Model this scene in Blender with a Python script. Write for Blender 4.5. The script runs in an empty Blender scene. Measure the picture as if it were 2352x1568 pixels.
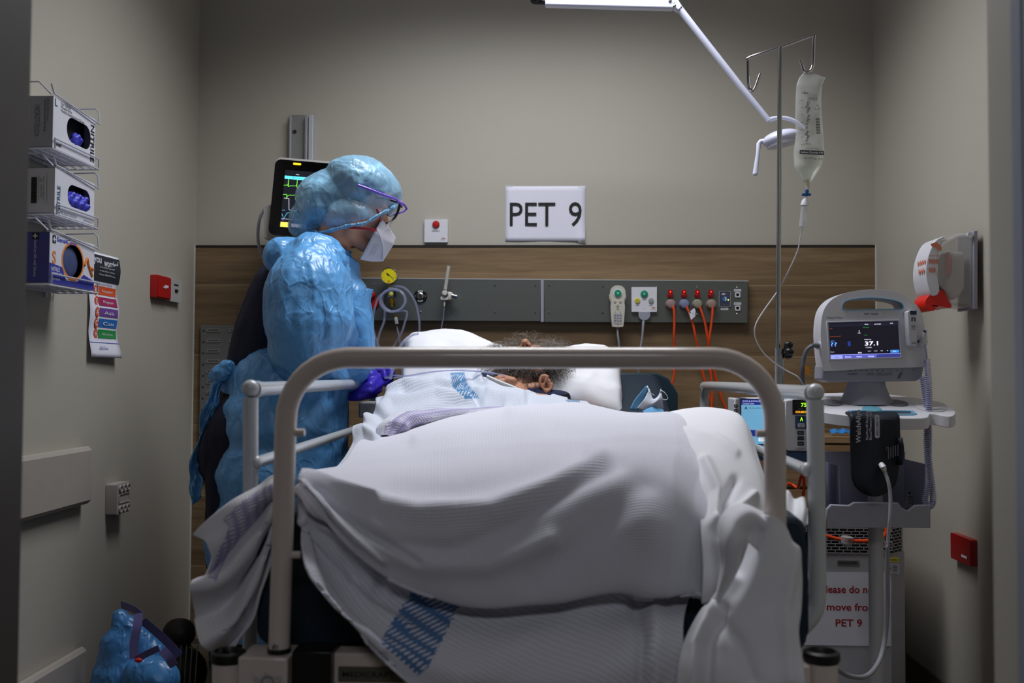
import bpy, bmesh, math, random
import numpy as np
from mathutils import Vector, Matrix, noise
from mathutils.geometry import tessellate_polygon
random.seed(7)
SC = bpy.context.scene
COL = SC.collection
# ------------------------------------------------------------------ camera
FPX = 35.0/36.0*2352
HX, HY = 1262.0, 861.0            # where lines running straight back meet
ax = Vector((HX-1176, HY-784, FPX)).normalized()          # world +Y in camera axes (right, down, forward)
s_ = 0.0045
up_c = Vector((s_, -1.0, 0.0)); up_c.z = -(up_c.x*ax.x+up_c.y*ax.y)/ax.z; up_c.normalize()
xc = ax.cross(-up_c).normalized()                          # world +X in camera axes
if xc.x < 0: xc = -xc
CAMZ = 1.0
def ray(px, py):
    d = Vector((px-1176, py-784, FPX))
    return Vector((d.dot(xc), d.dot(ax), d.dot(up_c)))
def P(px, py, Y):
    r = ray(px, py); k = Y/r.y
    return Vector((r.x*k, Y, CAMZ+r.z*k))
def PX(px, py, X):                                         # point on the plane x = X
    r = ray(px, py); k = X/r.x
    return Vector((X, r.y*k, CAMZ+r.z*k))
def mpp(Y): return Y/FPX                                   # metres per photo pixel at depth Y
cam_d = bpy.data.cameras.new('camera'); cam = bpy.data.objects.new('camera', cam_d); COL.objects.link(cam)
cam_d.lens = 35; cam_d.sensor_width = 36; cam_d.clip_start = 0.02
right_w = Vector((xc.x, ax.x, up_c.x)); down_w = Vector((xc.y, ax.y, up_c.y)); fwd_w = Vector((xc.z, ax.z, up_c.z))
m = Matrix((right_w, -down_w, -fwd_w)).transposed().to_4x4(); m.translation = Vector((0, 0, CAMZ))
cam.matrix_world = m
cam_d.dof.use_dof = True; cam_d.dof.focus_distance = 2.95; cam_d.dof.aperture_fstop = 3.2
SC.camera = cam
# ------------------------------------------------------------------ world, lights, exposure
W = bpy.data.worlds.new('world'); SC.world = W; W.use_nodes = True
W.node_tree.nodes['Background'].inputs[0].default_value = (0.62, 0.70, 0.85, 1)
W.node_tree.nodes['Background'].inputs[1].default_value = 0.10
def area(name, loc, size, power, col, rot=(0,0,0), spread=180):
    l = bpy.data.lights.new(name, 'AREA'); l.shape = 'RECTANGLE'; l.size, l.size_y = size
    l.energy = power; l.color = col; l.spread = math.radians(spread)
    o = bpy.data.objects.new(name, l); COL.objects.link(o); o.location = loc; o.rotation_euler = rot
    return o
area('ceiling_light_lamp', (-0.05, 2.72, 2.665), (1.15, 0.55), 21, (0.94, 0.96, 1.0), spread=140)
area('corridor_light_lamp', (0.0, -1.2, 2.60), (1.2, 0.6), 17.5, (0.92, 0.94, 1.0), spread=160)
SC.view_settings.view_transform = 'Standard'; SC.view_settings.look = 'None'
SC.view_settings.gamma = 1.0; SC.view_settings.use_curve_mapping = False
SC.view_settings.exposure = 0.22
SC.cycles.max_bounces = 10; SC.cycles.transparent_max_bounces = 16
# ------------------------------------------------------------------ materials
def lin(c):
    out = []
    for v in c[:3]:
        v /= 255.0
        out.append(v/12.92 if v <= 0.04045 else ((v+0.055)/1.055)**2.4)
    return tuple(out)+(1.0,)
MATS = {}
def mat(name, col=(128,128,128), rough=0.5, metal=0.0, var=0.06, vscale=25, bump=0.0, bscale=200, emit=0.0, ecol=None,
        trans=0.0, alpha=1.0, ior=1.45, sheen=0.0, sss=0.0, coat=0.0, both=False):
    if name in MATS: return MATS[name]
    M = bpy.data.materials.new(name); M.use_nodes = True; nt = M.node_tree; b = nt.nodes['Principled BSDF']
    tc = nt.nodes.new('ShaderNodeTexCoord'); nz = nt.nodes.new('ShaderNodeTexNoise')
    nz.inputs['Scale'].default_value = vscale; nz.inputs['Detail'].default_value = 4
    nt.links.new(tc.outputs['Object'], nz.inputs['Vector'])
    mx = nt.nodes.new('ShaderNodeMix'); mx.data_type = 'RGBA'
    c = lin(col); a = tuple(min(1, x*(1-var)) for x in c[:3])+(1,); d = tuple(min(1, x*(1+var)) for x in c[:3])+(1,)
    mx.inputs['A'].default_value = a; mx.inputs['B'].default_value = d
    nt.links.new(nz.outputs['Fac'], mx.inputs['Factor']); nt.links.new(mx.outputs['Result'], b.inputs['Base Color'])
    b.inputs['Roughness'].default_value = rough; b.inputs['Metallic'].default_value = metal
    b.inputs['IOR'].default_value = ior
    if trans: b.inputs['Transmission Weight'].default_value = trans
    if alpha < 1: b.inputs['Alpha'].default_value = alpha
    if sheen: b.inputs['Sheen Weight'].default_value = sheen; b.inputs['Sheen Roughness'].default_value = 0.5
    if sss: b.inputs['Subsurface Weight'].default_value = sss; b.inputs['Subsurface Radius'].default_value = (0.02, 0.008, 0.004)
    if coat: b.inputs['Coat Weight'].default_value = coat; b.inputs['Coat Roughness'].default_value = 0.08
    if emit:
        b.inputs['Emission Color'].default_value = lin(ecol or col); b.inputs['Emission Strength'].default_value = emit
    if bump:
        n2 = nt.nodes.new('ShaderNodeTexNoise'); n2.inputs['Scale'].default_value = bscale; n2.inputs['Detail'].default_value = 3
        nt.links.new(tc.outputs['Object'], n2.inputs['Vector'])
        bp = nt.nodes.new('ShaderNodeBump'); bp.inputs['Strength'].default_value = bump; bp.inputs['Distance'].default_value = 0.002
        nt.links.new(n2.outputs['Fac'], bp.inputs['Height']); nt.links.new(bp.outputs['Normal'], b.inputs['Normal'])
    MATS[name] = M; return M
def wood_mat(name, ca, cb, cc, plank=0.155):
    M = bpy.data.materials.new(name); M.use_nodes = True; nt = M.node_tree; b = nt.nodes['Principled BSDF']; N = nt.nodes.new; L = nt.links.new
    tc = N('ShaderNodeTexCoord'); sp = N('ShaderNodeSeparateXYZ'); L(tc.outputs['Object'], sp.inputs[0])
    dv = N('ShaderNodeMath'); dv.operation = 'DIVIDE'; dv.inputs[1].default_value = plank; L(sp.outputs['Z'], dv.inputs[0])
    fl = N('ShaderNodeMath'); fl.operation = 'FLOOR'; L(dv.outputs[0], fl.inputs[0])
    wn = N('ShaderNodeTexWhiteNoise'); wn.noise_dimensions = '1D'; L(fl.outputs[0], wn.inputs['W'])
    off = N('ShaderNodeMath'); off.operation = 'MULTIPLY'; off.inputs[1].default_value = 9.0; L(wn.outputs['Value'], off.inputs[0])
    ad = N('ShaderNodeMath'); ad.operation = 'ADD'; L(sp.outputs['X'], ad.inputs[0]); L(off.outputs[0], ad.inputs[1])
    cb_ = N('ShaderNodeCombineXYZ'); L(ad.outputs[0], cb_.inputs['X']); L(sp.outputs['Y'], cb_.inputs['Y']); L(sp.outputs['Z'], cb_.inputs['Z'])
    mp = N('ShaderNodeMapping'); mp.inputs['Scale'].default_value = (0.9, 1, 16); L(cb_.outputs[0], mp.inputs[0])
    nz = N('ShaderNodeTexNoise'); nz.inputs['Scale'].default_value = 1.6; nz.inputs['Detail'].default_value = 8; nz.inputs['Roughness'].default_value = .62
    nz.inputs['Distortion'].default_value = .35; L(mp.outputs[0], nz.inputs['Vector'])
    mp2 = N('ShaderNodeMapping'); mp2.inputs['Scale'].default_value = (5, 1, 220); L(cb_.outputs[0], mp2.inputs[0])
    n2 = N('ShaderNodeTexNoise'); n2.inputs['Scale'].default_value = 1.5; n2.inputs['Detail'].default_value = 4; L(mp2.outputs[0], n2.inputs['Vector'])
    cr = N('ShaderNodeValToRGB'); cr.color_ramp.elements[0].position = .34; cr.color_ramp.elements[1].position = .68
    cr.color_ramp.elements[0].color = lin(ca); cr.color_ramp.elements[1].color = lin(cc)
    e = cr.color_ramp.elements.new(.5); e.color = lin(cb); L(nz.outputs['Fac'], cr.inputs[0])
    mx = N('ShaderNodeMix'); mx.data_type = 'RGBA'; mx.blend_type = 'MULTIPLY'; mx.inputs['Factor'].default_value = .55
    g = N('ShaderNodeValToRGB'); g.color_ramp.elements[0].position = .35; g.color_ramp.elements[0].color = (.55,.55,.55,1); g.color_ramp.elements[1].position = .65
    L(n2.outputs['Fac'], g.inputs[0]); L(cr.outputs[0], mx.inputs['A']); L(g.outputs[0], mx.inputs['B'])
    fr = N('ShaderNodeMath'); fr.operation = 'FRACT'; L(dv.outputs[0], fr.inputs[0])
    lt = N('ShaderNodeMath'); lt.operation = 'LESS_THAN'; lt.inputs[1].default_value = .015; L(fr.outputs[0], lt.inputs[0])
    vv = N('ShaderNodeMapRange'); vv.inputs['To Min'].default_value = .85; vv.inputs['To Max'].default_value = 1.1; L(wn.outputs['Value'], vv.inputs[0])
    ml = N('ShaderNodeMix'); ml.data_type = 'RGBA'; ml.blend_type = 'MULTIPLY'; ml.inputs['Factor'].default_value = 1
    L(mx.outputs['Result'], ml.inputs['A']); L(vv.outputs[0], ml.inputs['B'])
    m2 = N('ShaderNodeMix'); m2.data_type = 'RGBA'; L(lt.outputs[0], m2.inputs['Factor']); L(ml.outputs['Result'], m2.inputs['A']); m2.inputs['B'].default_value = lin((150,128,100))
    L(m2.outputs['Result'], b.inputs['Base Color']); b.inputs['Roughness'].default_value = .45
    bp = N('ShaderNodeBump'); bp.inputs['Strength'].default_value = .15; bp.inputs['Distance'].default_value = .001
    L(n2.outputs['Fac'], bp.inputs['Height']); L(bp.outputs[0], b.inputs['Normal'])
    MATS[name] = M; return M
def plastic_film_mat(name, col, col2, rough=.32, scale=14, strength=.7, alpha=1.0, trans_w=0.0):
    """creased thin plastic: sharp cell-edge creases and long folds in the bump"""
    M = bpy.data.materials.new(name); M.use_nodes = True; nt = M.node_tree; b = nt.nodes['Principled BSDF']; N = nt.nodes.new; L = nt.links.new
    tc = N('ShaderNodeTexCoord'); nz = N('ShaderNodeTexNoise'); nz.inputs['Scale'].default_value = 5; nz.inputs['Detail'].default_value = 5
    L(tc.outputs['Object'], nz.inputs['Vector'])
    wp = N('ShaderNodeMix'); wp.data_type = 'VECTOR'; wp.inputs['Factor'].default_value = .12
    L(tc.outputs['Object'], wp.inputs['A']); L(nz.outputs['Color'], wp.inputs['B'])
    mp = N('ShaderNodeMapping'); mp.inputs['Scale'].default_value = (1.1, 1, .6); L(wp.outputs['Result'], mp.inputs[0])
    hs = []
    for k, (sc, w) in enumerate(((scale, .5), (scale*2.2, .3))):
        v = N('ShaderNodeTexVoronoi'); v.feature = 'DISTANCE_TO_EDGE'; v.inputs['Scale'].default_value = sc; L(mp.outputs[0], v.inputs['Vector'])
        r = N('ShaderNodeMapRange'); r.inputs['From Max'].default_value = .10; r.inputs['To Min'].default_value = 1; r.inputs['To Max'].default_value = 0
        r.interpolation_type = 'SMOOTHSTEP'; L(v.outputs['Distance'], r.inputs[0])
        q = N('ShaderNodeMath'); q.operation = 'MULTIPLY'; q.inputs[1].default_value = w; L(r.outputs[0], q.inputs[0]); hs.append(q)
    nn = N('ShaderNodeTexNoise'); nn.inputs['Scale'].default_value = scale*.7; nn.inputs['Detail'].default_value = 6; nn.inputs['Distortion'].default_value = 1.2
    L(tc.outputs['Object'], nn.inputs['Vector'])
    a1 = N('ShaderNodeMath'); a1.operation = 'ADD'; L(hs[0].outputs[0], a1.inputs[0]); L(hs[1].outputs[0], a1.inputs[1])
    acc = a1.outputs[0]
    for (sc, w, ds) in ((scale*.45, 3.0, .5), (scale*1.1, 1.6, .9), (scale*2.6, .7, .6)):
        n3 = N('ShaderNodeTexNoise'); n3.inputs['Scale'].default_value = sc; n3.inputs['Detail'].default_value = 1; n3.inputs['Distortion'].default_value = ds; L(mp.outputs[0], n3.inputs['Vector'])
        s1 = N('ShaderNodeMath'); s1.operation = 'SUBTRACT'; s1.inputs[1].default_value = .5; L(n3.outputs['Fac'], s1.inputs[0])
        s2 = N('ShaderNodeMath'); s2.operation = 'ABSOLUTE'; L(s1.outputs[0], s2.inputs[0])
        s3 = N('ShaderNodeMath'); s3.operation = 'MULTIPLY_ADD'; s3.inputs[1].default_value = -w*2; L(s2.outputs[0], s3.inputs[0]); L(acc, s3.inputs[2]); acc = s3.outputs[0]
    a2 = N('ShaderNodeMath'); a2.operation = 'ADD'; a2.inputs[1].default_value = 0; L(acc, a2.inputs[0])
    bp = N('ShaderNodeBump'); bp.inputs['Strength'].default_value = strength; bp.inputs['Distance'].default_value = .006
    L(a2.outputs[0], bp.inputs['Height']); L(bp.outputs[0], b.inputs['Normal'])
    mx = N('ShaderNodeMix'); mx.data_type = 'RGBA'; mx.inputs['A'].default_value = lin(col); mx.inputs['B'].default_value = lin(col2)
    L(nz.outputs['Fac'], mx.inputs['Factor']); L(mx.outputs['Result'], b.inputs['Base Color'])
    b.inputs['Roughness'].default_value = rough; b.inputs['Specular IOR Level'].default_value = .6
    if alpha < 1:
        ml = N('ShaderNodeMath'); ml.operation = 'MULTIPLY_ADD'; ml.inputs[1].default_value = .45; ml.inputs[2].default_value = alpha; ml.use_clamp = True
        L(a1.outputs[0], ml.inputs[0]); L(ml.outputs[0], b.inputs['Alpha'])
    if trans_w:
        tr = N('ShaderNodeBsdfTranslucent'); L(mx.outputs['Result'], tr.inputs[0]); ms = N('ShaderNodeMixShader'); ms.inputs[0].default_value = trans_w
        out = nt.nodes['Material Output']; L(b.outputs[0], ms.inputs[1]); L(tr.outputs[0], ms.inputs[2]); L(ms.outputs[0], out.inputs[0])
    MATS[name] = M; return M
def knit_mat(name, base, rowsp=.0082, colsp=.0056, band=None, bandcol=(60,110,165), strength=.65, dark=.83, bandattr='band'):
    """cellular cotton knit laid out in the cloth's own UV (metres): ridged rows, small cells; a woven coloured band from an attribute"""
    M = bpy.data.materials.new(name); M.use_nodes = True; nt = M.node_tree; b = nt.nodes['Principled BSDF']; N = nt.nodes.new; L = nt.links.new
    uv = N('ShaderNodeUVMap'); uv.uv_map = 'UVMap'; sp = N('ShaderNodeSeparateXYZ'); L(uv.outputs[0], sp.inputs[0])
    def wv(sock, period, sharp=False, phase=0.0):
        a = N('ShaderNodeMath'); a.operation = 'MULTIPLY_ADD'; a.inputs[1].default_value = 2*math.pi/period; a.inputs[2].default_value = phase; L(sock, a.inputs[0])
        s = N('ShaderNodeMath'); s.operation = 'SINE'; L(a.outputs[0], s.inputs[0])
        h = N('ShaderNodeMath'); h.operation = 'MULTIPLY_ADD'; h.inputs[1].default_value = .5; h.inputs[2].default_value = .5; L(s.outputs[0], h.inputs[0]); return h.outputs[0]
    def mth(op, a, bb, c=None):
        q = N('ShaderNodeMath'); q.operation = op
        for k, x in enumerate((a, bb, c)):
            if x is None: continue
            if isinstance(x, (int, float)): q.inputs[k].default_value = x
            else: L(x, q.inputs[k])
        return q.outputs[0]
    rows = wv(sp.outputs['Y'], rowsp); cols = wv(sp.outputs['X'], colsp)
    rows2 = wv(sp.outputs['Y'], rowsp*.5)
    cell = mth('MULTIPLY', cols, rows2)
    h = mth('MULTIPLY_ADD', rows, .6, mth('MULTIPLY', cell, .6))
    nz = N('ShaderNodeTexNoise'); nz.inputs['Scale'].default_value = 900; nz.inputs['Detail'].default_value = 2; L(uv.outputs[0], nz.inputs['Vector'])
    h2 = mth('MULTIPLY_ADD', nz.outputs['Fac'], .35, h)
    bp = N('ShaderNodeBump'); bp.inputs['Strength'].default_value = strength; bp.inputs['Distance'].default_value = .0016; L(h2, bp.inputs['Height']); L(bp.outputs[0], b.inputs['Normal'])
    mx = N('ShaderNodeMix'); mx.data_type = 'RGBA'; c = lin(base); mx.inputs['B'].default_value = c; mx.inputs['A'].default_value = tuple(x*dark for x in c[:3])+(1,)  # colour darkened in the knit's hollows, shade put into the cloth
    L(mth('MULTIPLY_ADD', rows, .65, mth('MULTIPLY', cell, .5)), mx.inputs['Factor']); mx.clamp_factor = True
    res = mx.outputs['Result']
    at = N('ShaderNodeAttribute'); at.attribute_name = bandattr
    # woven dashes: slanted little blocks
    sl = mth('ADD', mth('MULTIPLY', sp.outputs['X'], 1.0), mth('MULTIPLY', sp.outputs['Y'], .35))
    d1 = wv(sl, .0080); d2 = wv(mth('SUBTRACT', sp.outputs['Y'], mth('MULTIPLY', sp.outputs['X'], .12)), .030)
    dd = mth('GREATER_THAN', mth('ADD', mth('MULTIPLY', d1, .6), mth('MULTIPLY', d2, .4)), .34)
    am = mth('MULTIPLY', mth('GREATER_THAN', at.outputs['Fac'], .5), dd)
    m2 = N('ShaderNodeMix'); m2.data_type = 'RGBA'; L(mth('MULTIPLY', am, .92), m2.inputs['Factor']); L(res, m2.inputs['A']); m2.inputs['B'].default_value = lin(bandcol)
    a2 = N('ShaderNodeAttribute'); a2.attribute_name = bandattr+'_mauve'
    am2 = mth('MULTIPLY', mth('GREATER_THAN', a2.outputs['Fac'], .5), dd)
    m3 = N('ShaderNodeMix'); m3.data_type = 'RGBA'; L(mth('MULTIPLY', am2, .8), m3.inputs['Factor']); L(m2.outputs['Result'], m3.inputs['A']); m3.inputs['B'].default_value = lin((150,142,190))
    L(m3.outputs['Result'], b.inputs['Base Color']); b.inputs['Roughness'].default_value = .95; b.inputs['Sheen Weight'].default_value = .25
    b.inputs['Specular IOR Level'].default_value = .15
    MATS[name] = M; return M
# ------------------------------------------------------------------ mesh builder
def frame(o, ux, uy, uz):
    M = Matrix((Vector(ux), Vector(uy), Vector(uz))).transposed().to_4x4(); M.translation = Vector(o); return M
def FW(o): return frame(o, (1,0,0), (0,0,1), (0,-1,0))      # faces the room from the back wall
def FL(o): return frame(o, (0,1,0), (0,0,1), (1,0,0))       # faces the room from the left wall
def FR(o): return frame(o, (0,-1,0), (0,0,1), (-1,0,0))     # faces the room from the right wall
def catmull(pts, k=6, closed=False):
    pts = [np.array(p, float) for p in pts]; n = len(pts); out = []
    rng = range(n) if closed else range(n-1)
    for i in rng:
        p0 = pts[(i-1) % n] if closed or i > 0 else 2*pts[0]-pts[1]
        p1 = pts[i]; p2 = pts[(i+1) % n]
        p3 = pts[(i+2) % n] if closed or i+2 < n else 2*pts[-1]-pts[-2]
        for j in range(k):
            t = j/k
            out.append(.5*((2*p1)+(-p0+p2)*t+(2*p0-5*p1+4*p2-p3)*t*t+(-p0+3*p1-3*p2+p3)*t**3))
    if not closed: out.append(pts[-1])
    return out
def rrect(w, h, r, n=5, cx=0, cy=0):
    o = []
    for sx, sy, a0 in ((1,1,0),(-1,1,90),(-1,-1,180),(1,-1,270)):
        for i in range(n+1):
            a = math.radians(a0+90*i/n); o.append((cx+sx*(w/2-r)+r*math.cos(a), cy+sy*(h/2-r)+r*math.sin(a)))
    return o
def circ(r, n=28, cx=0, cy=0, ry=None): return [(cx+r*math.cos(2*math.pi*i/n), cy+(ry or r)*math.sin(2*math.pi*i/n)) for i in range(n)]
_tcache = {}
def text_mesh(s, bold=False):
    key = (s, bold)
    if key in _tcache: return _tcache[key]
    cu = bpy.data.curves.new('t', 'FONT'); cu.body = s; cu.size = 1; cu.resolution_u = 3
    if bold: cu.offset = .018
    ob = bpy.data.objects.new('t', cu); COL.objects.link(ob)
    bpy.context.view_layer.update()
    me = bpy.data.meshes.new_from_object(ob.evaluated_get(bpy.context.evaluated_depsgraph_get()))
    v = np.array([x.co[:2] for x in me.vertices]) if len(me.vertices) else np.zeros((0,2)); f = [tuple(p.vertices) for p in me.polygons]
    bpy.data.objects.remove(ob); bpy.data.curves.remove(cu); bpy.data.meshes.remove(me)
    if len(v):
        lo = v.min(0); hi = v.max(0); v = v-(lo+hi)/2; wh = hi-lo
    else: wh = np.array((1,1))
    _tcache[key] = (v, f, wh); return _tcache[key]
class MB:
    def __init__(s, M=None): s.v = []; s.f = []; s.mi = []; s.M = M; s.uv = None; s.attrs = {}
    def add(s, vs, fs, mi=0):
        b = len(s.v)
        for p in vs:
            p = Vector(p); s.v.append(s.M @ p if s.M else p)
        for f in fs: s.f.append(tuple(b+i for i in f)); s.mi.append(mi)
    def box(s, c, sz, mi=0, R=None):
        c = Vector(c); vs = []
        for x in (-.5,.5):
            for y in (-.5,.5):
                for z in (-.5,.5):
                    d = Vector((x*sz[0], y*sz[1], z*sz[2])); vs.append(c+(R @ d if R else d))
        s.add(vs, [(0,1,3,2),(4,6,7,5),(0,4,5,1),(2,3,7,6),(0,2,6,4),(1,5,7,3)], mi); return s
    def bb(s, lo, hi, mi=0):
        lo = Vector(lo); hi = Vector(hi); return s.box((lo+hi)/2, [abs(a) for a in (hi-lo)], mi)
    def cyl(s, p0, p1, r0, r1=None, n=20, mi=0): return s.tube([p0, p1], [r0, r0 if r1 is None else r1], n, mi)
    def tube(s, pts, r, n=10, mi=0, sm=0, closed=False, flat=None):
        if sm: 
            rr = r if not isinstance(r, (list, tuple)) else None
            if rr is None:
                q = catmull([tuple(p)+(x,) for p, x in zip(pts, r)], sm, closed); pts = [a[:3] for a in q]; r = [max(1e-5, a[3]) for a in q]
            else: pts = catmull([tuple(p) for p in pts], sm, closed)
        pts = [Vector(p) for p in pts]; m_ = len(pts)
        if not isinstance(r, (list, tuple)): r = [r]*m_
        T = []
        for i in range(m_):
            a = pts[(i-1) % m_] if (closed or i > 0) else pts[i]; c = pts[(i+1) % m_] if (closed or i < m_-1) else pts[i]
            t = (c-a); T.append(t.normalized() if t.length > 1e-9 else Vector((0,0,1)))
        u = T[0].orthogonal().normalized()
        if flat: 
            u = (Vector(flat)-T[0]*Vector(flat).dot(T[0])).normalized()
        vs = []
        for i in range(m_):
            u = (u-T[i]*u.dot(T[i])); u = u.normalized() if u.length > 1e-6 else T[i].orthogonal().normalized()
            w = T[i].cross(u)
            for k in range(n):
                a = 2*math.pi*k/n; vs.append(pts[i]+(u*math.cos(a)+w*math.sin(a))*r[i])
        fs = []
        for i in range(m_ if closed else m_-1):
            j = (i+1) % m_
            for k in range(n): fs.append((i*n+k, i*n+(k+1) % n, j*n+(k+1) % n, j*n+k))
        if not closed: fs.append(tuple(range(n-1, -1, -1))); fs.append(tuple((m_-1)*n+k for k in range(n)))
        s.add(vs, fs, mi); return s
    def ribbon(s, pts, w, d, mi=0, sm=4, th=.0008):
        """flat strap along pts, half-width w along direction d"""
        pts = [Vector(p) for p in (catmull(pts, sm) if sm else pts)]; d = Vector(d).normalized(); vs = []; fs = []
        for i, p in enumerate(pts):
            t = (pts[min(i+1, len(pts)-1)]-pts[max(i-1, 0)]).normalized(); nn = t.cross(d).normalized()*th/2; dd = nn.cross(t).normalized()*w
            vs += [p-dd-nn, p+dd-nn, p+dd+nn, p-dd+nn]
        for i in range(len(pts)-1):
            for k in range(4): fs.append((4*i+k, 4*i+(k+1) % 4, 4*i+4+(k+1) % 4, 4*i+4+k))
        e = 4*(len(pts)-1); fs += [(3,2,1,0), (e, e+1, e+2, e+3)]
        s.add(vs, fs, mi); return s
    def sph(s, c, r, R=None, nu=24, nv=14, mi=0):
        if not isinstance(r, (tuple, list)): r = (r, r, r)
        c = Vector(c); vs = [c+(R @ Vector((0,0,r[2])) if R else Vector((0,0,r[2])))]; fs = []
        for i in range(1, nv):
            a = math.pi*i/nv
            for k in range(nu):
                b = 2*math.pi*k/nu; d = Vector((r[0]*math.sin(a)*math.cos(b), r[1]*math.sin(a)*math.sin(b), r[2]*math.cos(a)))
                vs.append(c+(R @ d if R else d))
        d = Vector((0,0,-r[2])); vs.append(c+(R @ d if R else d)); L = len(vs)-1
        for k in range(nu): fs.append((0, 1+k, 1+(k+1) % nu)); fs.append((L, L-nu+(k+1) % nu, L-nu+k))
        for i in range(nv-2):
            for k in range(nu):
                a = 1+i*nu; fs.append((a+k, a+nu+k, a+nu+(k+1) % nu, a+(k+1) % nu))
        s.add(vs, fs, mi); return s
    def cap(s, p0, p1, r0, r1=None, n=16):   # capsule, for fused bodies
        r1 = r0 if r1 is None else r1; s.tube([p0, p1], [r0, r1], n); s.sph(p0, r0, nu=n, nv=8); s.sph(p1, r1, nu=n, nv=8); return s
    def chain(s, pr):
        for a, b in zip(pr[:-1], pr[1:]): s.cap(a[0], b[0], a[1], b[1])
        return s
    def lathe(s, prof, o=(0,0,0), d=(0,0,1), n=24, mi=0):
        o = Vector(o); d = Vector(d).normalized(); u = d.orthogonal().normalized(); w = d.cross(u); vs = []; fs = []
        for (r, z) in prof:
            for k in range(n):
                a = 2*math.pi*k/n; vs.append(o+d*z+(u*math.cos(a)+w*math.sin(a))*max(r, 1e-5))
        for i in range(len(prof)-1):
            for k in range(n): fs.append((i*n+k, i*n+(k+1) % n, (i+1)*n+(k+1) % n, (i+1)*n+k))
        fs.append(tuple(range(n-1, -1, -1))); fs.append(tuple((len(prof)-1)*n+k for k in range(n)))
        s.add(vs, fs, mi); return s
    def prism(s, out, z0, z1, holes=(), mi=0, mapf=None):
        """outline(s) in local xy extruded z0..z1; mapf maps (x,y,z) to space"""
        loops = [list(out)]+[list(h) for h in holes]
        flat = [p for l in loops for p in l]; n = len(flat)
        tri = tessellate_polygon([[Vector((p[0], p[1], 0)) for p in l] for l in loops])
        g = mapf or (lambda x, y, z: (x, y, z))
        vs = [g(p[0], p[1], z0) for p in flat]+[g(p[0], p[1], z1) for p in flat]; fs = []
        if abs(z1-z0) < 1e-9: s.add(vs[:n], [tuple(t) for t in tri], mi); return s
        for t in tri: fs.append(tuple(t)); fs.append(tuple(n+i for i in reversed(t)))
        b = 0
        for l in loops:
            m_ = len(l)
            for i in range(m_): fs.append((b+i, b+(i+1) % m_, n+b+(i+1) % m_, n+b+i))
            b += m_
        s.add(vs, fs, mi); return s
    def pp(s, out, Y, depth, holes=(), mi=0, sm=0):
        """outline given at photo pixels on the plane y=Y, extruded back by depth"""
        if sm: out = catmull(out, sm, True); holes = [catmull(h, sm, True) for h in holes]
        w = lambda l: [(P(a, b, Y).x, P(a, b, Y).z) for a, b in l]
        return s.prism(w(out), 0, depth, [w(h) for h in holes], mi, lambda x, z, d: (x, Y+d, z))
    def text(s, t, x, y, z, h=None, w=None, mi=0, rot=0, bold=False, al='c'):
        v, f, wh = text_mesh(t, bold)
        if not len(v): return s
        sy = h/wh[1] if h else None; sx = w/wh[0] if w else None
        if sx is None: sx = sy
        if sy is None: sy = sx
        c, q = math.cos(rot), math.sin(rot); hw = wh[0]*sx/2
        dx = hw if al == 'l' else (-hw if al == 'r' else 0)
        vs = []
        for a in v:
            X = a[0]*sx+dx; Yy = a[1]*sy; vs.append((x+X*c-Yy*q, y+X*q+Yy*c, z))
        v0, f0 = len(s.v), len(s.f); s.add(vs, f, mi); s.tx = getattr(s, 'tx', [])+[(v0, len(s.v), f0, len(s.f))]; return s
    def rect(s, x, y, z, w, h, mi=0, rot=0):
        c, q = math.cos(rot), math.sin(rot)
        s.add([(x+a*w/2*c-b*h/2*q, y+a*w/2*q+b*h/2*c, z) for a, b in ((-1,-1),(1,-1),(1,1),(-1,1))], [(0,1,2,3)], mi); return s
    def grid(s, G, mi=0, uv=None):
        n, m_ = len(G), len(G[0]); s.add([p for r in G for p in r], [(i*m_+j, (i+1)*m_+j, (i+1)*m_+j+1, i*m_+j+1) for i in range(n-1) for j in range(m_-1)], mi)
        if uv is not None: s.uv = (s.uv or [])+[u for r in uv for u in r]
        return s
    def build(s, name, mats, parent=None, smooth=True, bevel=0, seg=2, remesh=0, rsmooth=0, solid=0, disp=None, subs=0, cut=None, angle=35, cut2=None, props=None):
        if not isinstance(mats, (list, tuple)): mats = [mats]
        tx = getattr(s, 'tx', [])
        if name == 'lettering' and parent and 1 < len(tx) <= 24:      # every word or line its own part
            last = None; used = set()
            for v0, v1, f0, f1 in tx:
                q = MB(); q.v = s.v[v0:v1]; q.f = [tuple(i-v0 for i in f) for f in s.f[f0:f1]]; q.mi = s.mi[f0:f1]; used |= set(range(f0, f1)); last = q.build('lettering', mats, parent, smooth=False)
            rest = [i for i in range(len(s.f)) if i not in used]
            if rest:
                ids = sorted({j for i in rest for j in s.f[i]}); mp_ = {j: k for k, j in enumerate(ids)}
                q = MB(); q.v = [s.v[j] for j in ids]; q.f = [tuple(mp_[j] for j in s.f[i]) for i in rest]; q.mi = [s.mi[i] for i in rest]; last = q.build('printed_marks', mats, parent, smooth=False)
            return last
        me = bpy.data.meshes.new(name); o = bpy.data.objects.new(name, me); COL.objects.link(o)
        base = Vector((0,0,0)); q = parent
        while q: base += q.location; q = q.parent
        vs = [tuple(v-base) for v in s.v]
        if parent is None:
            A = np.array(vs); c0 = Vector(((A[:,0].min()+A[:,0].max())/2, (A[:,1].min()+A[:,1].max())/2, A[:,2].min()))
            vs = [tuple(Vector(v)-c0) for v in vs]; o.location = c0; base = c0
        me.from_pydata(vs, [], s.f)
        for m_ in mats: me.materials.append(m_)
        me.polygons.foreach_set('material_index', s.mi)
        if s.uv:
            l = me.uv_layers.new(name='UVMap'); idx = np.zeros(len(me.loops), int); me.loops.foreach_get('vertex_index', idx)
            l.data.foreach_set('uv', np.array(s.uv, float)[idx].ravel())
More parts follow.
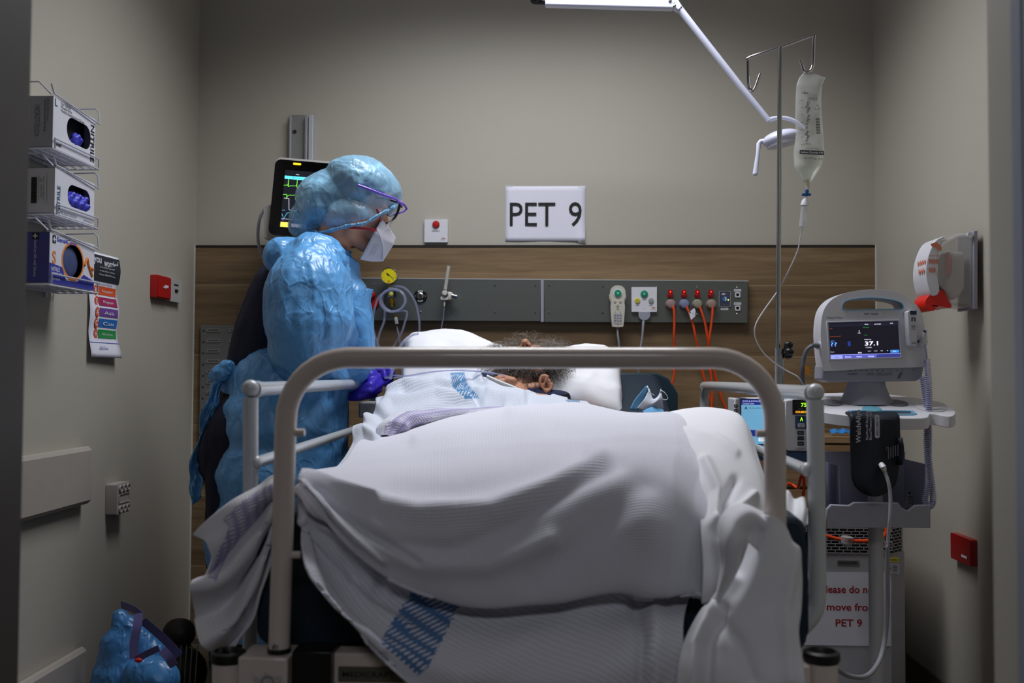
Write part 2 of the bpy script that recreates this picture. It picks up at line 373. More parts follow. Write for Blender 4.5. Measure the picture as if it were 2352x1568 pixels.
        for k, a in s.attrs.items():
            at = me.attributes.new(k, 'FLOAT', 'POINT'); at.data.foreach_set('value', a)
        me.update()
        if parent: o.parent = parent
        if not remesh and not s.uv:
            bm = bmesh.new(); bm.from_mesh(me); bmesh.ops.recalc_face_normals(bm, faces=bm.faces); bm.to_mesh(me); bm.free()
        if remesh:
            md = o.modifiers.new('r', 'REMESH'); md.mode = 'VOXEL'; md.voxel_size = remesh; md.use_smooth_shade = True
            if rsmooth: sm_ = o.modifiers.new('s', 'SMOOTH'); sm_.factor = .5; sm_.iterations = rsmooth
            bpy.context.view_layer.update()
            nm = bpy.data.meshes.new_from_object(o.evaluated_get(bpy.context.evaluated_depsgraph_get()))
            o.modifiers.clear(); o.data = nm; me = nm; nm.name = name
            if not len(me.materials):
                for m_ in mats: me.materials.append(m_)
            if disp:
                n = len(me.vertices); co = np.zeros(n*3); no = np.zeros(n*3); me.vertices.foreach_get('co', co); me.vertices.foreach_get('normal', no)
                co = co.reshape(-1,3); no = no.reshape(-1,3); wc = co+np.array(base); d = disp(wc, no); 
                co = co+(d if d.ndim == 2 else no*d[:,None]); me.vertices.foreach_set('co', co.ravel()); me.update()
            for cu in (cut, cut2):
                if cu:
                    bm = bmesh.new(); bm.from_mesh(me)
                    bmesh.ops.bisect_plane(bm, geom=bm.verts[:]+bm.edges[:]+bm.faces[:], plane_co=Vector(cu[0])-base, plane_no=cu[1], clear_inner=True)
                    bm.to_mesh(me); bm.free()
        if subs: md = o.modifiers.new('sub', 'SUBSURF'); md.levels = md.render_levels = subs
        if solid: md = o.modifiers.new('sol', 'SOLIDIFY'); md.thickness = solid; md.offset = -1
        if bevel:
            md = o.modifiers.new('bev', 'BEVEL'); md.width = bevel; md.segments = seg; md.limit_method = 'ANGLE'; md.angle_limit = math.radians(40); md.harden_normals = False
        if smooth:
            if remesh or s.uv: me.polygons.foreach_set('use_smooth', [True]*len(me.polygons))
            else:
                me.polygons.foreach_set('use_smooth', [True]*len(me.polygons))
                try: me.set_sharp_from_angle(angle=math.radians(angle))
                except Exception: pass
        for k, v in (props or {}).items(): o[k] = v
        return o
def thing(name, label, cat, loc, group=None):
    o = bpy.data.objects.new(name, None); COL.objects.link(o); o.location = Vector(loc); o.empty_display_size = .05
    o['label'] = label; o['category'] = cat
    if group: o['group'] = group
    return o
def tag(o, label, cat, group=None):
    o['label'] = label; o['category'] = cat
    if group: o['group'] = group
    return o
def st(o): o['kind'] = 'structure'; return o
def ridged(p, sc, oct=3, sx=(1,1,1), seed=0.0):
    out = np.zeros(len(p)); q = p*np.array(sx)*sc+seed; amp = 1.0
    for k in range(oct):
        out += amp*np.array([1-abs(noise.noise(Vector(v)))*2 for v in q*(2.03**k)]); amp *= .5
    return out
def smn(p, sc, sx=(1,1,1), seed=0.0): return np.array([noise.noise(Vector(v)) for v in p*np.array(sx)*sc+seed])

# common materials
white_pl = mat('white_plastic', (214,214,222), .35); grey_pl = mat('grey_plastic', (150,152,165), .4); black_pl = mat('black_plastic', (16,16,18), .35)
ink = mat('black_ink', (22,22,24), .7); steel = mat('stainless_steel', (170,172,172), .28, 1.0, .03, 60, .05, 300)
chrome = mat('chrome', (205,205,210), .12, 1.0, .01); beige_paint = mat('beige_powder_coat', (204,191,183), .26, 0, .02, 6, coat=.5)
white_paint = mat('pale_grey_powder_coat', (186,190,194), .28, 0, .02, coat=.4); paper = mat('paper', (222,222,236), .7, 0, .02)
red_pl = mat('red_plastic', (175,26,26), .35); orange_cord_m = mat('orange_cord', (225,72,22), .45)
clear = mat('clear_plastic', (235,238,245), .06, trans=1.0, ior=1.2, var=0.0); clear_film = mat('clear_film', (225,230,235), .12, alpha=.22, var=0.02)
brass = mat('brass', (165,130,40), .3, .9); green_b = mat('green_button', (20,135,100), .35); yellow_b = mat('yellow_button', (205,195,60), .4)
WALLY = 3.70; XL = P(446, 861, WALLY).x; XR = P(2011, 861, WALLY).x; CEIL = 2.70
# ================================================================== ROOM
wall_m = mat('painted_wall', (176,171,160), .55, 0, .02, 3, .12, 260)
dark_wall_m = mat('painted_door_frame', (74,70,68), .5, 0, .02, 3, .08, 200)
floor_m = mat('speckled_vinyl_floor', (92,84,70), .4, 0, .18, 90)
ceil_m = mat('ceiling_paint', (205,203,198), .8)
wood_m = wood_mat('oak_laminate', (112,90,64), (130,106,77), (146,121,90), .262)
YF = 1.50                                               # the doorway the camera looks through
st(MB().bb((XL-.1, WALLY, -.0), (XR+.1, WALLY+.1, CEIL)).build('wall_back', wall_m))
st(MB().bb((XL-.1, YF-.1, 0), (XL, WALLY, CEIL)).build('wall_left', wall_m))
st(MB().bb((XR, YF-.1, 0), (XR+.1, WALLY, CEIL)).build('wall_right', wall_m))
st(MB().bb((-2.6, -2.6, -.1), (2.6, WALLY+.1, 0)).build('floor', floor_m))
st(MB().bb((-2.6, -2.6, CEIL), (2.6, WALLY+.1, CEIL+.1)).build('ceiling', ceil_m))
xj = P(61, 784, YF).x; xk = P(2296, 784, YF-.08).x
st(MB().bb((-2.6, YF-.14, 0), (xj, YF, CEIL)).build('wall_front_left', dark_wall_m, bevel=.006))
st(MB().bb((xk+.02, YF-.14, 0), (2.6, YF, CEIL)).build('wall_front_right', wall_m, bevel=.006))
# ribbed sliding door edge standing in the right of the opening
rib = MB()
for i in range(9): rib.box((xk+.006+i*.012, YF-.16, 1.25), (.0085, .02, 2.5))
rib.box((xk+.07, YF-.138, 1.25), (.14, .03, 2.5))
st(rib.build('door_1', mat('pale_blue_grey_laminate', (140,146,162), .45), bevel=.0015))
st(MB().bb((-2.6,-2.7,0),(2.6,-2.6,CEIL)).build('wall_corridor_end', mat('corridor_paint', (120,120,124), .7)))
st(MB().bb((-2.7,-2.6,0),(-2.6,YF,CEIL)).build('wall_corridor_left', MATS['corridor_paint']))
st(MB().bb((2.6,-2.6,0),(2.7,YF,CEIL)).build('wall_corridor_right', MATS['corridor_paint']))
zt = P(1200, 564, WALLY).z
st(MB().bb((XL+.004, WALLY-.016, .02), (XR-.004, WALLY, zt-.008)).build('trim_1', wood_m))
st(MB().bb((XL+.002, WALLY-.018, zt-.008), (XR-.002, WALLY, zt)).build('shadow_gap_strip', mat('shadow_gap_dark', (30,28,26), .5)))  # dark strip that paints the shadow gap along the panel top
st(MB().bb((XL, WALLY-.019, .02), (XL+.004, WALLY, zt)).build('trim_3', mat('pale_edge', (205,205,200), .5)))
st(MB().bb((XR-.004, WALLY-.019, .02), (XR, WALLY, zt)).build('trim_4', MATS['pale_edge']))
sk = mat('vinyl_skirting', (96,90,78), .45)
for nm, lo, hi in (('baseboard_left', (XL, YF, 0), (XL+.008, WALLY-.03, .08)), ('baseboard_right', (XR-.008, YF, 0), (XR, WALLY-.03, .08)), ('baseboard_back', (XL, WALLY-.024, 0), (XR, WALLY-.016, .02))):
    st(MB().bb(lo, hi).build(nm, sk))
# ceiling light panels (out of frame, over the bed and over the corridor)
for (x, y, w, d, lb) in ((-.05, 2.72, 1.2, .6, 'recessed ceiling light panel over the bed'), (0, -1.2, 1.25, .65, 'recessed ceiling light panel out in the corridor')):
    t = thing('ceiling_light', lb, 'ceiling light', (x, y, CEIL-.03))
    MB().prism(rrect(w+.06, d+.06, .01), 0, .03, [rrect(w, d, .005)], mapf=lambda a, b, z, x=x, y=y: (x+a, y+b, CEIL-.03+z)).build('frame', white_pl, t)
    MB().box((x, y, CEIL-.012), (w, d, .012)).build('diffuser', mat('light_diffuser', (240,240,235), .5, emit=.6), t)
# ---------------------------------------------------------------- LEFT WALL
# three wire racks, one frame, and the glove boxes
XF = XL+.115
def lpt(px, py, off=.115): return PX(px, py, XL+off)
rack_t = thing('wire_rack', 'white wire rack of three tiers on left wall holding glove boxes', 'rack', lpt(170, 660, 0))
wire_m = mat('white_wire', (200,202,215), .35, .2)
boxes = [  # near top/bottom px on the front face, far edge top/bottom px
    dict(n=(123, 218, 338), f=(219, 276, 384)), dict(n=(127, 376, 496), f=(217, 430, 514)), dict(n=(115, 530, 649), f=(217, 564, 668))]
tiers = []
for b in boxes:
    a = lpt(b['n'][0], b['n'][1]); a2 = lpt(b['n'][0], b['n'][2]); f = lpt(b['f'][0], b['f'][1]); f2 = lpt(b['f'][0], b['f'][2])
    z0 = (a2.z+f2.z)/2; z1 = (a.z+f.z)/2; tiers.append((a.y, f.y, z0, z1))
print('tiers', tiers)
for i, (y0, y1, z0, z1) in enumerate(tiers):
    w = MB(); r = .0022; xf = XF+.006; zb = z0-.006; hb = zb+.028; ht = z1+.01
    ym = y1+.012; yn = y0-.012
    # bottom loop, front lip, tall back hoop, side risers
    w.tube([(XL+.01, yn, zb), (xf, yn, zb), (xf, ym, zb), (XL+.01, ym, zb)], r, 8, closed=True)
    w.tube([(xf, y0+.0, zb), (xf, y0+.0, hb), (xf, ym, hb), (xf, ym, zb)], r, 8)
    w.tube([(XL+.01, yn, zb), (XL+.01, yn, ht), (XL+.045, yn, ht+.022), (XL+.085, yn, ht+.022), (xf-.01, yn+.01, ht-.006)], r, 8, sm=0)
    w.tube([(XL+.01, ym, zb), (XL+.01, ym, ht), (XL+.03, ym, ht+.02), (xf-.012, ym, ht+.022), (xf-.002, ym, ht+.012), (xf, ym, ht-.02)], r, 8)
    w.tube([(xf-.012, y0-.0, ht+.02), (xf-.004, y0, ht-.004), (xf, ym, ht-.02)], r, 8)
    for k in range(5):
        x = XL+.02+k*.022; w.tube([(x, yn, zb), (x, ym, zb)], .0014, 6)
    for k in range(6):
        y = yn+(ym-yn)*k/5; w.tube([(XL+.01, y, zb), (xf, y, zb)], .0014, 6)
    w.build('basket', wire_m, rack_t)
bk = MB(); y0, y1 = min(t[0] for t in tiers), max(t[1] for t in tiers)
for y in (y0+.04, y1-.04): bk.bb((XL, y-.006, tiers[2][2]-.02), (XL+.008, y+.006, tiers[0][3]+.04))
bk.build('back_strip', wire_m, rack_t)
card = mat('white_card', (205,205,215), .5); cardg = mat('grey_card', (160,160,172), .5); blue_card = mat('blue_card', (58,62,150), .45)
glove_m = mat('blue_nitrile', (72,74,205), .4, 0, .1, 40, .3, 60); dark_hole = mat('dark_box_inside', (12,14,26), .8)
teal_ink = mat('teal_ink', (30,88,110), .6); orange_ink = mat('orange_ink', (215,125,50), .6); light_ink = mat('white_ink', (225,225,235), .6); blueink = mat('blue_ink', (70,80,180), .6)
labs = ['white glove box with MICROTOUCH on its end, on the top tier of the rack', 'white glove box with a barcode on its end, on the middle tier of the rack',
        'blue and white glove box with an orange S, on the lowest tier of the rack']
for i, (y0, y1, z0, z1) in enumerate(tiers):
    t = thing('glove_box', labs[i], 'glove box', ((XL+XF)/2, (y0+y1)/2, z0), 'glove boxes in the wall rack')
    h = z1-z0; L_ = y1-y0; F = frame((XF, y0, z0), (0,1,0), (0,0,1), (1,0,0))
    # carton: five plain sides and a front with its opening cut out
    hole = rrect(L_*.58, h*.50, h*.24, 8, L_*.60, h*.52) if i < 2 else circ(L_*.23, 30, L_*.50, h*.52, h*.36)
    c = MB(F); o = [(0,0),(L_,0),(L_,h),(0,h)]
    c.prism(o, -.001, 0, [hole]); D = XF-XL-.012
    c.bb((0,0,-D), (L_,.001,-.001)); c.bb((0,h-.001,-D), (L_,h,-.001)); c.bb((0,0,-D), (L_,h,-D+.001)); c.bb((L_-.001,0,-D), (L_,h,-.001))
    c.bb((0,0,-D), (.001,h,-.001), mi=1)
    c.build('carton', [card, (cardg, card, blue_card)[i]], t, smooth=False)
    MB(F).bb((.004, .004, -.03), (L_-.004, h-.004, -.028)).build('inside_shade', dark_hole, t)  # near-black sheet painting the shade inside the carton
    if i < 2:
        g = MB(F); random.seed(i+3)
        for k in range(3 if i == 0 else 9):
            if i == 0: cx, cy = L_*.52+.012*k, h*(.36+.05*(k % 2))
            else: cx, cy = L_*(.38+.055*k), h*(.44+.09*math.sin(k*2.1))
            g.sph((cx, cy, -.004-.003*(k % 3)), (.016, .011+.004*random.random(), .009), R=Matrix.Rotation(random.random()*3, 3, 'Z'), nu=14, nv=8)
            g.tube([(cx-.014, cy-.008, -.01), (cx, cy+.006, .002), (cx+.014, cy-.006, -.008)], [.004,.006,.003], 8, sm=4)
        g.build('glove', glove_m, t, remesh=.0018, rsmooth=2)
    else:
        r = MB(F); r.prism(circ(L_*.25, 30, L_*.50, h*.52, h*.40), 0, .0006, [circ(L_*.225, 30, L_*.50, h*.52, h*.35)]); r.build('opening_ring', orange_ink, t)
        MB(F).sph((L_*.5, h*.52, -.014), (L_*.22, h*.34, .008)).build('glove', mat('slate_nitrile', (70,80,120), .3, 0, .3, 60), t)
        b = MB(F); b.prism([(0,0),(L_,0),(L_,h*.2),(L_*.75,h*.3),(L_*.6,h*.12),(L_*.36,h*.1),(L_*.26,h*.36),(0,h*.40)], .0002, .0005); b.build('printed_panel', blue_card, t)
        b = MB(F); b.tube([(L_*.76,h*.5,.0006),(L_*.82,h*.66,.0006),(L_*.86,h*.5,.0006),(L_*.97,h*.45,.0006)], .004, 8, sm=3); b.tube([(L_*.86,h*.5,.0006),(L_*.95,h*.3,.0006)], .004, 8); b.build('printed_hand', orange_ink, t)
    p = MB(F); E = frame((XF, y0-.0012, z0), (1,0,0), (0,0,1), (0,-1,0))   # end face towards the doorway, x runs -D..0
    e = MB(E)
    if i == 0:
        p.text('L', L_*.06, h*.90, .0008, h*.15, mi=0, bold=True); p.text('NITRILE', L_*.93, h*.45, .0008, None, h*.78, mi=1, rot=-math.pi/2, bold=True)
        p.text('For Nitrile', L_*.17, h*.94, .0008, None, L_*.22, mi=1, al='l'); p.text('Powder-Free', L_*.17, h*.87, .0008, None, L_*.25, mi=1, al='l'); p.text('Medical Examination Gloves', L_*.17, h*.80, .0008, None, L_*.55, mi=1, al='l')
        p.text('Ansell', L_*.04, h*.10, .0008, None, L_*.14, mi=1, bold=True, al='l')
        e.text('MICROTOUCH', -.040, h*.52, 0, .013, h*.6, mi=2, rot=-math.pi/2); e.text('Nitrile Gloves Powder-Free', -.020, h*.62, 0, .005, h*.62, mi=1, rot=-math.pi/2); e.text('Medical Examination', -.013, h*.72, 0, .004, h*.42, mi=1, rot=-math.pi/2)
        e.text('L', -.012, h*.95, 0, .006, mi=1)
    elif i == 1:
        p.text('NITRILE', L_*.09, h*.33, .0008, .016, h*.6, mi=0, rot=math.pi/2, bold=True); p.text('MICROTOUCH', L_*.33, h*.07, .0008, .009, L_*.4, mi=2)
        p.text('Nitrile Powder-Free', L_*.84, h*.06, .0008, None, L_*.24, mi=1)
        for k in range(34): e.rect(-.052, h*(.22+.58*k/34), 0, .014, .0010+.0009*((k*7) % 3), mi=1)
        for k, x in enumerate((-.040, -.034, -.028, -.020)): e.text(('Latex free nitrile glove', 'Non sterile  100', 'Single use only', 'Powder-free examination gloves')[k], x, h*.55, 0, .0032, h*(.55, .4, .5, .62)[k], mi=1, rot=math.pi/2)
    else:
        p.text('SensiCare', L_*.14, h*.90, .0008, .012, L_*.42, mi=3, bold=True, al='l'); p.text('Silk with Silicone', L_*.60, h*.88, .0008, .008, L_*.34, mi=4, al='l'); p.text('S', L_*.09, h*.52, .0008, h*.26, mi=5, bold=True)
        p.text('NITRILE', L_*.04, h*.29, .0008, .010, L_*.17, mi=4, al='l'); p.text('POWDER-FREE', L_*.04, h*.20, .0008, .006, L_*.22, mi=4, al='l'); p.text('Exam Gloves', L_*.04, h*.10, .0008, .006, L_*.18, mi=4, al='l')
        p.rect(L_*.085, h*.88, .0007, .016, .020, mi=1); p.text('+', L_*.085, h*.88, .0009, .012, mi=4, bold=True)
        e.text('SensiCare Silk with Silicone', -.035, h*.48, 0, .007, h*.72, mi=4, rot=-math.pi/2); e.rect(-.036, h*.92, 0, .016, .016, mi=1); e.text('+', -.036, h*.92, -.0+.0004, .012, mi=4, bold=True)
    inks_ = [teal_ink, ink, mat('grey_ink', (110,112,130), .6), blueink, light_ink, orange_ink]
    p.build('lettering', inks_, t, smooth=False); e.build('end_lettering', inks_, t, smooth=False)
# curled poster below/behind the rack
t = thing('poster', 'curling health poster with coloured bars on left wall', 'poster', PX(225, 815, XL))
ya, yb = PX(200, 700, XL).y, PX(264, 700, XL).y
ztp, zbt = PX(264, 592, XL).z, PX(258, 822, XL).z
def poff(v): return .004+.006*math.sin(v*7.5+.5)**2+(.02*max(0, v-.55)**1.5)
G = [[(XL+poff(i/24)*(1+.5*j/6), ya+(yb-ya)*j/6, ztp+(zbt-ztp)*i/24) for j in range(7)] for i in range(25)]
MB().grid(G).build('sheet', paper, t, solid=.0006)
pw = yb-ya; ph = ztp-zbt
def pmap(u, v, d=.0012):   # u 0..1 across, v 0..1 down
    return (XL+poff(v)*(1+.5*u)+d, ya+pw*u, ztp-ph*v)
pm = MB()
def pstrip(u0, u1, v0, v1, mi, n=6, d=.0012):
    G = [[pmap(u0+(u1-u0)*j/3, v0+(v1-v0)*i/n, d) for j in range(4)] for i in range(n+1)]; pm.grid(G, mi)
pstrip(.0, 1, .02, .27, 0)
for k in range(5):
    v = .315+k*.104; pstrip(.30, .93, v, v+.082, k+1)
    c = pmap(.22, v+.045, .0016); pm.add([c]+[(c[0], c[1]+.0125*math.cos(a), c[2]+.0155*math.sin(a)) for a in [2*math.pi*q/14 for q in range(14)]], [(0, 1+q, 1+(q+1) % 14) for q in range(14)], 1)
pstrip(.0, 1, .855, .86, 6, 1)
pm.build('printed_bars', [mat('charcoal_print', (38,44,52), .6), mat('bar_orange', (214,84,40), .6), mat('bar_crimson', (160,40,90), .6), mat('bar_purple', (110,70,150), .6), mat('bar_blue', (40,110,190), .6), mat('bar_green', (40,140,70), .6), blueink], t, smooth=False)
pl = MB()
def ptext(s, u, v, w, h=None, mi=0, bold=False):
    x, y, z = pmap(u, v, .0022); q = MB(FL((x, y, z))); q.text(s, 0, 0, 0, h, w, mi, bold=bold, al='c'); b = len(pl.v); pl.v += q.v; pl.f += [tuple(b+k for k in f) for f in q.f]; pl.mi += q.mi
ptext('you', .20, .085, .05, .022, 0, True); ptext('worried', .66, .085, .095, .022, 0, True)
for k, s in enumerate(('about a change in your condition', 'or that of your loved one?', 'if yes, REACH out.')): ptext(s, .55, .135+.035*k, .11, .006, 0)
ptext('REACH OUT TO US', .5, .295, .10, .006, 1)
for k in range(5): ptext(('R','E','A','C','H')[k], .22, .36+k*.104, None, .016, 0, True); ptext(('Recognise', 'Engage', 'Ask', 'Call', 'Help is on its way')[k], .62, .36+k*.104, .07, .010, 0)
ptext('Talk to us about your concerns', .5, .815, .10, .005, 1); ptext('REACHout', .42, .91, .055, .010, 2)
pl.build('lettering', [light_ink, ink, blueink], t, smooth=False)
# red call point and white switch on the left wall
def lplate(name, lab, cat, px0, px1, pyt, pyb, m_, d=.02, extra=None):
    a = PX(px0, pyt, XL); b = PX(px1, pyt, XL); b2 = PX(px0, pyb, XL); h = a.z-b2.z; w = b.y-a.y
    t = thing(name, lab, cat, (XL, (a.y+b.y)/2, b2.z)); F = FL((XL, (a.y+b.y)/2, (a.z+b2.z)/2))
    MB(F).prism(rrect(w, h, .004), .001, d).build('plate', m_, t, bevel=.002)
    if extra: extra(F, t, w, h, d)
    return t
def ex1(F, t, w, h, d):
    MB(F).prism(rrect(w*.9, h*.9, .003), d, d+.004).build('cover', red_pl, t, bevel=.001); MB(F).prism(rrect(w*.2, h*.07, .001), d+.004, d+.006, ).build('label_window', white_pl, t)
    MB(F).prism(rrect(w*.22, h*.10, .001, cx=w*.12, cy=h*.06), d+.004, d+.0055).build('sticker', paper, t)
lplate('call_point', 'red square wall call point on left wall beside white switch', 'call point', 345, 378, 630, 683, red_pl, .022, ex1)
def ex2(F, t, w, h, d):
    MB(F).prism(rrect(w*.2, h*.12, .002), d, d+.004).build('button', ink, t); MB(F).rect(0, h*.25, d+.001, w*.35, h*.07).build('marking', ink, t)
lplate('wall_switch', 'white switch plate on left wall right of red call point', 'switch', 379, 407, 638, 691, mat('pale_plate', (178,176,176), .45), .018, ex2)
# wall bumpers
for lab, pts in (('upper beige wall bumper rail on left wall', ((55, 1047, 1190), (213, 1022, 1157))), ('lower beige wall bumper rail on left wall near the floor', ((60, 1600, 1760), (200, 1482, 1600)))):
    off = .035; f = PX(pts[1][0], pts[1][1], XL+off); fb = PX(pts[1][0], pts[1][2], XL+off)
    t = thing('wall_bumper', lab, 'wall bumper', (XL, f.y-.5, fb.z)); y1 = f.y; y0 = YF+.02; zc = (f.z+fb.z)/2; h = f.z-fb.z
    MB().prism([(0, h/2-.012), (off*.7, h/2), (off, h/2-.014), (off, -h/2+.014), (off*.7, -h/2), (0, -h/2+.012)], y0, y1, mapf=lambda a, b, c, zc=zc: (XL+a, c, zc+b)).build('rail', mat('bumper_vinyl', (168,160,152), .4), t, bevel=.006, seg=3)
    MB().bb((XL, y1-.0, zc-h/2+.01), (XL+off*.9, y1+.006, zc+h/2-.01)).build('end_cap', MATS['bumper_vinyl'], t, bevel=.003)
# six-hole outlet block
a = PX(265, 1112, XL+.03); b = PX(292, 1108, XL+.03); a2 = PX(265, 1182, XL+.03)
t = thing('outlet_box', 'surface mounted beige outlet box on left wall below bumper rail', 'outlet', (XL, a.y, a2.z)); w = b.y-a.y+.01; h = a.z-a2.z; F = FL((XL, a.y+w/2, (a.z+a2.z)/2))
cream = mat('cream_plate', (176,168,164), .4)
MB(F).prism(rrect(w, h, .004), .001, .036).build('body', cream, t, bevel=.002)
for sy in (1, -1):
    for k in range(3): MB(F).lathe([(w*.12, .036), (w*.12, .042), (w*.08, .042), (w*.08, .038)], ((k-1)*w*.28, sy*h*.34, 0), (0,0,1), 16).build('socket', cream, t)
MB(F).prism(rrect(w*.8, h*.3, .003), .036, .039, [rrect(w*.72, h*.26, .003)]).build('label_frame', cream, t)
# ---------------------------------------------------------------- RIGHT WALL
a = PX(2183, 1222, XR-.02); b = PX(2228, 1236, XR-.02); a2 = PX(2183, 1280, XR-.02)
t = thing('fire_call_point', 'dark red square plate low on right wall', 'call point', (XR, (a.y+b.y)/2, a2.z)); F = FR((XR, (a.y+b.y)/2, (a.z+a2.z)/2)); w = a.y-b.y; h = a.z-a2.z
MB(F).prism(rrect(w, h, .004), .001, .02).build('plate', mat('deep_red_plastic', (150,22,22), .35), t, bevel=.003)
MB(F).rect(w*.22, -h*.22, .0215, w*.28, h*.10).build('sticker', paper, t)
# sanitizer dispenser: side view
Yd = PX(2240, 620, XR).y; t = thing('sanitizer_dispenser', 'clear and white hand sanitizer dispenser with red lever on right wall', 'dispenser', (XR, Yd, .95)); dw = .055
def dpr(mb, pts, y0, y1, mi=0, sm=0):     # side outline at photo pixels, extruded across the wall
    if sm: pts = catmull(pts, sm, True)
    q = [(P(a, b, Yd-dw).x, P(a, b, Yd-dw).z) for a, b in pts]; mb.prism(q, y0, y1, mi=mi, mapf=lambda x, z, y: (min(x, XR-.001), y, z)); return mb
dpr(MB(), [(2236,530),(2246,528),(2246,710),(2236,710)], Yd-dw, Yd+dw).build('back_plate', grey_pl, t, bevel=.002)
dpr(MB(), [(2236,532),(2200,536),(2165,553),(2150,600),(2155,650),(2172,668),(2185,700),(2236,706)], Yd-dw*.92, Yd+dw*.92).build('housing', mat('smoky_clear_plastic', (200,198,196), .12, alpha=.42, var=.02), t, bevel=.008, seg=3)
dpr(MB(), [(2172,542),(2150,552),(2134,585),(2128,620),(2131,650),(2141,678),(2160,668),(2153,610),(2163,560)], Yd-dw*.9, Yd+dw*.9, sm=3).build('front_panel', white_pl, t, bevel=.004)
dpr(MB(), [(2180,575),(2225,575),(2225,660),(2200,690),(2178,665)], Yd-dw*.6, Yd+dw*.6).build('bag_inside', mat('sanitizer_bag', (205,200,200), .4), t, bevel=.01, seg=3)
MB().sph((P(2166,612,Yd).x, Yd-dw*.7, P(2166,612,Yd).z), (.009,.012,.036)).build('pump_tube', mat('red_translucent', (205,60,50), .3, alpha=.7), t)
dpr(MB(), [(2172,668),(2190,705),(2160,702),(2150,712),(2137,712),(2128,698),(2133,682),(2150,668)], Yd-dw*.8, Yd+dw*.8, sm=3).build('lever', mat('bright_red_plastic', (225,30,22), .3), t, bevel=.003)
MB().cyl((P(2228,540,Yd-dw).x, Yd-dw-.002, P(2228,540,Yd-dw).z), (P(2228,540,Yd-dw).x, Yd-dw*.9, P(2228,540,Yd-dw).z), .008).build('hinge_button', white_pl, t)
red_ink = mat('red_ink', (205,60,45), .6); icon_ink = mat('orange_icon_ink', (215,125,100), .6); m_ = MB()
def dfr(py, fy): # point on curved front, fy across
    x = np.interp(py, [548,585,620,650,672], [2150,2133,2127.5,2130,2139]); q = P(x, py, Yd-dw); return Vector((q.x-.002, Yd-dw*fy, q.z))
for r, py in ((0, 600), (1, 620)):
    for k in range(4-r):
        c = dfr(py, .75-.3*k); c.x -= .0006; m_.add([c]+[c+Vector((0, .0052*math.cos(a), .0075*math.sin(a))) for a in [2*math.pi*q/14 for q in range(14)]], [(0, 1+q, 1+(q+1) % 14) for q in range(14)])
        c = P(2136+5.5*k, py, Yd-dw*.9-.001); c.y = Yd-dw*.9-.0016; m_.add([c]+[c+Vector((.0026*math.cos(a), 0, .0075*math.sin(a))) for a in [2*math.pi*q/14 for q in range(14)]], [(0, 1+q, 1+(q+1) % 14) for q in range(14)])
q = Yd-dw*.9-.0022
pr_ = lambda l: [(P(a, b, q).x, P(a, b, q).z) for a, b in l]
m_.prism(pr_([(2137,560),(2150,556),(2160,563),(2164,570),(2160,577),(2150,568),(2140,566)]), 0, .0005, mapf=lambda x, z, d: (x, q-d, z))
MF = FW(P(2146, 587, q)); tt = MB(MF); tt.text('HAND SANITISER', 0, 0, 0, .005, .028); b0 = len(m_.v); m_.v += tt.v; m_.f += [tuple(b0+k for k in f) for f in tt.f]; m_.mi += tt.mi
m_.build('printed_icons', icon_ink, t, smooth=False)
# ================================================================== BACK WALL
def wp(px, py, d=0.0): return P(px, py, WALLY-d)
def wthing(name, lab, cat, px, py, group=None, d=.02): return thing(name, lab, cat, wp(px, py, d), group)
S = mpp(WALLY)
# monitor rail
t = wthing('wall_rail', 'vertical aluminium channel on back wall above the patient monitor', 'rail', 688, 360)
alu = mat('aluminium', (168,170,176), .4, .55, .02)
MB().pp([(664,264),(706,264),(703,640),(661,640)], WALLY-.014, .014).build('channel', mat('aluminium_dull', (140,140,138), .5, .3), t)
MB().pp([(664,264),(669,264),(666,640),(661,640)], WALLY-.035, .035).build('left_lip', alu, t, bevel=.001)
MB().pp([(700,264),(706,264),(703,640),(697,640)], WALLY-.035, .035).build('right_lip', alu, t, bevel=.001)
MB().pp([(709,264),(719,264),(716,640),(706,640)], WALLY-.032, .032).build('side_cover', mat('pale_alu', (190,192,202), .4, .2), t, bevel=.001)
MB().cyl(wp(677,302,.0145), wp(677,302,.018), .007, n=14).build('hole_plug', mat('dark_brown', (40,30,20), .6), t)
# monitor
YM = 3.42; t = thing('patient_monitor', 'black bedside patient monitor showing green traces on back wall rail', 'monitor', P(730, 540, YM))
an = math.radians(-5.0); mc = P(736, 458, YM); c_, q_ = math.cos(an), math.sin(an)
FM = frame(mc, (c_, 0, q_), (-q_, 0, c_), (0, -1, 0)); mw = 232*mpp(YM); mh = 184*mpp(YM)
MB(FM).prism(rrect(mw, mh, .022, 8), -.07, -.012).build('casing', mat('monitor_casing', (205,203,200), .35), t, bevel=.008, seg=3)
MB(FM).prism(rrect(mw-.004, mh-.010, .02, 8, cy=-.004), -.013, 0).build('front_glass', mat('gloss_black', (8,8,10), .12), t, bevel=.003)
sw, sh = mw*.80, mh*.72; sx0 = -sw/2+.006; sy0 = -sh/2-.006
def scr(name, c, e=1.0): return mat(name, c, .3, emit=e, var=.0)
MB(FM).prism([(sx0,sy0),(sx0+sw,sy0),(sx0+sw,sy0+sh),(sx0,sy0+sh)], 0, .0006).build('screen', scr('screen_dark', (26,28,36), .55), t)
MB(FM).prism(rrect(.027, .0065, .002, cx=-mw*.27, cy=mh*.425), 0, .0015).build('alarm_light', scr('amber_light', (255,170,20), 2.6), t)
tr = MB(FM); z = .0009
def sp(u, v): return (sx0+sw*u, sy0+sh*(1-v), z)
def trace(pts, mi, r=.0008): tr.tube([sp(*p) for p in pts], r, 5, mi)
tr.rect(sx0+sw*.23, sy0+sh*.87, z, sw*.46, sh*.055, 0)
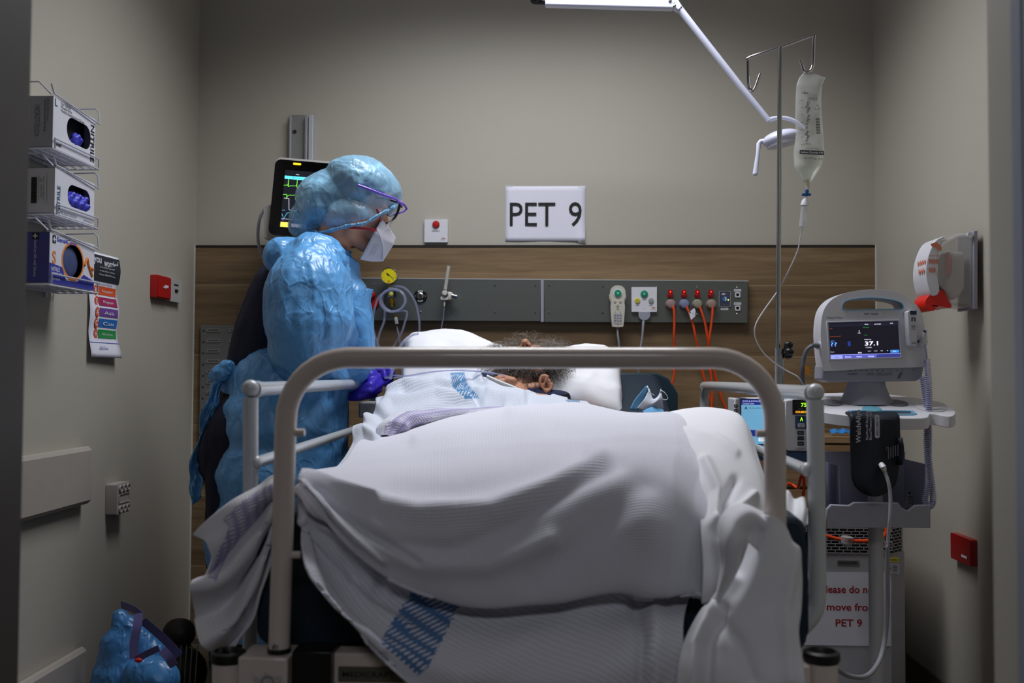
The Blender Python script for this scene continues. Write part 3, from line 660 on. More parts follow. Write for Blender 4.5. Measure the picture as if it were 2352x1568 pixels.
def beats(v0, h, mi, n=9, w=.11, dn=.02):
    p = []
    for k in range(n): u = k*w; p += [(u, v0), (u+.045, v0-.01), (u+.05, v0+dn*.2), (u+.053, v0-h), (u+.058, v0+dn), (u+.07, v0+.01), (u+.09, v0-.005)]
    trace([q for q in p if q[0] < .99], mi)
beats(.275, .13, 1); beats(.44, -.07, 1)
p = []
for k in range(4): u = .02+.25*k; p += [(u, .50), (u+.06, .50), (u+.075, .70), (u+.16, .71), (u+.19, .66), (u+.205, .57), (u+.215, .71)]
trace([q for q in p if q[0] < .99], 2)
trace([(.01,.78),(.04,.86),(.075,.76),(.12,.74),(.145,.86),(.18,.70),(.22,.78),(.27,.84),(.32,.74),(.38,.76),(.43,.86),(.5,.72),(.56,.8),(.62,.76),(.7,.86),(.78,.74)], 3)
tr.rect(sx0+sw*.5, sy0+sh*.135, z, sw*.98, .0008, 2); tr.rect(sx0+sw*.06, sy0+sh*.035, z, sw*.11, sh*.085, 4)
tr.rect(sx0+sw*.24, sy0+sh*.035, z, sw*.20, sh*.06, 2)
tr.text('-?-', *sp(.18,.925)[:2], z, .010, mi=5, bold=True); tr.text('NBP', *sp(.03,.885)[:2], z, .003, mi=5); tr.text('SpO2', *sp(.03,.715)[:2], z, .004, mi=3)
tr.text('Adult', *sp(.16,.065)[:2], z, .004, mi=2); tr.text('Name, Bed', *sp(.47,.065)[:2], z, .004, mi=2); tr.text('NBP interrupted', *sp(.16,.13)[:2], z+.0003, .005, mi=6)
tr.build('screen_traces', [scr('cyan_px', (90,215,240), 1.0), scr('green_px', (120,225,70), 1.1), scr('white_px', (220,220,235), .9), scr('blue_px', (90,190,235), 1.0), scr('yellow_px', (225,215,90), .9), scr('violet_px', (170,90,235), 1.1), ink], t, smooth=False)
MB().box((P(700,450,YM).x, (YM+.07+WALLY-.04)/2, P(700,450,YM).z), (.07, WALLY-.04-YM-.07+.02, .10)).build('mount_arm', grey_pl, t, bevel=.006)
MB().pp([(604,470),(625,470),(640,560),(607,548)], YM+.02, .045).build('side_module', mat('module_grey', (165,165,162), .4), t, bevel=.004)
MB().pp([(632,545),(700,545),(700,566),(640,566)], YM+.01, .06).build('lower_handle', MATS['monitor_casing'], t, bevel=.004)
tag(MB().tube([P(615,472,YM+.03), P(600,492,YM+.03), P(593,525,YM+.05), P(594,560,YM+.08), P(604,590,YM+.1), P(625,620,YM+.12)], .0055, 10, sm=6).build('monitor_cable', grey_pl), 'grey cable looping from the left side of the patient monitor', 'cable')
# emergency plate
t = wthing('emergency_button_plate', 'white plate with red EMERGENCY button above the timber panel', 'button', 1002, 558); F = FW(wp(1002.5, 531))
w, h = 54*S, 53*S
MB(F).prism(rrect(w, h, .003), 0, .014).build('plate', white_pl, t, bevel=.002)
MB(F).lathe([(.0135,.014),(.0135,.019),(.010,.023),(.004,.024)], (0,.0235,0), (0,0,1)).build('button', red_pl, t)
q = MB(F); q.text('EMERGENCY', 0, -.001, .0146, None, .030, bold=True); q.rect(.028, -.028, .0146, .014, .003, 1); q.text('NESS CORP', .026, -.034, .0146, None, .018, 0); q.build('lettering', [ink, red_ink], t, smooth=False)
# PET 9 sign
t = wthing('paper_sign', 'white paper sign reading PET 9 taped to back wall', 'sign', 1252, 555, d=0); c = wp(1252.5, 491); F = FW(c); w, h = 184*S, 128*S
G = [[F @ Vector((-w/2+w*j/16, -h/2+h*i/12, .0015+.010*max(0, (j/16-.85))*max(0, .3-i/12)*20+.0012*math.sin(j*.6)*(1-i/12))) for j in range(17)] for i in range(13)]
MB().grid(G).build('sheet', paper, t, solid=.0004)
q = MB(F); q.text('PET', -w*.16, -.002, .0045, h*.42, w*.57); q.text('9', w*.375, -.002, .0045, h*.44, w*.16); q.build('lettering', ink, t, smooth=False)
for a, b, c in ((-w*.46, h*.5, .0032), (w*.46, h*.48, .0032), (w*.46, -h*.5, .0075)): q = MB(F); q.rect(a, b, c, .03, .011); q.build('tape', clear_film, t, smooth=False)
# service panel
panel_m = mat('brushed_grey_steel', (112,116,112), .42, .75, .05, 8, .05, 300); PD = .045
t = wthing('service_panel', 'long brushed steel medical service panel behind the bed', 'wall panel', 1250, 742)
for a, b in ((700, 1242), (1249, 1718)): 
    ya0 = 638+(a-820)*.0078; yb0 = 638+(b-820)*.0078
    MB().pp([(a,ya0),(b,yb0),(b,yb0+96),(a,ya0+98)], WALLY-PD, PD-.014).build('cover', panel_m, t, bevel=.002)
MB().pp([(1242,641),(1249,641),(1249,739),(1242,739)], WALLY-PD-.002, PD-.014).build('divider', grey_pl, t)
MB().pp([(700,636.6),(1719,644.0),(1719,646),(700,638.6)], WALLY-PD-.001, PD-.014).build('top_edge', mat('bright_edge', (200,202,205), .35, .5), t)
for a, b in ((859,653),(966,653.5),(1137,654.5),(1230,655),(1261,655),(1385,657),(966,716),(1028,717),(1137,717),(1230,717),(1261,717),(1384,718),(1509,658),(1509,720),(1601,659),(1601,721),(1693,660),(1693,721)):
    MB().lathe([(.0038,0),(.0038,.001),(.002,.0024)], wp(a, b, PD), (0,-1,0), 10).build('screw', chrome, t)
q = MB(FW(wp(1702, 648, PD))); q.text('ELECTRICAL', 0, 0, .001, .0024, .028); q.build('lettering', ink, t, smooth=False)
def pth(name, lab, cat, px, py, group=None): return thing(name, lab, cat, wp(px, py, PD), group)
def pf(px, py, d=0): return FW(wp(px, py, PD+d))
# red outlet beside nurse, AIR outlet
t = pth('gas_outlet', 'round red gas outlet partly hidden behind the nurse gown', 'gas outlet', 856, 700)
F = pf(855, 688); MB(F).lathe([(.026,0),(.026,.006),(.021,.012),(.010,.013)], (0,-.012,0), (0,0,1)).build('ring', red_pl, t); MB(F).lathe([(.012,0),(.013,.022),(.009,.028)], (.002,.016,0), (0,0,1)).build('knob', red_pl, t)
t = pth('gas_outlet', 'black and white round AIR gas outlet beside suction gauge', 'gas outlet', 966, 695)
F = pf(966, 680); MB(F).lathe([(.0245,0),(.0245,.005),(.022,.007),(.013,.007),(.013,.004)], (0,0,0), (0,0,1), 36).build('ring', black_pl, t)
MB(F).lathe([(.0125,.004),(.0125,.012),(.009,.014),(.0085,.010)], (0,0,0), (0,0,1)).build('socket', steel, t); MB(F).lathe([(.006,.008),(.006,.013),(.002,.013)], (0,0,0), (0,0,1)).build('valve', mat('dark_brass', (90,70,40), .4, .8), t)
q = MB(F)
for a0, a1 in ((60,120),(240,300)):
    o = [(.0215*math.cos(math.radians(a)), .0215*math.sin(math.radians(a))) for a in range(a0, a1+1, 6)]+[(.0145*math.cos(math.radians(a)), .0145*math.sin(math.radians(a))) for a in range(a1, a0-1, -6)]
    q.prism(o, .0072, .0078)
for a in (0, 180): q.text('AIR', .0182*math.cos(math.radians(a)), .0, .0076, .003, mi=0, rot=math.radians(a-90 if a == 0 else 90))
q.text('AIR', 0, .0180, .0080, .0042, .011, mi=1, bold=True); q.text('MEDICAL', 0, -.0180, .0080, .0028, .011, mi=1); q.build('lettering', [mat('outlet_white', (190,190,185), .5), ink], t, smooth=False)
# suction regulator and its tubing
t = pth('suction_regulator', 'suction regulator with yellow dial gauge on service panel', 'regulator', 902, 715)
F = pf(894, 633, .055); R_ = 19.5*S
MB(F).lathe([(R_,-.018),(R_,.004),(R_*.92,.006),(R_*.90,.003),(.001,.003)], (0,0,0), (0,0,1), 40).build('gauge_case', chrome, t)
g = MB(F); g.lathe([(R_*.89,.003),(R_*.89,.0036),(.001,.0036)], (0,0,0), (0,0,1), 40, 0); g.build('dial', mat('yellow_dial', (222,208,20), .5), t)
g = MB(F)
for k in range(11):
    a = math.radians(225-27*k); g.rect(.78*R_*math.cos(a), .78*R_*math.sin(a), .0040, R_*.16, .0010, 0, a); g.rect(.60*R_*math.cos(a), .60*R_*math.sin(a), .0040, R_*.10, .0008, 1, a)
g.text('kPa', 0, -R_*.68, .0040, R_*.28, R_*.36, 1, bold=True)
g.rect(R_*.12, -R_*.04, .0050, R_*1.05, .0014, 0, math.radians(-37)); g.rect(-R_*.16, R_*.18, .0052, R_*.34, .0042, 0, math.radians(-37)); g.lathe([(.0026,.004),(.0026,.006),(.001,.006)], (-.001,.003,0), (0,0,1), 12, 0)
g.build('scale_marks', [ink, red_ink], t, smooth=False)
MB(F).cyl((0,-R_-.001,-.006), (.004,-R_-.016,-.006), .0045).build('stem', brass, t)
MB(pf(899, 672, .04)).prism(rrect(.017, .036, .003), 0, .018).build('valve_body', mat('pale_teal_metal', (140,155,155), .4, .4), t, bevel=.002)
MB(pf(899, 675, .058)).lathe([(.007,0),(.007,.004),(.005,.005)], (0,0,0), (0,0,1), 20).build('control_knob', yellow_b, t)
MB(pf(900, 700, .03)).cyl((0,.022,.018), (.002,.004,.018), .008).cyl((.002,.006,.018), (.004,-.010,.018), .0055).cyl((0,.012,.012),(0,.012,-.03),.009).build('brass_fitting', brass, t)
MB(pf(908, 676, .05)).prism(rrect(.006, .022, .002), 0, .012).build('toggle', black_pl, t)
MB(pf(909, 726, .03)).cyl((-.003,.006,0), (-.001,-.004,0), .0065, mi=0).cyl((-.001,-.003,0), (.004,-.028,0), .0062, .0068, mi=1).build('tube_connector', [brass, white_pl], t)
tube_m = mat('clear_tubing', (185,192,225), .08, trans=.55, ior=1.3, alpha=.55)
tt = thing('suction_tubing', 'coiled clear suction tubing hanging from the yellow gauge regulator', 'tubing', wp(905, 745, .09))
pts = []
for k in range(52):
    a = k/52*2*math.pi*2.6+1.2; r = 28+3.5*math.sin(k*.35); pts.append(wp(904+r*math.cos(a), 692-r*math.sin(a)*.92, .10+.012*math.sin(a*.38)))
pts += [wp(934,715,.10), wp(930,740,.10), wp(922,765,.10), wp(908,790,.09), wp(890,815,.09)]
MB().tube(pts, .0042, 8, sm=3).build('coil', tube_m, tt)
MB().tube([wp(895,668,.09), wp(872,680,.10), wp(860,710,.10), wp(856,745,.10), wp(862,775,.10), wp(872,800,.10)], .0042, 8, sm=6).build('left_loop', tube_m, tt)
MB().tube([wp(900,656,.09), wp(930,662,.10), wp(952,690,.10), wp(962,730,.10), wp(963,765,.10), wp(958,800,.10)], .0042, 8, sm=6).build('right_loop', tube_m, tt)
MB().tube([wp(884,712,.10), wp(882,738,.10), wp(872,765,.10), wp(864,800,.10)], .0045, 8, sm=6).build('drop', tube_m, tt)
MB().tube([wp(911,748,.07), wp(917,775,.08), wp(920,800,.08), wp(924,860,.08)], .0028, 8, sm=6).build('thin_line', tube_m, tt)
# oxygen flowmeter
t = pth('oxygen_flowmeter', 'oxygen flowmeter with upright clear scale tube on service panel', 'flowmeter', 1024, 700)
MB(pf(1024,676,.045)).cyl((-.003,.012,0), (.010,.104,0), .0066, .0066, n=18).build('scale_tube', mat('flow_tube', (205,205,195), .12, alpha=.55), t)
MB(pf(1024,676,.045)).cyl((-.003,.012,0), (.0095,.100,0), .0026, n=10).build('inner_tube', white_pl, t)
q = MB(pf(1024,676,.0525)); [q.rect(.000+k*.0011, .030+k*.0085, .001, .004, .0009, 0, -.13) for k in range(8)]; q.build('scale_marks', ink, t, smooth=False)
MB(pf(1024,676,.02)).cyl((-.004,.006,.026), (0,.017,.026), .010, mi=0).cyl((0,0,-.02),(0,0,.03),.012).build('collar', chrome, t)
MB(pf(1022,685,.03)).prism(rrect(.028,.013,.003), 0, .018).build('body', mat('chalk_plastic', (200,196,188), .4), t, bevel=.002)
MB(pf(1022,673,.045)).lathe([(.011,0),(.011,.010),(.008,.012)], (0,0,0), (0,0,1), 6).build('front_knob', MATS['chalk_plastic'], t, smooth=False)
MB(pf(1033,680,.02)).lathe([(.016,0),(.015,.014),(.012,.016)], (0,0,0), (0,0,1)).build('back_disc', MATS['chalk_plastic'], t)
MB(pf(1038,679,.035)).cyl((0,.001,0), (.020,-.005,.004), .0075, mi=0).build('side_knob', chrome, t)
MB(pf(1021,693,.038)).cyl((0,.006,0), (-.0005,-.011,0), .0038).cyl((-.0005,-.010,0), (-.001,-.017,0), .0028).build('outlet_nipple', MATS['chalk_plastic'], t)
tag(MB().tube([wp(1020.5,706,.085), wp(1018,730,.085), wp(1014,752,.09), wp(1012,775,.10)], .0018, 8, sm=5).build('oxygen_line', tube_m), 'thin clear oxygen line dropping from flowmeter to behind the pillow', 'tubing')
# handset
t = pth('nurse_call_handset', 'ivory nurse call handset with green button hooked on service panel', 'handset', 1418, 752)
F = pf(1418, 703, .012); k = S
o = [(-17,32),(-14,40),(-7,45),(0,46),(7,45),(14,40),(17,32),(17,20),(14,10),(16,-2),(13,-42),(9,-47),(-9,-47),(-13,-42),(-16,-2),(-14,10),(-17,20)]
ivory = mat('ivory_plastic', (196,192,180), .35)
MB(F).prism(catmull([(a*k, b*k) for a, b in o], 3, True), 0, .024).build('body', ivory, t, bevel=.004, seg=3)
MB(F).lathe([(.0165,.024),(.0165,.026),(.0145,.0262)], (0,28*k,0), (0,0,1), 30).build('button_ring', white_pl, t); MB(F).lathe([(.0132,.026),(.0125,.029),(.006,.030)], (0,28*k,0), (0,0,1), 30).build('call_button', green_b, t)
for a, b in ((-6.5,10),(5.5,10),(-.5,1)): MB(F).lathe([(.0052,.024),(.0052,.0262),(.0042,.0264)], (a*k,b*k,0), (0,0,1), 18).build('button', ivory, t)
q = MB(F); q.prism(rrect(20*k, 24*k, .003, cx=0, cy=-29*k), .024, .0248)
q.build('keypad', mat('keypad_grey', (165,166,170), .45), t)
q = MB(F)
for r in range(3):
    for c in range(3): q.rect((c-1)*6*k, (-22-6*r)*k, .0254, 2.6*k, 1.6*k, 0)
q.text('TV', 0, -8*k, .0252, 4*k, mi=0); q.rect(0, -42*k, .0254, 1.4*k, 5*k, 1); q.text('+', -5.5*k, -14*k, .0252, 2.5*k, mi=0); q.text('-', 5.5*k, -14*k, .0252, None, 2.5*k, mi=0)
for a, b in ((-6.5,10),(5.5,10),(-.5,1)): q.text('i', a*k, b*k, .0268, 4*k, mi=0, bold=True)
q.text('o', 0, 28*k, .0302, 4*k, mi=2, bold=True); q.build('keypad_marks', [ink, red_ink, light_ink], t, smooth=False)
for s in (-1, 1): MB(F).prism([(s*17*k,26*k),(s*19*k,26*k),(s*19*k,18*k),(s*14*k,2*k),(s*13*k,2*k)], .0, .018).build('hook', ivory, t)
MB().tube([wp(1418,750,.07), wp(1419,768,.07), wp(1421,785,.07), wp(1424,820,.06), wp(1426,870,.04)], .0038, 8, sm=5).build('cable', grey_pl, t)
# nurse call plate
t = pth('nurse_call_plate', 'white square nurse call plate with green, yellow and grey buttons', 'call plate', 1479, 716)
F = pf(1479, 688); w = 57*S; h = 56*S
MB(F).prism(rrect(w, h, .002), 0, .012).build('plate', white_pl, t, bevel=.0015)
MB(F).lathe([(.0135,.012),(.013,.016),(.007,.018)], (.0,.020,0), (0,0,1), 30).build('nurse_button', green_b, t); MB(F).lathe([(.0098,.012),(.0095,.016),(.005,.017)], (-.0253,-.004,0), (0,0,1), 26).build('staff_button', yellow_b, t); MB(F).lathe([(.0098,.012),(.0095,.016),(.005,.017)], (.0248,-.004,0), (0,0,1), 26).build('cancel_button', mat('grey_button', (150,152,155), .4), t)
q = MB(F); q.text('NURSE', 0, -.001, .0126, None, .014, bold=True); q.text('STAFF', -.0253, -.022, .0126, None, .013, bold=True); q.text('CANCEL', .0245, -.022, .0126, None, .015, bold=True); q.text('STAFF', -.0253, -.004, .0174, None, .010); q.lathe([(.0012,.012),(.0012,.0128),(.0003,.0128)], (0,-.034,0), (0,0,1), 10, 1)
q.rect(.034, -.030, .0126, .013, .0026, 1); q.text('NESS CORP', .033, -.036, .0126, None, .016); q.text('o', 0, .020, .0184, .006, mi=2, bold=True); q.build('lettering', [ink, red_ink, light_ink], t, smooth=False)
q = MB(pf(1479, 716.5)); q.prism([(-.021,0),(.021,0)]+[(.021*math.cos(a), -.012-.019*math.sin(a)) for a in np.linspace(0, math.pi, 14)], 0, .016); q.build('connector', grey_pl, t, bevel=.002)
MB().tube([wp(1478,734,.055), wp(1477,750,.06), wp(1475,775,.06), wp(1471,800,.06), wp(1468,830,.06), wp(1466,880,.04)], [.005,.0045,.0036,.0036,.0036,.0036], 8, sm=5).build('cable', grey_pl, t)
# power outlets
plugc = [(200,170,170),(165,175,215),(190,190,165),(200,175,160)]
lab = ['leftmost of the four red switched power outlets on service panel', 'second from left of the four red switched power outlets, its cord carrying a white tag', 'third from left of the four red switched power outlets', 'rightmost of the four red switched power outlets, beside the dark data plate']
red_sw = mat('glossy_red_switch', (150,8,6), .2, emit=.03); red_led = mat('red_led', (255,50,40), .4, emit=5)
for i, (x, y) in enumerate(((1540,699),(1571.5,699),(1602,699),(1633,700))):
    t = pth('power_outlet', lab[i], 'power outlet', x, y+12, 'power outlets on the service panel')
    F = pf(x, y); MB(F).lathe([(.021,0),(.021,.003),(.018,.004)], (0,0,0), (0,0,1), 30).build('socket_face', mat('socket_grey', (95,92,90), .4), t)
    F2 = pf(x-1, 676); MB(F2).lathe([(.0095,0),(.0095,.010),(.007,.014),(.002,.015)], (0,-.004,0), (0,0,1), 24).prism(rrect(.0155,.016,.004,cy=.008), 0, .013).build('switch', red_sw, t, bevel=.001)
    MB(F2).lathe([(.0022,.013),(.0020,.0142),(.0005,.0145)], (0,.009,0), (0,0,1), 12).build('indicator', red_led, t)
cords = [[(1544,699),(1548,712),(1549,740),(1548,770),(1548,800),(1549,850),(1545,875),(1537,900),(1530,930)],
         [(1575,699),(1582,716),(1591,742),(1597,770),(1603,800),(1610,840),(1618,870),(1628,905),(1638,940),(1642,990)],
         [(1605,699),(1613,720),(1620,745),(1625,775),(1628,800),(1631,845),(1635,880),(1636,910),(1634,940),(1632,990)],
         [(1637,699),(1636,725),(1633,750),(1629,780),(1628,802),(1637,840),(1648,880),(1658,915),(1670,945),(1680,990)]]
cl = ['orange power cord from the leftmost outlet, bending left near the mattress', 'tagged orange power cord from the second outlet', 'orange power cord from the third outlet', 'orange power cord from the rightmost outlet crossing its neighbour']
for i, c in enumerate(cords):
    t = thing('extension_cord', cl[i], 'power cord', wp(c[0][0], c[0][1], .08), 'orange power cords')
    F = pf(c[0][0]-4, 699, .004)
    MB(F).lathe([(.0185,0),(.0185,.016),(.014,.024),(.006,.027)], (0,0,0), (0,0,1), 28).build('plug', mat('plug_%d' % i, plugc[i], .1, trans=.35, ior=1.3, alpha=.8), t, props=None)
    q = MB(F); 
    for a in (0, 2.1, 4.2): q.box((.008*math.cos(a), .008*math.sin(a), .010), (.005,.003,.016), R=Matrix.Rotation(a, 3, 'Z'))
    q.build('plug_pins', mat('plug_core', (150,140,120), .4, .5), t)
    MB().tube([wp(c[0][0], c[0][1], PD+.024)]+[wp(a, b, .075 if k < 3 else (.065-.02*(i % 2)*(1 if k > 3 else 0))) for k, (a, b) in enumerate(c[1:])], .0042, 8, sm=5).build('cord', orange_cord_m, t)
    if i == 1:
        F = pf(1591, 722, .045); MB(F).prism([(-.014,.008),(.006,.024),(.010,.014),(.009,-.006),(-.006,-.020)], 0, .0008).build('tag', paper, t)
        q = MB(F); q.text('TESTED', .001, .004, .0012, None, .010, rot=1.2); q.text('next due', .004, -.002, .0012, None, .010, rot=1.2); q.rect(-.010, .008, .0012, .004, .008, 0, .5); q.build('tag_print', ink, t, smooth=False)
# data plate + network jacks
t = pth('data_plate', 'small dark plate with blue half disc switch on service panel', 'data plate', 1664, 704)
F = pf(1664.5, 686.5); w = 26*S; h = 35*S
MB(F).prism(rrect(w, h, .003), 0, .004, [rrect(w-.003, h-.003, .002)]).build('frame', mat('pale_frame', (150,160,165), .4), t)
MB(F).prism(rrect(w-.003, h-.003, .002), 0, .0025).build('plate', mat('slate_plate', (62,66,88), .4), t)
q = MB(F); q.prism(rrect(.013,.007,.002,cx=-.005,cy=.018), .0025, .0045, mi=0)
q.prism([(0,.009*1)]+[(-.009*math.sin(a), .009*math.cos(a)) for a in np.linspace(.05, math.pi-.05, 12)]+[(0,-.009)], .0025, .005, mi=1); q.prism([(.0005,-.009)]+[(.0005+.006*math.sin(a), -.009*math.cos(a)) for a in np.linspace(.05, math.pi-.05, 12)]+[(.0005,.009)], .0025, .005, mi=0)
q.v = [v for v in q.v]; q.build('switch', [mat('pale_cyan', (190,205,205), .4), mat('mid_blue', (45,120,190), .4)], t)
MB(F).lathe([(.0016,.0025),(.0014,.004),(.0004,.004)], (.0125,-.0035,0), (0,0,1), 10).build('indicator', mat('warm_led', (255,210,120), .4, emit=5), t)
q = MB(F); q.text('MEDICAL', -.005, .018, .0049, None, .010, 0); q.text('IT', .009, .018, .0030, .004, None, 1); q.text('RESET', -.001, -.020, .003, None, .010, 1); q.build('lettering', [ink, red_ink], t, smooth=False)
q = MB(pf(1664, 709)); q.prism(rrect(.027,.008,.001), 0, .001, mi=0); q.text('MD4-DL-1', 0, 0, .0014, None, .021, 1, bold=True); q.build('label', [paper, ink], t, smooth=False)
for (y, s, lb) in ((677, 'MD4-D1-46', 'upper white network jack at right end of service panel'), (707.5, 'MD4-D1-47', 'lower white network jack at right end of service panel')):
    t = pth('network_jack', lb, 'network jack', 1694, y+6, 'network jacks on the service panel'); F = pf(1694, y)
    MB(F).prism(rrect(.019,.019,.004), 0, .004, [[(-.0058,-.004),(-.0025,-.004),(-.0025,-.0062),(.0025,-.0062),(.0025,-.004),(.0058,-.004),(.0058,.005),(-.0058,.005)]]).build('bezel', white_pl, t)
    MB(F).rect(0,0,.0006,.015,.015).build('port', black_pl, t, smooth=False)
    q = MB(pf(1694, y-10.5)); q.prism(rrect(.026,.0085,.001), 0, .001, mi=0); q.text(s, 0, 0, .0014, None, .021, 1, bold=True); q.build('label', [paper, ink], t, smooth=False)
MB()
# louvre board behind nurse
t = wthing('louvre_panel', 'grey metal slotted louvre panel on back wall behind the nurse', 'louvre panel', 540, 1060)
Yl = WALLY-.03; zt_ = P(500, 746, Yl).z; zb_ = P(500, 1100, Yl).z; x0 = P(460, 800, Yl).x; x1 = x0+.40
lm = mat('louvre_metal', (118,118,118), .45, .3)
MB().bb((x0, Yl, zb_), (x1, Yl+.008, zt_)).build('sheet', lm, t, bevel=.002)
for c in range(5):
    for r in range(14):
        x = x0+.050+.084*c; z = zt_-.022-.0385*r
        if z < zb_+.02 or x > x1-.02: continue
        q = MB(FW((x, Yl, z))); q.prism([(-.025,.008),(.025,.008),(.025,-.004),(-.025,-.004)], 0, .003, [[(-.021,.005),(.021,.005),(.021,-.001),(-.021,-.001)]]); q.build('louvre', mat('louvre_lip', (150,150,150), .4, .3), t)
q = MB()
for r in range(12): q.lathe([(.0035,0),(.0035,.0012),(.001,.0012)], (x0+.012, Yl, zt_-.022-.042*r), (0,-1,0), 10)
q.build('screw_holes', mat('dark_metal', (50,48,46), .5, .4), t)
# ---------------------------------------------------------------- bedside cabinet, blue mask on it
Yc = 3.42; zc = P(2000, 1003, Yc).z; xa = P(1700, 1000, Yc).x
oak2 = wood_mat('cabinet_oak', (120,90,58), (142,110,74), (165,134,98), .9)
t = thing('bedside_cabinet', 'oak bedside cabinet in back right corner behind the vital signs cart', 'cabinet', ((xa+XR)/2, 3.55, 0))
MB().bb((xa, Yc, zc-.022), (XR-.01, WALLY-.03, zc)).build('top', oak2, t, bevel=.002)
MB().bb((xa+.01, Yc+.02, .06), (XR-.02, WALLY-.035, zc-.022)).build('body', oak2, t)
MB().bb((xa+.015, Yc+.002, zc-.17), (XR-.025, Yc+.02, zc-.030)).build('drawer', oak2, t, bevel=.002)
MB().bb((xa+.015, Yc+.002, .08), (XR-.025, Yc+.02, zc-.18)).build('door', oak2, t, bevel=.002)
MB().tube([((xa+XR)/2-.06, Yc+.002, zc-.1), ((xa+XR)/2-.06, Yc-.02, zc-.1), ((xa+XR)/2+.06, Yc-.02, zc-.1), ((xa+XR)/2+.06, Yc+.002, zc-.1)], .005, 8).build('handle', steel, t)
bl = mat('blue_mask_fabric', (50,140,220), .7)
c = P(1932, 993, Yc+.06); G = [[(c.x-.035+.075*j/8, Yc+.05+.03*i/4, zc+.004+.010*math.sin(j*.9)**2*(1-abs(j/4-1)*.5)+.003*i) for j in range(9)] for i in range(5)]
tag(MB().grid(G).build('face_mask', bl, solid=.002), 'crumpled bright blue mask lying on the bedside cabinet', 'face mask')
# ================================================================== EXAM LAMP
YLp = 3.10; lampw = mat('lamp_enamel', (205,207,228), .28, coat=.3)
t = thing('examination_lamp', 'white articulated examination lamp reaching down from above the bed', 'lamp', P(1235, 6, YLp))
LP_ = lambda x, y, d=0: P(x, y, YLp+d)
MB().cyl(LP_(1232,-4), (LP_(1232,-4).x, YLp, CEIL-.03), .018).lathe([(.06,0),(.06,.03),(.02,.05)], (LP_(1232,-4).x, YLp, CEIL-.001), (0,0,-1)).build('ceiling_stem', lampw, t)
MB().sph(LP_(1234,2), (.022,.018,.012)).cyl(LP_(1240,4), LP_(1262,4), .009).build('elbow_joint', black_pl, t)
MB().pp([(1252,-6),(1545,-6),(1552,4),(1548,19),(1252,11)], YLp-.016, .032).build('upper_arm', lampw, t, bevel=.005, seg=3)
MB().pp([(1545,-6),(1556,-4),(1568,14),(1558,24),(1543,14)], YLp-.014, .028).build('knuckle', lampw, t, bevel=.003)
for a, b in ((1539,2),(1549,14)): MB().lathe([(.005,0),(.005,.003),(.002,.005)], P(a,b,YLp-.016), (0,-1,0), 12).build('bolt', chrome, t)
MB().tube([LP_(1556,14), LP_(1600,70), LP_(1700,197), LP_(1766,277)], [.0115,.0105,.0100,.0085], 16).build('lower_arm', lampw, t)
MB().tube([LP_(1766,275), LP_(1785,271), LP_(1808,272), LP_(1830,281), LP_(1848,296)], [.0075,.0065,.0065,.0065,.006], 12, sm=6).build('yoke', lampw, t)
R = Matrix.Rotation(math.radians(12), 3, 'Y').to_3x3(); hc = LP_(1795, 318)
R = Matrix.Rotation(math.radians(-12), 3, 'Y')
MB().sph(hc, (.060,.055,.026), R, 40, 20).build('head', lampw, t)
MB().lathe([(.050,-.004),(.048,.006),(.01,.010)], hc+R @ Vector((0,0,-.016)), R @ Vector((0,0,-1)), 36).build('lens', mat('lamp_lens', (190,192,205), .2), t)
MB().tube([LP_(1760,322), LP_(1746,325), LP_(1743,330), LP_(1741,350), LP_(1735,398)], [.007,.007,.0075,.006,.0085], 12).sph(LP_(1735,398), .0085).build('handle', lampw, t)
# ================================================================== IV POLE
YP = 2.75; t = thing('iv_pole', 'slim steel IV pole with double hook at bed head', 'iv pole', (P(1786, 900, YP).x, YP, .42)); xp = P(1787, 870, YP).x
pole = lambda x, y, d=0: P(x, y, YP+d)
MB().tube([pole(1786,880), pole(1792,108)], .0066, 16).build('pole', steel, t)
MB().tube([pole(1719,205,-.0), pole(1717,140), pole(1722,132), pole(1793,108), pole(1866,82), pole(1869,88), pole(1867,150), pole(1858,164), pole(1847,163), pole(1839,138)][1:] , .0045, 12, sm=3).build('hook_bar', chrome, t)
MB().tube([pole(1718,140), pole(1719,195), pole(1724,206), pole(1733,205), pole(1746,170)], .0045, 12, sm=3).build('hook', chrome, t)
MB().tube([pole(1790,800), (xp, YP, .46)], .0125, 20).build('sleeve', steel, t)
MB().tube([pole(1796,801), pole(1803,803)], .004, 10).build('clamp_bolt', chrome, t)
k = MB(); kc = pole(1811, 804, -.01)
k.lathe([(.012,-.006),(.012,.006),(.004,.008)], kc, (1,0,0), 16)
for a in range(4): k.sph(kc+Vector((0, .013*math.cos(a*math.pi/2+.3), .015*math.sin(a*math.pi/2+.3))), (.013,.010,.010))
k.sph(kc, (.008,.014,.014))
k.build('clamp_knob', black_pl, t, remesh=.0022, rsmooth=3)
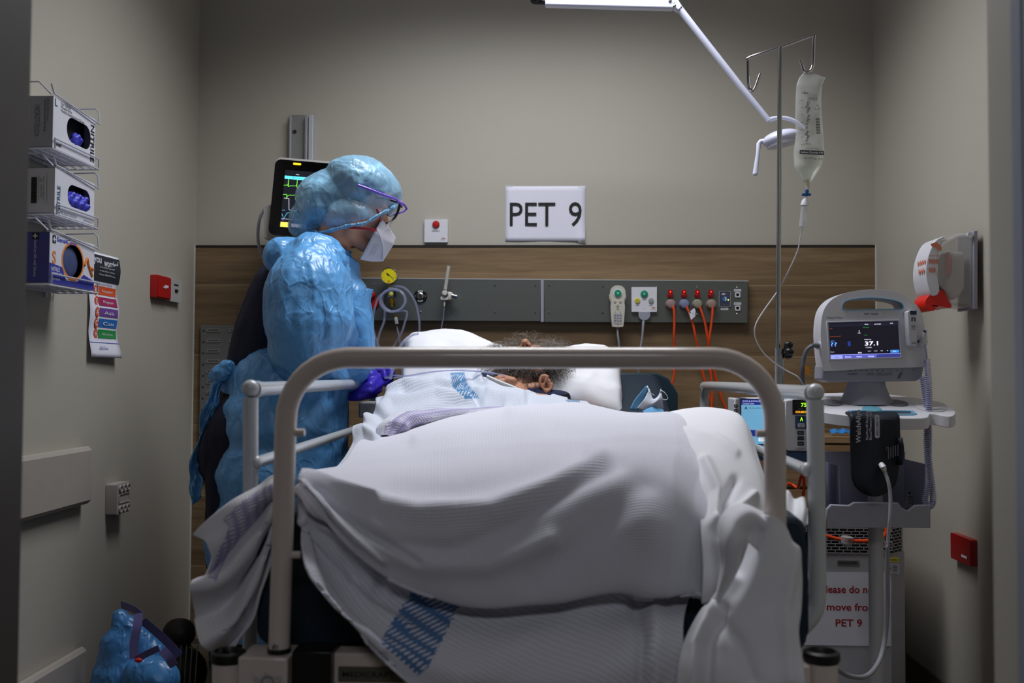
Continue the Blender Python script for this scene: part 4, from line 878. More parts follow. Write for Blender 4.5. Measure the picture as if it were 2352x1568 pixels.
# IV bag
t = thing('iv_bag', 'clear sodium chloride fluid bag hanging from IV pole hook', 'iv bag', pole(1855, 420)); 
def bagrow(y):
    ys = [165,178,195,230,270,310,350,385,405,420]; L = [1848,1836,1829,1827,1826,1828,1822,1824,1836,1846]; Rr = [1857,1896,1888,1886,1888,1891,1894,1886,1872,1862]; D = [.001,.004,.010,.017,.019,.017,.026,.024,.014,.004]
    return np.interp(y, ys, L), np.interp(y, ys, Rr), np.interp(y, ys, D)
G = []; rows = list(range(166, 421, 6)); nU = 36
for y in rows:
    l, r, d = bagrow(y); c = (l+r)/2; hw = (r-l)/2; row = []
    for k in range(nU+1):
        a = 2*math.pi*k/nU; cx = math.cos(a); sy = math.sin(a); wr = 1+.10*math.sin(y*.09+3*a)*math.sin(a*2)+.05*math.sin(y*.21+a*5)
        row.append(pole(c+hw*np.sign(cx)*abs(cx)**.8, y, -d*np.sign(sy)*abs(sy)**.9*wr))
    G.append(row)
MB().grid(G).build('bag', mat('bag_film', (222,226,222), .12, alpha=.34, var=.02, bump=.5, bscale=40, coat=.3), t)
G = []
for y in range(352, 414, 6):
    l, r, d = bagrow(y); c = (l+r)/2; hw = (r-l)/2*.93
    G.append([pole(c+hw*math.cos(2*math.pi*k/nU), y, -.88*d*math.sin(2*math.pi*k/nU)) for k in range(nU+1)])
MB().grid(G).build('fluid', mat('cloudy_fluid', (215,218,205), .2, alpha=.5, trans=.2), t)
q = MB(); 
def bl_(x, y): return P(x, y, YP-bagrow(y)[2]-.004)
def btext(s, x, y, h=None, w=None, mi=0, rot=0, bold=False): 
    z = MB(FW(bl_(x, y))); z.text(s, 0, 0, 0, h, w, mi, rot, bold); b = len(q.v); q.v += z.v; q.f += [tuple(b+k for k in f) for f in z.f]; q.mi += z.mi
def brect(x, y, w, h, mi=0):
    z = MB(FW(bl_(x, y))); z.rect(0, 0, 0, w, h, mi); b = len(q.v); q.v += z.v; q.f += [tuple(b+k for k in f) for f in z.f]; q.mi += z.mi
btext('Bax', 1851, 213, .006, bold=True)
for k in range(4): btext(('INTRAVENOUS INFUSION', 'Sodium Chloride 0.9%', 'single dose', 'STERILE')[k], 1866, 216+4*k, None, .026)
for k in range(9): brect(1841.5, 213+17*k, .004, .0012); btext(str(k+1), 1846, 213+17*k, .003)
for k in range(7): btext(('NaCl', '1000', 'mL', '0.9%', 'IV', 'Bax', 'AHB')[k], 1855+2*math.sin(k), 240+13*k, .007, rot=1.2, bold=True)
for k in range(18): brect(1878+.5*k*.25, 271+2.1*k, .011, .0009+.0010*((k*5) % 3)*.5)
for k in range(3): z = [(1877,240),(1871,251),(1883,251)]; a, b = z[k], z[(k+1) % 3]; q.tube([bl_(*a), bl_(*b)], .0005, 4)
btext('100mL', 1856, 330, .005); btext('Intravenous Infusion', 1866, 340, None, .034)
z = MB(FW(bl_(1865, 350))); z.rect(0, 0, -.0006, .066, .011, 0, -.05); z.text('Sodium Chloride 0.9%', 0, 0, .0008, .006, .062, 1, -.05, bold=True); b = len(q.v); q.v += z.v; q.f += [tuple(b+k for k in f) for f in z.f]; q.mi += z.mi
btext('BX11W1', 1858, 363, .005); btext('05 2022', 1880, 365, .005)
q.build('bag_print', [mat('bag_ink', (50,50,52), .7), light_ink], t, smooth=False)
MB().tube([pole(1852,412), pole(1856,430)], [.010,.004], 12).build('bag_port_film', mat('port_film', (215,210,180), .3, alpha=.7), t)
MB().tube([pole(1854,427), pole(1856,434)], .0048, 14).build('port', white_pl, t)
t = thing('drip_chamber', 'clear drip chamber with blue spike under the fluid bag', 'drip chamber', pole(1843, 525))
MB().tube([pole(1854,436), pole(1852,450)], .0052, 14).box(pole(1852,447), (.024,.010,.006)).build('spike', mat('blue_plastic', (20,85,150), .35), t, bevel=.001)
MB().tube([pole(1851,452), pole(1849,462), pole(1848,472)], [.003,.009,.0115], 18).build('cap', white_pl, t)
MB().tube([pole(1848,472), pole(1843,521)], .0095, 20).build('chamber', mat('chamber_clear', (225,228,232), .05, alpha=.30, coat=.6), t)
MB().tube([pole(1844.5,508), pole(1843,520)], .0082, 18).build('fluid', mat('clear_fluid', (200,205,210), .05, alpha=.35), t)
tag(MB().tube([pole(1843,521), pole(1838,545), pole(1832,575,-.0), pole(1812,620), pole(1786,668), pole(1755,712,-.03), pole(1736,745,-.05), pole(1735,775,-.05), pole(1752,808,-.05), pole(1778,832,-.05), pole(1805,850,-.05), pole(1832,865,-.06), pole(1846,885,-.06)], .0018, 8, sm=6).build('iv_line', mat('iv_line_clear', (205,205,215), .15, alpha=.75)), 'thin clear drip line running down from drip chamber across the pole', 'tubing')
# ================================================================== INFUSION PUMP
YQ = 2.72; t = thing('infusion_pump', 'white infusion pump control unit with pale blue screen on IV pole', 'infusion pump', P(1745, 1030, YQ)); 
blue_sh = mat('pump_blue', (52,82,130), .4)
MB().pp([(1687,914),(1800,914),(1800,1030),(1700,1030),(1697,1010),(1687,1000)], YQ, .10).build('casing', white_pl, t, bevel=.004)
MB().pp([(1690,1028),(1800,1028),(1796,1058),(1700,1056)], YQ+.01, .085).build('base', blue_sh, t, bevel=.003)
F = FW(P(1737, 968, YQ)); k = mpp(YQ)
MB(F).prism([(-36*k,-52*k),(52*k,-52*k),(52*k,52*k),(-36*k,52*k)], 0, .002).build('bezel', ink, t)
s_m = [scr('lcd_blue', (120,185,225), .55), scr('lcd_navy', (35,50,150), .5), scr('lcd_white', (215,225,235), .8), ink]
q = MB(F); q.rect(8*k, 0, .0024, 84*k, 100*k, 0); q.rect(8*k, 44*k, .0027, 84*k, 12*k, 1); q.rect(8*k, -26*k, .0027, 84*k, 14*k, 1)
q.text('SVHS & SVPHS 2021V2', -31*k, 46.5*k, .003, 3.2*k, 52*k, 2, al='l'); q.text('Critical Care', -31*k, 41*k, .003, 3.2*k, 26*k, 2, al='l'); q.text('A', -27*k, 31*k, .003, 7*k, None, 3, bold=True, al='l'); q.text('?SodiumChloride0.9%', -17*k, 31*k, .003, 2.8*k, 46*k, 3, al='l')
q.rect(13*k, -40*k, .0027, 17*k, 9*k, 2); q.text('AUDIO', 13*k, -38*k, .003, 2.2*k, None, 3); q.text('ADJUST', 13*k, -41.5*k, .003, 2.2*k, None, 3); q.build('screen', s_m, t, smooth=False)
for a, b in ((1690,932),(1690,943)): MB(FW(P(a,b,YQ))).prism(rrect(7.5*k,7.5*k,.002), 0, .003).build('soft_key', mat('key_dark', (30,34,56), .4), t)
q = MB(); 
for a, b in ((1690,932),(1690,943)): z = MB(FW(P(a,b,YQ))); z.add([(-.002,.0025,.0034),(.0025,0,.0034),(-.002,-.0025,.0034)], [(0,1,2)]); z.rect(7*k,0,.002,6*k,.0008,1); b0 = len(q.v); q.v += z.v; q.f += [tuple(b0+i for i in f) for f in z.f]; q.mi += z.mi
q.build('key_marks', [light_ink, ink], t, smooth=False)
MB(FW(P(1741,1027,YQ))).prism(rrect(8*k,7*k,.002), 0, .003).build('soft_key', MATS['key_dark'], t)
t = thing('infusion_pump_channel', 'narrow infusion pump channel module showing green 75 beside the control unit', 'infusion pump', P(1835, 1040, YQ)); F = FW(P(1836, 976, YQ))
MB().pp([(1804,918),(1814,916),(1862,916),(1862,1036),(1810,1036),(1804,1030)], YQ-.008, .10).build('casing', white_pl, t, bevel=.004)
MB().pp([(1806,1036),(1862,1036),(1862,1066),(1812,1060)], YQ+.005, .08).build('base', blue_sh, t, bevel=.003)
z0 = .0082
MB(F).prism(rrect(40*k, 34*k, .002, cx=3*k, cy=41*k), z0, z0+.001).build('display_window', ink, t)
q = MB(F); q.text('88', 1*k, 46*k, z0+.0012, 9*k, 13*k, 3); q.text('75', 8*k, 46*k, z0+.0014, 9*k, 12*k, 0, bold=True); q.text('RATE (mL/h)', 1*k, 37*k, z0+.0014, 1.6*k, None, 2); q.text('ADIUMCHL', 4*k, 30*k, z0+.0014, 5*k, 30*k, 1, bold=True); q.build('display_digits', [scr('seg_green', (150,240,40), 1.5), scr('seg_amber', (235,165,40), 1.2), light_ink, mat('seg_off', (30,40,30), .6)], t, smooth=False)
MB(F).prism(rrect(26*k, 30*k, .003, cx=2*k, cy=7*k), z0, z0+.001).build('select_panel', blue_sh, t)
q = MB(F); q.rect(3*k, 14*k, z0+.0012, 12*k, 12*k, 2); q.text('A', 3*k, 14*k, z0+.0016, 9*k, 7*k, 0, bold=True); q.build('channel_letter', [MATS['seg_green'], ink, mat('window_green_dark', (20,26,16), .4)], t, smooth=False)
MB(F).prism(rrect(15*k, 9*k, .0015, cx=2*k, cy=0), z0+.001, z0+.003).build('select_key', white_pl, t)
for j, y in enumerate((-19, -31, -43)): MB(F).prism(rrect(14*k, 8.5*k, .0015, cx=1*k, cy=(y+2)*k), z0, z0+.002).build('key', MATS['key_dark'], t)
q = MB(F); q.text('Channel', 2*k, 1.6*k, z0+.0034, None, 11*k, 1); q.text('Select', 2*k, -2*k, z0+.0034, None, 9*k, 1)
for j, s in enumerate(('Pause', 'Channel off', 'Restart')): q.text(s, 1*k, (-17-12*j)*k, z0+.0026, None, 9*k, 0)
q.text('Close clamp before', -1*k, -52*k, z0+.0004, None, 24*k, 1); q.text('opening door', -1*k, -55*k, z0+.0004, None, 17*k, 1); q.build('lettering', [light_ink, ink], t, smooth=False)
tag(MB().tube([P(1808,1110,2.9), P(1822,1114,2.9), P(1833,1120,2.85), P(1840,1095,2.8), P(1846,1092,2.8), P(1846,1130,2.8), P(1838,1160,2.8), P(1836,1200,2.8)], .0042, 8, sm=5).build('pump_cord', orange_cord_m), 'orange cord loop below the infusion pump behind the right side rail', 'cord')
# ================================================================== VITAL SIGNS CART
YV = 2.72; k = mpp(YV); t = thing('vital_signs_monitor', 'white vital signs monitor with handle showing 37.1, mounted on rolling cart', 'monitor', P(2005, 870, YV))
outer = [(1893,845),(1887,800),(1885,755),(1891,715),(1908,690),(1935,675),(1970,667),(2010,664),(2050,668),(2085,684),(2110,706),(2122,740),(2126,790),(2127,838),(2118,843),(2000,846),(1905,852)]
hole = [(1936,702),(1942,693),(1962,688),(2000,685),(2040,688),(2066,694),(2074,702),(2070,709),(2040,709),(1990,710),(1950,711),(1938,708)]
MB().pp(outer, YV, .075, [hole], sm=3).build('casing', white_pl, t, bevel=.007, seg=3)
MB().pp([(1890,836),(1900,846),(2118,838),(2124,836),(2118,868),(2104,875),(1905,878),(1888,872)], YV+.012, .085).build('lower_body', grey_pl, t, bevel=.008, seg=3)
ring = [(x+(x-2005)*.028, y+(y-698)*.18) for x, y in hole]
sky = mat('sky_blue_rubber', (110,165,200), .45)
MB().pp(ring, YV-.003, .02, [hole], sm=3).build('handle_liner', sky, t)
MB().pp(hole, YV+.072, .002, sm=3) 
MB().pp([(1898,738),(2066,733),(2074,823),(1904,828)], YV-.004, .006, [[(1903,741),(2063,737),(2069,819),(1908,824)]]).build('screen_bezel', mat('pale_bezel', (190,190,205), .35), t, bevel=.0015)
a_ = P(1903,741,YV); b_ = P(2063,737,YV); c_2 = P(1908,824,YV)
sx = (b_-a_); sy_ = (c_2-a_); W_ = sx.length; H_ = sy_.length; ux = sx.normalized(); uy = -(sy_.normalized()); uy = (uy-ux*uy.dot(ux)).normalized()
FS = frame(a_+Vector((0,-.0005,0)), ux, uy, ux.cross(uy)); FS = frame(a_-Vector((0,.0005,0)), ux, uy, (0,-1,0))
q = MB(FS); sk_ = (c_2-a_).dot(ux)
def V(u, v): return (W_*u+sk_*v, -H_*v)
def vr(u0, v0, u1, v1, mi, z=0): q.add([(*V(u0,v0),z), (*V(u1,v0),z), (*V(u1,v1),z), (*V(u0,v1),z)], [(0,1,2,3)], mi)
vr(0,0,1,1,0); vr(0,.03,1,.12,1,.0003); vr(.005,.13,.475,.44,2,.0003); vr(.485,.13,.995,.44,2,.0003); vr(.005,.46,.475,.78,2,.0003); vr(.485,.46,.995,.78,2,.0003); vr(.86,.79,.985,.87,3,.0004); vr(0,.895,1,1,4,.0004); vr(0,.905,.17,1,5,.0006); vr(.17,.905,.66,1,8,.0005); vr(0,.885,1,.9,5,.0006); vr(.255,.53,.30,.66,1,.0006); vr(.255,.53,.295,.66,9,.0007)
def vt(s, u, v, h=None, w=None, mi=6, bold=False, al='c'): x, y = V(u, v); q.text(s, x, y, .001, H_*h if h else None, W_*w if w else None, mi, bold=bold, al=al)
vt('37.1', .595, .60, .115, .19, 6, True); vt('??', .055, .60, .115, .09, 7, True); vt('TEMPERATURE', .545, .49, None, .10, 6); vt('°C (ORAL)', .55, .71, None, .09, 6); vt('SpO2', .04, .51, None, .05, 7); vt('Adult', .42, .845, None, .055, 6, True)
vt('SpO2', .03, .165, None, .035, 10); vt('Interval every off', .085, .385, None, .15, 10); vt('Pulse rate', .53, .155, None, .085, 11); vt('No pulse', .52, .37, None, .05, 11)
vt('HEIGHT', .56, .81, None, .045); vt('WEIGHT', .65, .81, None, .05); vt('PAIN', .735, .81, None, .03); vt('RR', .82, .81, None, .018); vt('Patient', .03, .81, None, .05); vt('Save', .92, .83, None, .045); vt('Home', .09, .955, None, .06, 12); vt('Patients', .25, .955, None, .085); vt('Review', .41, .955, None, .075); vt('Settings', .58, .955, None, .085); vt('09:34', .54, .07, None, .05); vt('06/12/2021', .70, .07, None, .095); vt('87%', .90, .06, None, .04); vt('START', .43, .31, None, .045); vt('i', .43, .26, .07, None, 6, True)
q.build('screen', [scr('vs_dark', (24,22,42), .35), scr('vs_bar', (40,40,62), .4), scr('vs_tile', (32,30,44), .35), scr('vs_button', (60,140,230), .8), scr('vs_footer', (60,65,150), .6), scr('vs_pale', (150,160,240), .9), scr('vs_white', (225,225,245), 1.2), scr('vs_cyan', (90,150,250), 1.2), scr('vs_tab', (95,100,200), .7), scr('vs_blue', (35,60,150), .7), scr('vs_orange', (190,90,40), .7), scr('vs_green', (50,190,80), .8), ink], t, smooth=False)
q = MB(FW(P(2001, 721, YV))); q.prism(rrect(48*k, 7.5*k, .001), .0005, .0012, mi=1); q.text('FAST TRACK', 0, 0, .0018, 4.2*k, 33*k, 0, bold=True); q.build('label', [ink, paper], t, smooth=False)
q = MB(FW(P(1917, 730, YV))); q.text('Welch', -9*k, 0, .001, 5*k, 19*k, 0, bold=True); q.text('Allyn', 10*k, 0, .001, 5.6*k, 17*k, 1, bold=True); q.build('maker_lettering', [mat('green_ink', (80,150,120), .6), mat('slate_blue_ink', (95,110,160), .6)], t, smooth=False)
q = MB(); 
for j in range(11): q.sph(P(1932+i_, 850-.012*i_, YV+.011) if False else P((1933,1952,1965,1978,1990,2003,2015,2027,2047,2060,2073)[j], 851, YV+.012), (.0014,.0016,.0014), nu=8, nv=6)
q.build('vent_dots', black_pl, t)
q = MB(FW(P(2020, 858, YV+.011))); q.text('GO2 - NELLCOR', 0, -.001, .0012, None, 58*k, 0); q.rect(-60*k, -1*k, .0012, 22*k, 2*k, 0); q.rect(46*k, -4*k, .0012, 4*k, 16*k, 0, -.5); q.text('IT', 76*k, 8*k, .004, 4*k, None, 0, bold=True); q.build('underside_print', mat('dim_ink', (90,92,105), .6), t, smooth=False)
MB().pp([(2085,716),(2089,713),(2105,713),(2107,790),(2104,795),(2092,795),(2089,791)], YV-.030, .03).build('probe_cover_box', card, t, bevel=.001)
q = MB(FW(P(2098, 718, YV-.0305))); q.rect(0, 0, .0003, 14*k, 9*k, 1); q.text('n', 0, -15*k, .0004, 9*k, 9*k, 1, bold=True); 
for j in range(4): q.rect(0, (-28-3*j)*k, .0004, 10*k, 1.1*k, 0)
q.rect(1*k, -66*k, .0004, 11*k, 1*k, 0); q.rect(1*k, -69*k, .0004, 11*k, 1*k, 0); q.build('probe_box_print', [mat('mid_ink', (100,100,110), .6), mat('indigo_ink', (45,50,90), .6)], t, smooth=False)
MB().tube([P(2120,790,YV-.01), P(2121,780,YV-.02), P(2124,763,YV-.028)], [.011,.009,.0062], 16).build('thermometer_probe', white_pl, t)
MB().lathe([(.0048,0),(.0045,.002),(.002,.003)], P(2124,761,YV-.030), (.05,-.5,.8), 14).build('probe_button', mat('navy_plastic', (25,30,70), .4), t)
MB().lathe([(.0125,-.002),(.0125,.003),(.009,.004)], P(2119,785,YV-.006), (.05,-.2,.9), 20).build('probe_well', mat('navy_plastic'), t)
MB().tube([P(1889,792,YV+.03), P(1878,794,YV+.01)], .010, 14).build('side_connector', white_pl, t)
tag(MB().tube([P(1879,794,YV+.01), P(1866,794,YV), P(1852,806,YV), P(1845,830,YV), P(1843,855,YV), P(1844,890,YV+.02), P(1846,960,YV+.05)], .0062, 10, sm=6).build('monitor_hose', mat('dark_grey_hose', (92,94,104), .4)), 'grey hose looping from left side of the vital signs monitor', 'hose')
tag(MB().pp([(1849,838),(1859,843),(1860,862),(1850,858)], YV-.012, .001).build('orange_tag', mat('orange_sticker', (225,140,30), .6), smooth=False), 'small orange tag on the grey hose left of vital signs monitor', 'tag')
# coiled thermometer cable
def coil(path, n, R0, r, name, m_, parent=None):
    pts = [Vector(p) for p in catmull(path, 12)]; L = [0]
    for a, b in zip(pts[:-1], pts[1:]): L.append(L[-1]+(b-a).length)
    out = []; N_ = n*9
    for i in range(N_):
        s = L[-1]*i/(N_-1); j = min(max(np.searchsorted(L, s), 1), len(L)-1); f = (s-L[j-1])/max(1e-9, L[j]-L[j-1]); c = pts[j-1].lerp(pts[j], f); T = (pts[j]-pts[j-1]).normalized(); u = T.cross(Vector((0,1,0))).normalized(); w = T.cross(u); a = 2*math.pi*i/9
        out.append(c+(u*math.cos(a)+w*math.sin(a))*R0)
    return MB().tube(out, r, 5).build(name, m_, parent)
t2 = thing('coiled_cable', 'coiled grey and white thermometer cable hanging right of vital signs monitor', 'cable', P(2135, 1165, YV-.03))
lav = mat('lavender_cable', (170,172,205), .4)
coil([P(2129,825,YV-.02), P(2133,880,YV-.03), P(2134,930,YV-.035), P(2129,1000,YV-.04), P(2131,1060,YV-.04), P(2132,1110,YV-.04), P(2125,1150,YV-.04), P(2134,1163,YV-.04), P(2143,1150,YV-.03), P(2140,1110,YV-.02), P(2133,1050,YV-.01), P(2133,990,YV-.01), P(2128,930,YV-.01), P(2119,865,YV)], 150, .0072, .0017, 'coil', lav, t2)
MB().tube([P(2124,790,YV-.02), P(2127,805,YV-.02), P(2129,825,YV-.02)], .0022, 8, sm=4).build('lead', lav, t2)
# cart
t = thing('rolling_cart', 'white rolling cart with tray, basket and pole carrying vital signs monitor', 'cart', P(2005, 1620, YV+.06).xyz*0+Vector((P(2010,900,YV).x, YV+.08, 0)))
tray = [(1882,925),(1890,912),(1930,905),(2100,900),(2140,898),(2175,900),(2195,912),(2192,930),(2170,944),(2140,944)]
ztr = P(2000, 930, YV).z
# tray as a deep slab: plan outline
xl_ = P(1886, 930, YV-.06).x; xr_ = min(P(2196, 920, YV-.04).x, XR-.02)
plan = [(xl_, YV-.04), (xl_+.05, YV-.075), (xl_+.12, YV-.095), (xl_+.25, YV-.10), (xl_+.285, YV-.06), (xr_-.035, YV-.085), (xr_-.006, YV-.05), (xr_, YV), (xr_-.02, YV+.06), (xl_+.2, YV+.13), (xl_+.03, YV+.12), (xl_-.0, YV+.04)]
slot = [(xl_+.085, YV-.055), (xl_+.095, YV-.073), (xl_+.225, YV-.073), (xl_+.235, YV-.055), (xl_+.225, YV-.047), (xl_+.095, YV-.047)]
tilt = lambda x, y, z: (x, y, z+(y-YV)*.26-.004)
MB().prism(catmull(plan, 4, True), ztr-.030, ztr, [catmull(slot, 3, True)], mapf=tilt).build('tray', white_pl, t, bevel=.008, seg=3)
sc_ = lambda l, f: [(xl_+.16+(x-xl_-.16)*f, YV-.06+(y-YV+.06)*(1+(f-1)*4)) for x, y in l]
MB().prism(sc_(catmull(slot, 3, True), 1.10), ztr-.004, ztr+.003, [catmull(slot, 3, True)], mapf=tilt).build('tray_handle_liner', sky, t, bevel=.001)
cx_ = P(2003, 900, YV).x
MB().add([], []) 
q = MB(); q.lathe([(.062,0),(.052,.02),(.042,.05),(.040,.068),(.044,.078)], (cx_, YV+.05, ztr+.0), (0,0,1), 36); q.v = [Vector((cx_+(v.x-cx_)*1.25, YV+.05+(v.y-YV-.05)*.8, v.z)) for v in q.v]; q.build('monitor_neck', mat('neck_grey', (142,142,155), .4), t)
MB().lathe([(.026,0),(.024,.003),(.01,.004)], (cx_-.01, YV-.030, ztr-.011), (0,-.26,1), 24).build('tray_button', mat('teal_rubber', (95,160,180), .45), t)
for dx in (-.10, .075): MB().lathe([(.030,.0005),(.030,.002),(.028,.0022)], (cx_+dx, YV+.03, ztr+.0045), (0,-.26,1), 26).build('cup_recess', mat('recess_grey', (112,112,122), .5), t)
MB().lathe([(.038,.0),(.038,.0015),(.036,.002)], (xr_-.055, YV-.01, ztr-.006), (0,-.26,1), 30).build('tray_disc', mat('disc_pale', (205,205,212), .35), t)
px_ = P(2012, 1300, YV+.08).x
MB().cyl((px_, YV+.08, .09), (px_, YV+.08, ztr-.02), .020, n=24).build('pole', white_pl, t)
# basket: smoky translucent bin and a lighter front shelf lip
smoke = mat('smoky_bin', (165,165,190), .35, alpha=.93)
ba = P(1890, 1046, YV-.02); bb_ = P(2122, 1046, YV-.02); bz = P(2000, 1200, YV).z; bh = P(2000, 1046, YV-.02).z
q = MB(); th = .003
q.bb((ba.x, YV+.12, bz), (bb_.x, YV+.123, bh)); q.bb((ba.x, YV-.03, bz), (ba.x+th, YV+.12, bh-.02)); q.bb((bb_.x-th, YV-.03, bz), (bb_.x, YV+.12, bh-.02)); q.bb((ba.x, YV-.03, bz), (bb_.x, YV+.12, bz+th)); q.bb((P(1925,1100,YV).x, YV-.01, bz), (P(1925,1100,YV).x+th, YV+.12, bh-.03))
q.build('basket', smoke, t)
MB().pp([(1896,1212),(1898,1170),(1908,1158),(1950,1160),(1962,1153),(2064,1154),(2072,1166),(2086,1172),(2102,1160),(2138,1158),(2138,1212)], YV-.05, .012).build('basket_front', mat('bin_front', (165,165,180), .35), t, bevel=.003)
MB().bb((P(1896,1200,YV-.05).x, YV-.045, bz-.006), (P(2138,1200,YV-.05).x, YV+.11, bz)).build('basket_floor', MATS['bin_front'], t)
MB().pp([(2085,1128),(2115,1126),(2113,1164),(2075,1166)], YV+.06, .002).build('leaflet', mat('leaflet_grey', (150,150,165), .6), t)
q = MB(FW(P(2096, 1142, YV+.059))); q.rect(-.008, .012, .0006, .006, .006); q.rect(.005, .012, .0006, .012, .0016)
for j in range(4): q.rect(0, .003-.006*j, .0006, .026, .0014)
q.build('leaflet_print', ink, t, smooth=False)
for j in range(5):
    a = 2*math.pi*j/5+.3; MB().tube([(px_, YV+.08, .10), (px_+.10*math.cos(a), YV+.08+.10*math.sin(a), .095), (px_+.17*math.cos(a), YV+.08+.17*math.sin(a), .075)], [.026,.020,.014], 12).build('leg', white_pl, t)
    c = (px_+.17*math.cos(a), YV+.08+.17*math.sin(a), .033); MB().lathe([(.032,-.01),(.032,.01)], c, (math.sin(a), -math.cos(a), 0), 20).build('castor', black_pl, t)
# BP cuff
t = thing('blood_pressure_cuff', 'dark navy blood pressure cuff folded through the cart tray slot', 'blood pressure cuff', P(2010, 1140, YV-.08)); navy_c = mat('navy_nylon', (20,26,40), .55, 0, .1, 60, .3, 400)
Yk = YV-.062; G = []
edge = {937:(1956,2068), 960:(1955,2067), 990:(1954,2067), 1020:(1954,2070), 1050:(1955,2068), 1080:(1955,2064), 1105:(1956,2061), 1122:(1966,2052), 1136:(1985,2032), 1140:(2000,2015)}
for y in (960, 990, 1020, 1050, 1080, 1105, 1122, 1136, 1140):
    e = edge.get(y, edge[937]); G.append([P(e[0]+(e[1]-e[0])*j/8, y, YV-.118-.006*math.sin(j*.8+y*.01)) for j in range(9)])
G.insert(0, [Vector((v.x, YV-.112, ztr-.022)) for v in G[0]]); G.insert(0, [Vector((v.x, YV-.092, ztr-.016)) for v in G[0]]); G.insert(0, [Vector((v.x, YV-.066, ztr-.012)) for v in G[0]]); G.insert(0, [Vector((v.x, YV-.056, ztr-.03)) for v in G[0]]); Yk = YV-.064
MB().grid(G).build('cuff', navy_c, t, solid=.006, subs=1)
G = [[P(2061+12*(j/3)+4*math.sin(y*.05), y, Yk-.05-.014*(j/3)) for j in range(4)] for y in (1005,1020,1035,1050,1068)]
MB().grid(G).build('cuff_flap', navy_c, t, solid=.005)
q = MB(FW(P(1973, 975, Yk-.068))); r90 = math.pi/2
q.text('WelchAllyn', 0, -.004, 0, .016, .085, 0, r90, True); q.text('FlexiPort® Reusable', .020, -.001, 0, .0062, .075, 0, r90, True); q.text('Blood Pressure Cuff', .029, -.001, 0, .0062, .075, 0, r90, True)
q.prism(rrect(.012, .060, .005, cx=.046, cy=-.004), 0, .0004, mi=0); q.text('ADULT LONG 11L', .046, -.004, .0008, .0062, .048, 1, r90, True)
for j in range(5): q.rect(.074+.006*j, -.072+.002*j, 0, .0022, .030-.004*(j % 2), 2)
q.text('CE', .071, -.060, 0, .006, None, 2, r90, True); q.build('lettering', [mat('cuff_white', (205,205,215), .6), navy_c, mat('cuff_grey', (120,122,135), .6)], t, smooth=False)
MB().tube([P(2024,1066,Yk-.066), P(2028,1072,Yk-.075), P(2031,1080,Yk-.07)], [.007,.008,.006], 14).build('hose_fitting', white_pl, t)
hm = mat('grey_hose', (150,152,160), .35)
MB().tube([P(2030,1078,Yk-.07), P(2040,1105,Yk-.08), P(2045,1140,Yk-.08), P(2044,1190,Yk-.08), P(2040,1235,Yk-.07), P(2039,1255,Yk-.07)], .0045, 10, sm=6).build('hose', mat('pale_hose', (180,182,190), .35), t)
MB().box(P(2041,1250,Yk-.07), (.022,.012,.014)).build('hose_coupling', clear, t, bevel=.002)
MB().tube([P(2039,1255,Yk-.07), P(2038,1320,Yk-.06), P(2038,1400,Yk-.05), P(2032,1470,Yk-.05), P(2018,1520,Yk-.08), P(1990,1552,Yk-.12), P(1950,1552,Yk-.2), P(1915,1530,Yk-.3)], .0062, 10, sm=6).build('lower_hose', hm, t)
# ================================================================== AIR PURIFIER
YA = 3.02; t = thing('air_purifier', 'tall pale grey air purifier unit with mesh top behind the cart', 'air purifier', (P(1960,1500,YA).x, YA+.16, 0))
xa_ = P(1800, 1300, YA).x; xb_ = P(2092, 1300, YA).x; zt2 = P(1980, 1206, YA).z; zg = P(1980, 1270, YA).z
pur = mat('purifier_grey', (172,172,180), .4)
MB().prism([(xa_, YA+.02),(xa_+.02, YA),(xb_-.055, YA),(xb_, YA+.05),(xb_, YA+.34),(xa_, YA+.34)], .03, zg).build('cabinet', pur, t, bevel=.004)
MB().prism([(xa_+.002, YA+.022),(xa_+.022, YA+.002),(xb_-.056, YA+.002),(xb_-.012, YA+.05),(xb_-.012, YA+.33),(xa_+.01, YA+.33)], zg, zt2-.004).build('grille_core', mat('grille_dark', (24,24,26), .7), t)
g = MB(); nb = 9; rh = (zt2-zg)/nb
segs = [((xa_+.02, YA-.001), (xb_-.055, YA-.001)), ((xb_-.055, YA-.001), (xb_-.006, YA+.048))]
for (a, b) in segs:
    a = Vector((*a, 0)); b = Vector((*b, 0)); L_ = (b-a).length; u = (b-a).normalized(); nrm = Vector((u.y, -u.x, 0)); Rm = frame((0,0,0), u, (0,0,1), nrm).to_3x3()
    for i in range(nb+1): g.box((a+b)/2+Vector((0,0,zg+i*rh)), (L_, .0022, .002), R=Rm)
    for i in range(nb):
        o = .0 if i % 2 else .012
        x = o
        while x < L_: g.box(a+u*x+Vector((0,0,zg+(i+.5)*rh)), (.0026, rh, .002), R=Rm); x += .024
g.build('mesh_grille', mat('grille_pale', (165,165,172), .4), t, smooth=False)
MB().prism([(xa_, YA+.02),(xa_+.02, YA),(xb_-.055, YA),(xb_, YA+.05),(xb_, YA+.34),(xa_, YA+.34)], zt2-.006, zt2+.006).build('lid', pur, t, bevel=.003)
q = MB(FW(P(1948,1292,YA))); q.prism(rrect(.064,.014,.002), 0, .001, mi=0); q.text('INOVAAIR', 0, 0, .0016, .0085, .052, 1, bold=True); q.build('name_plate', [mat('plate_grey', (120,124,124), .4, .5), ink], t, smooth=False)
a = P(1999,1490,YA); F = FW(P(1942, 1395, YA)); wv_ = P(1999,1400,YA).x-P(1862,1400,YA).x; hh = P(1942,1322,YA).z-P(1942,1480,YA).z
tp = thing('notice_sheet', 'white notice with red lettering asking not to move, stuck on air purifier', 'sign', P(1935,1480,YA)); Fn = FW(P(1946, 1398, YA)); wn_ = .255; hn = .215
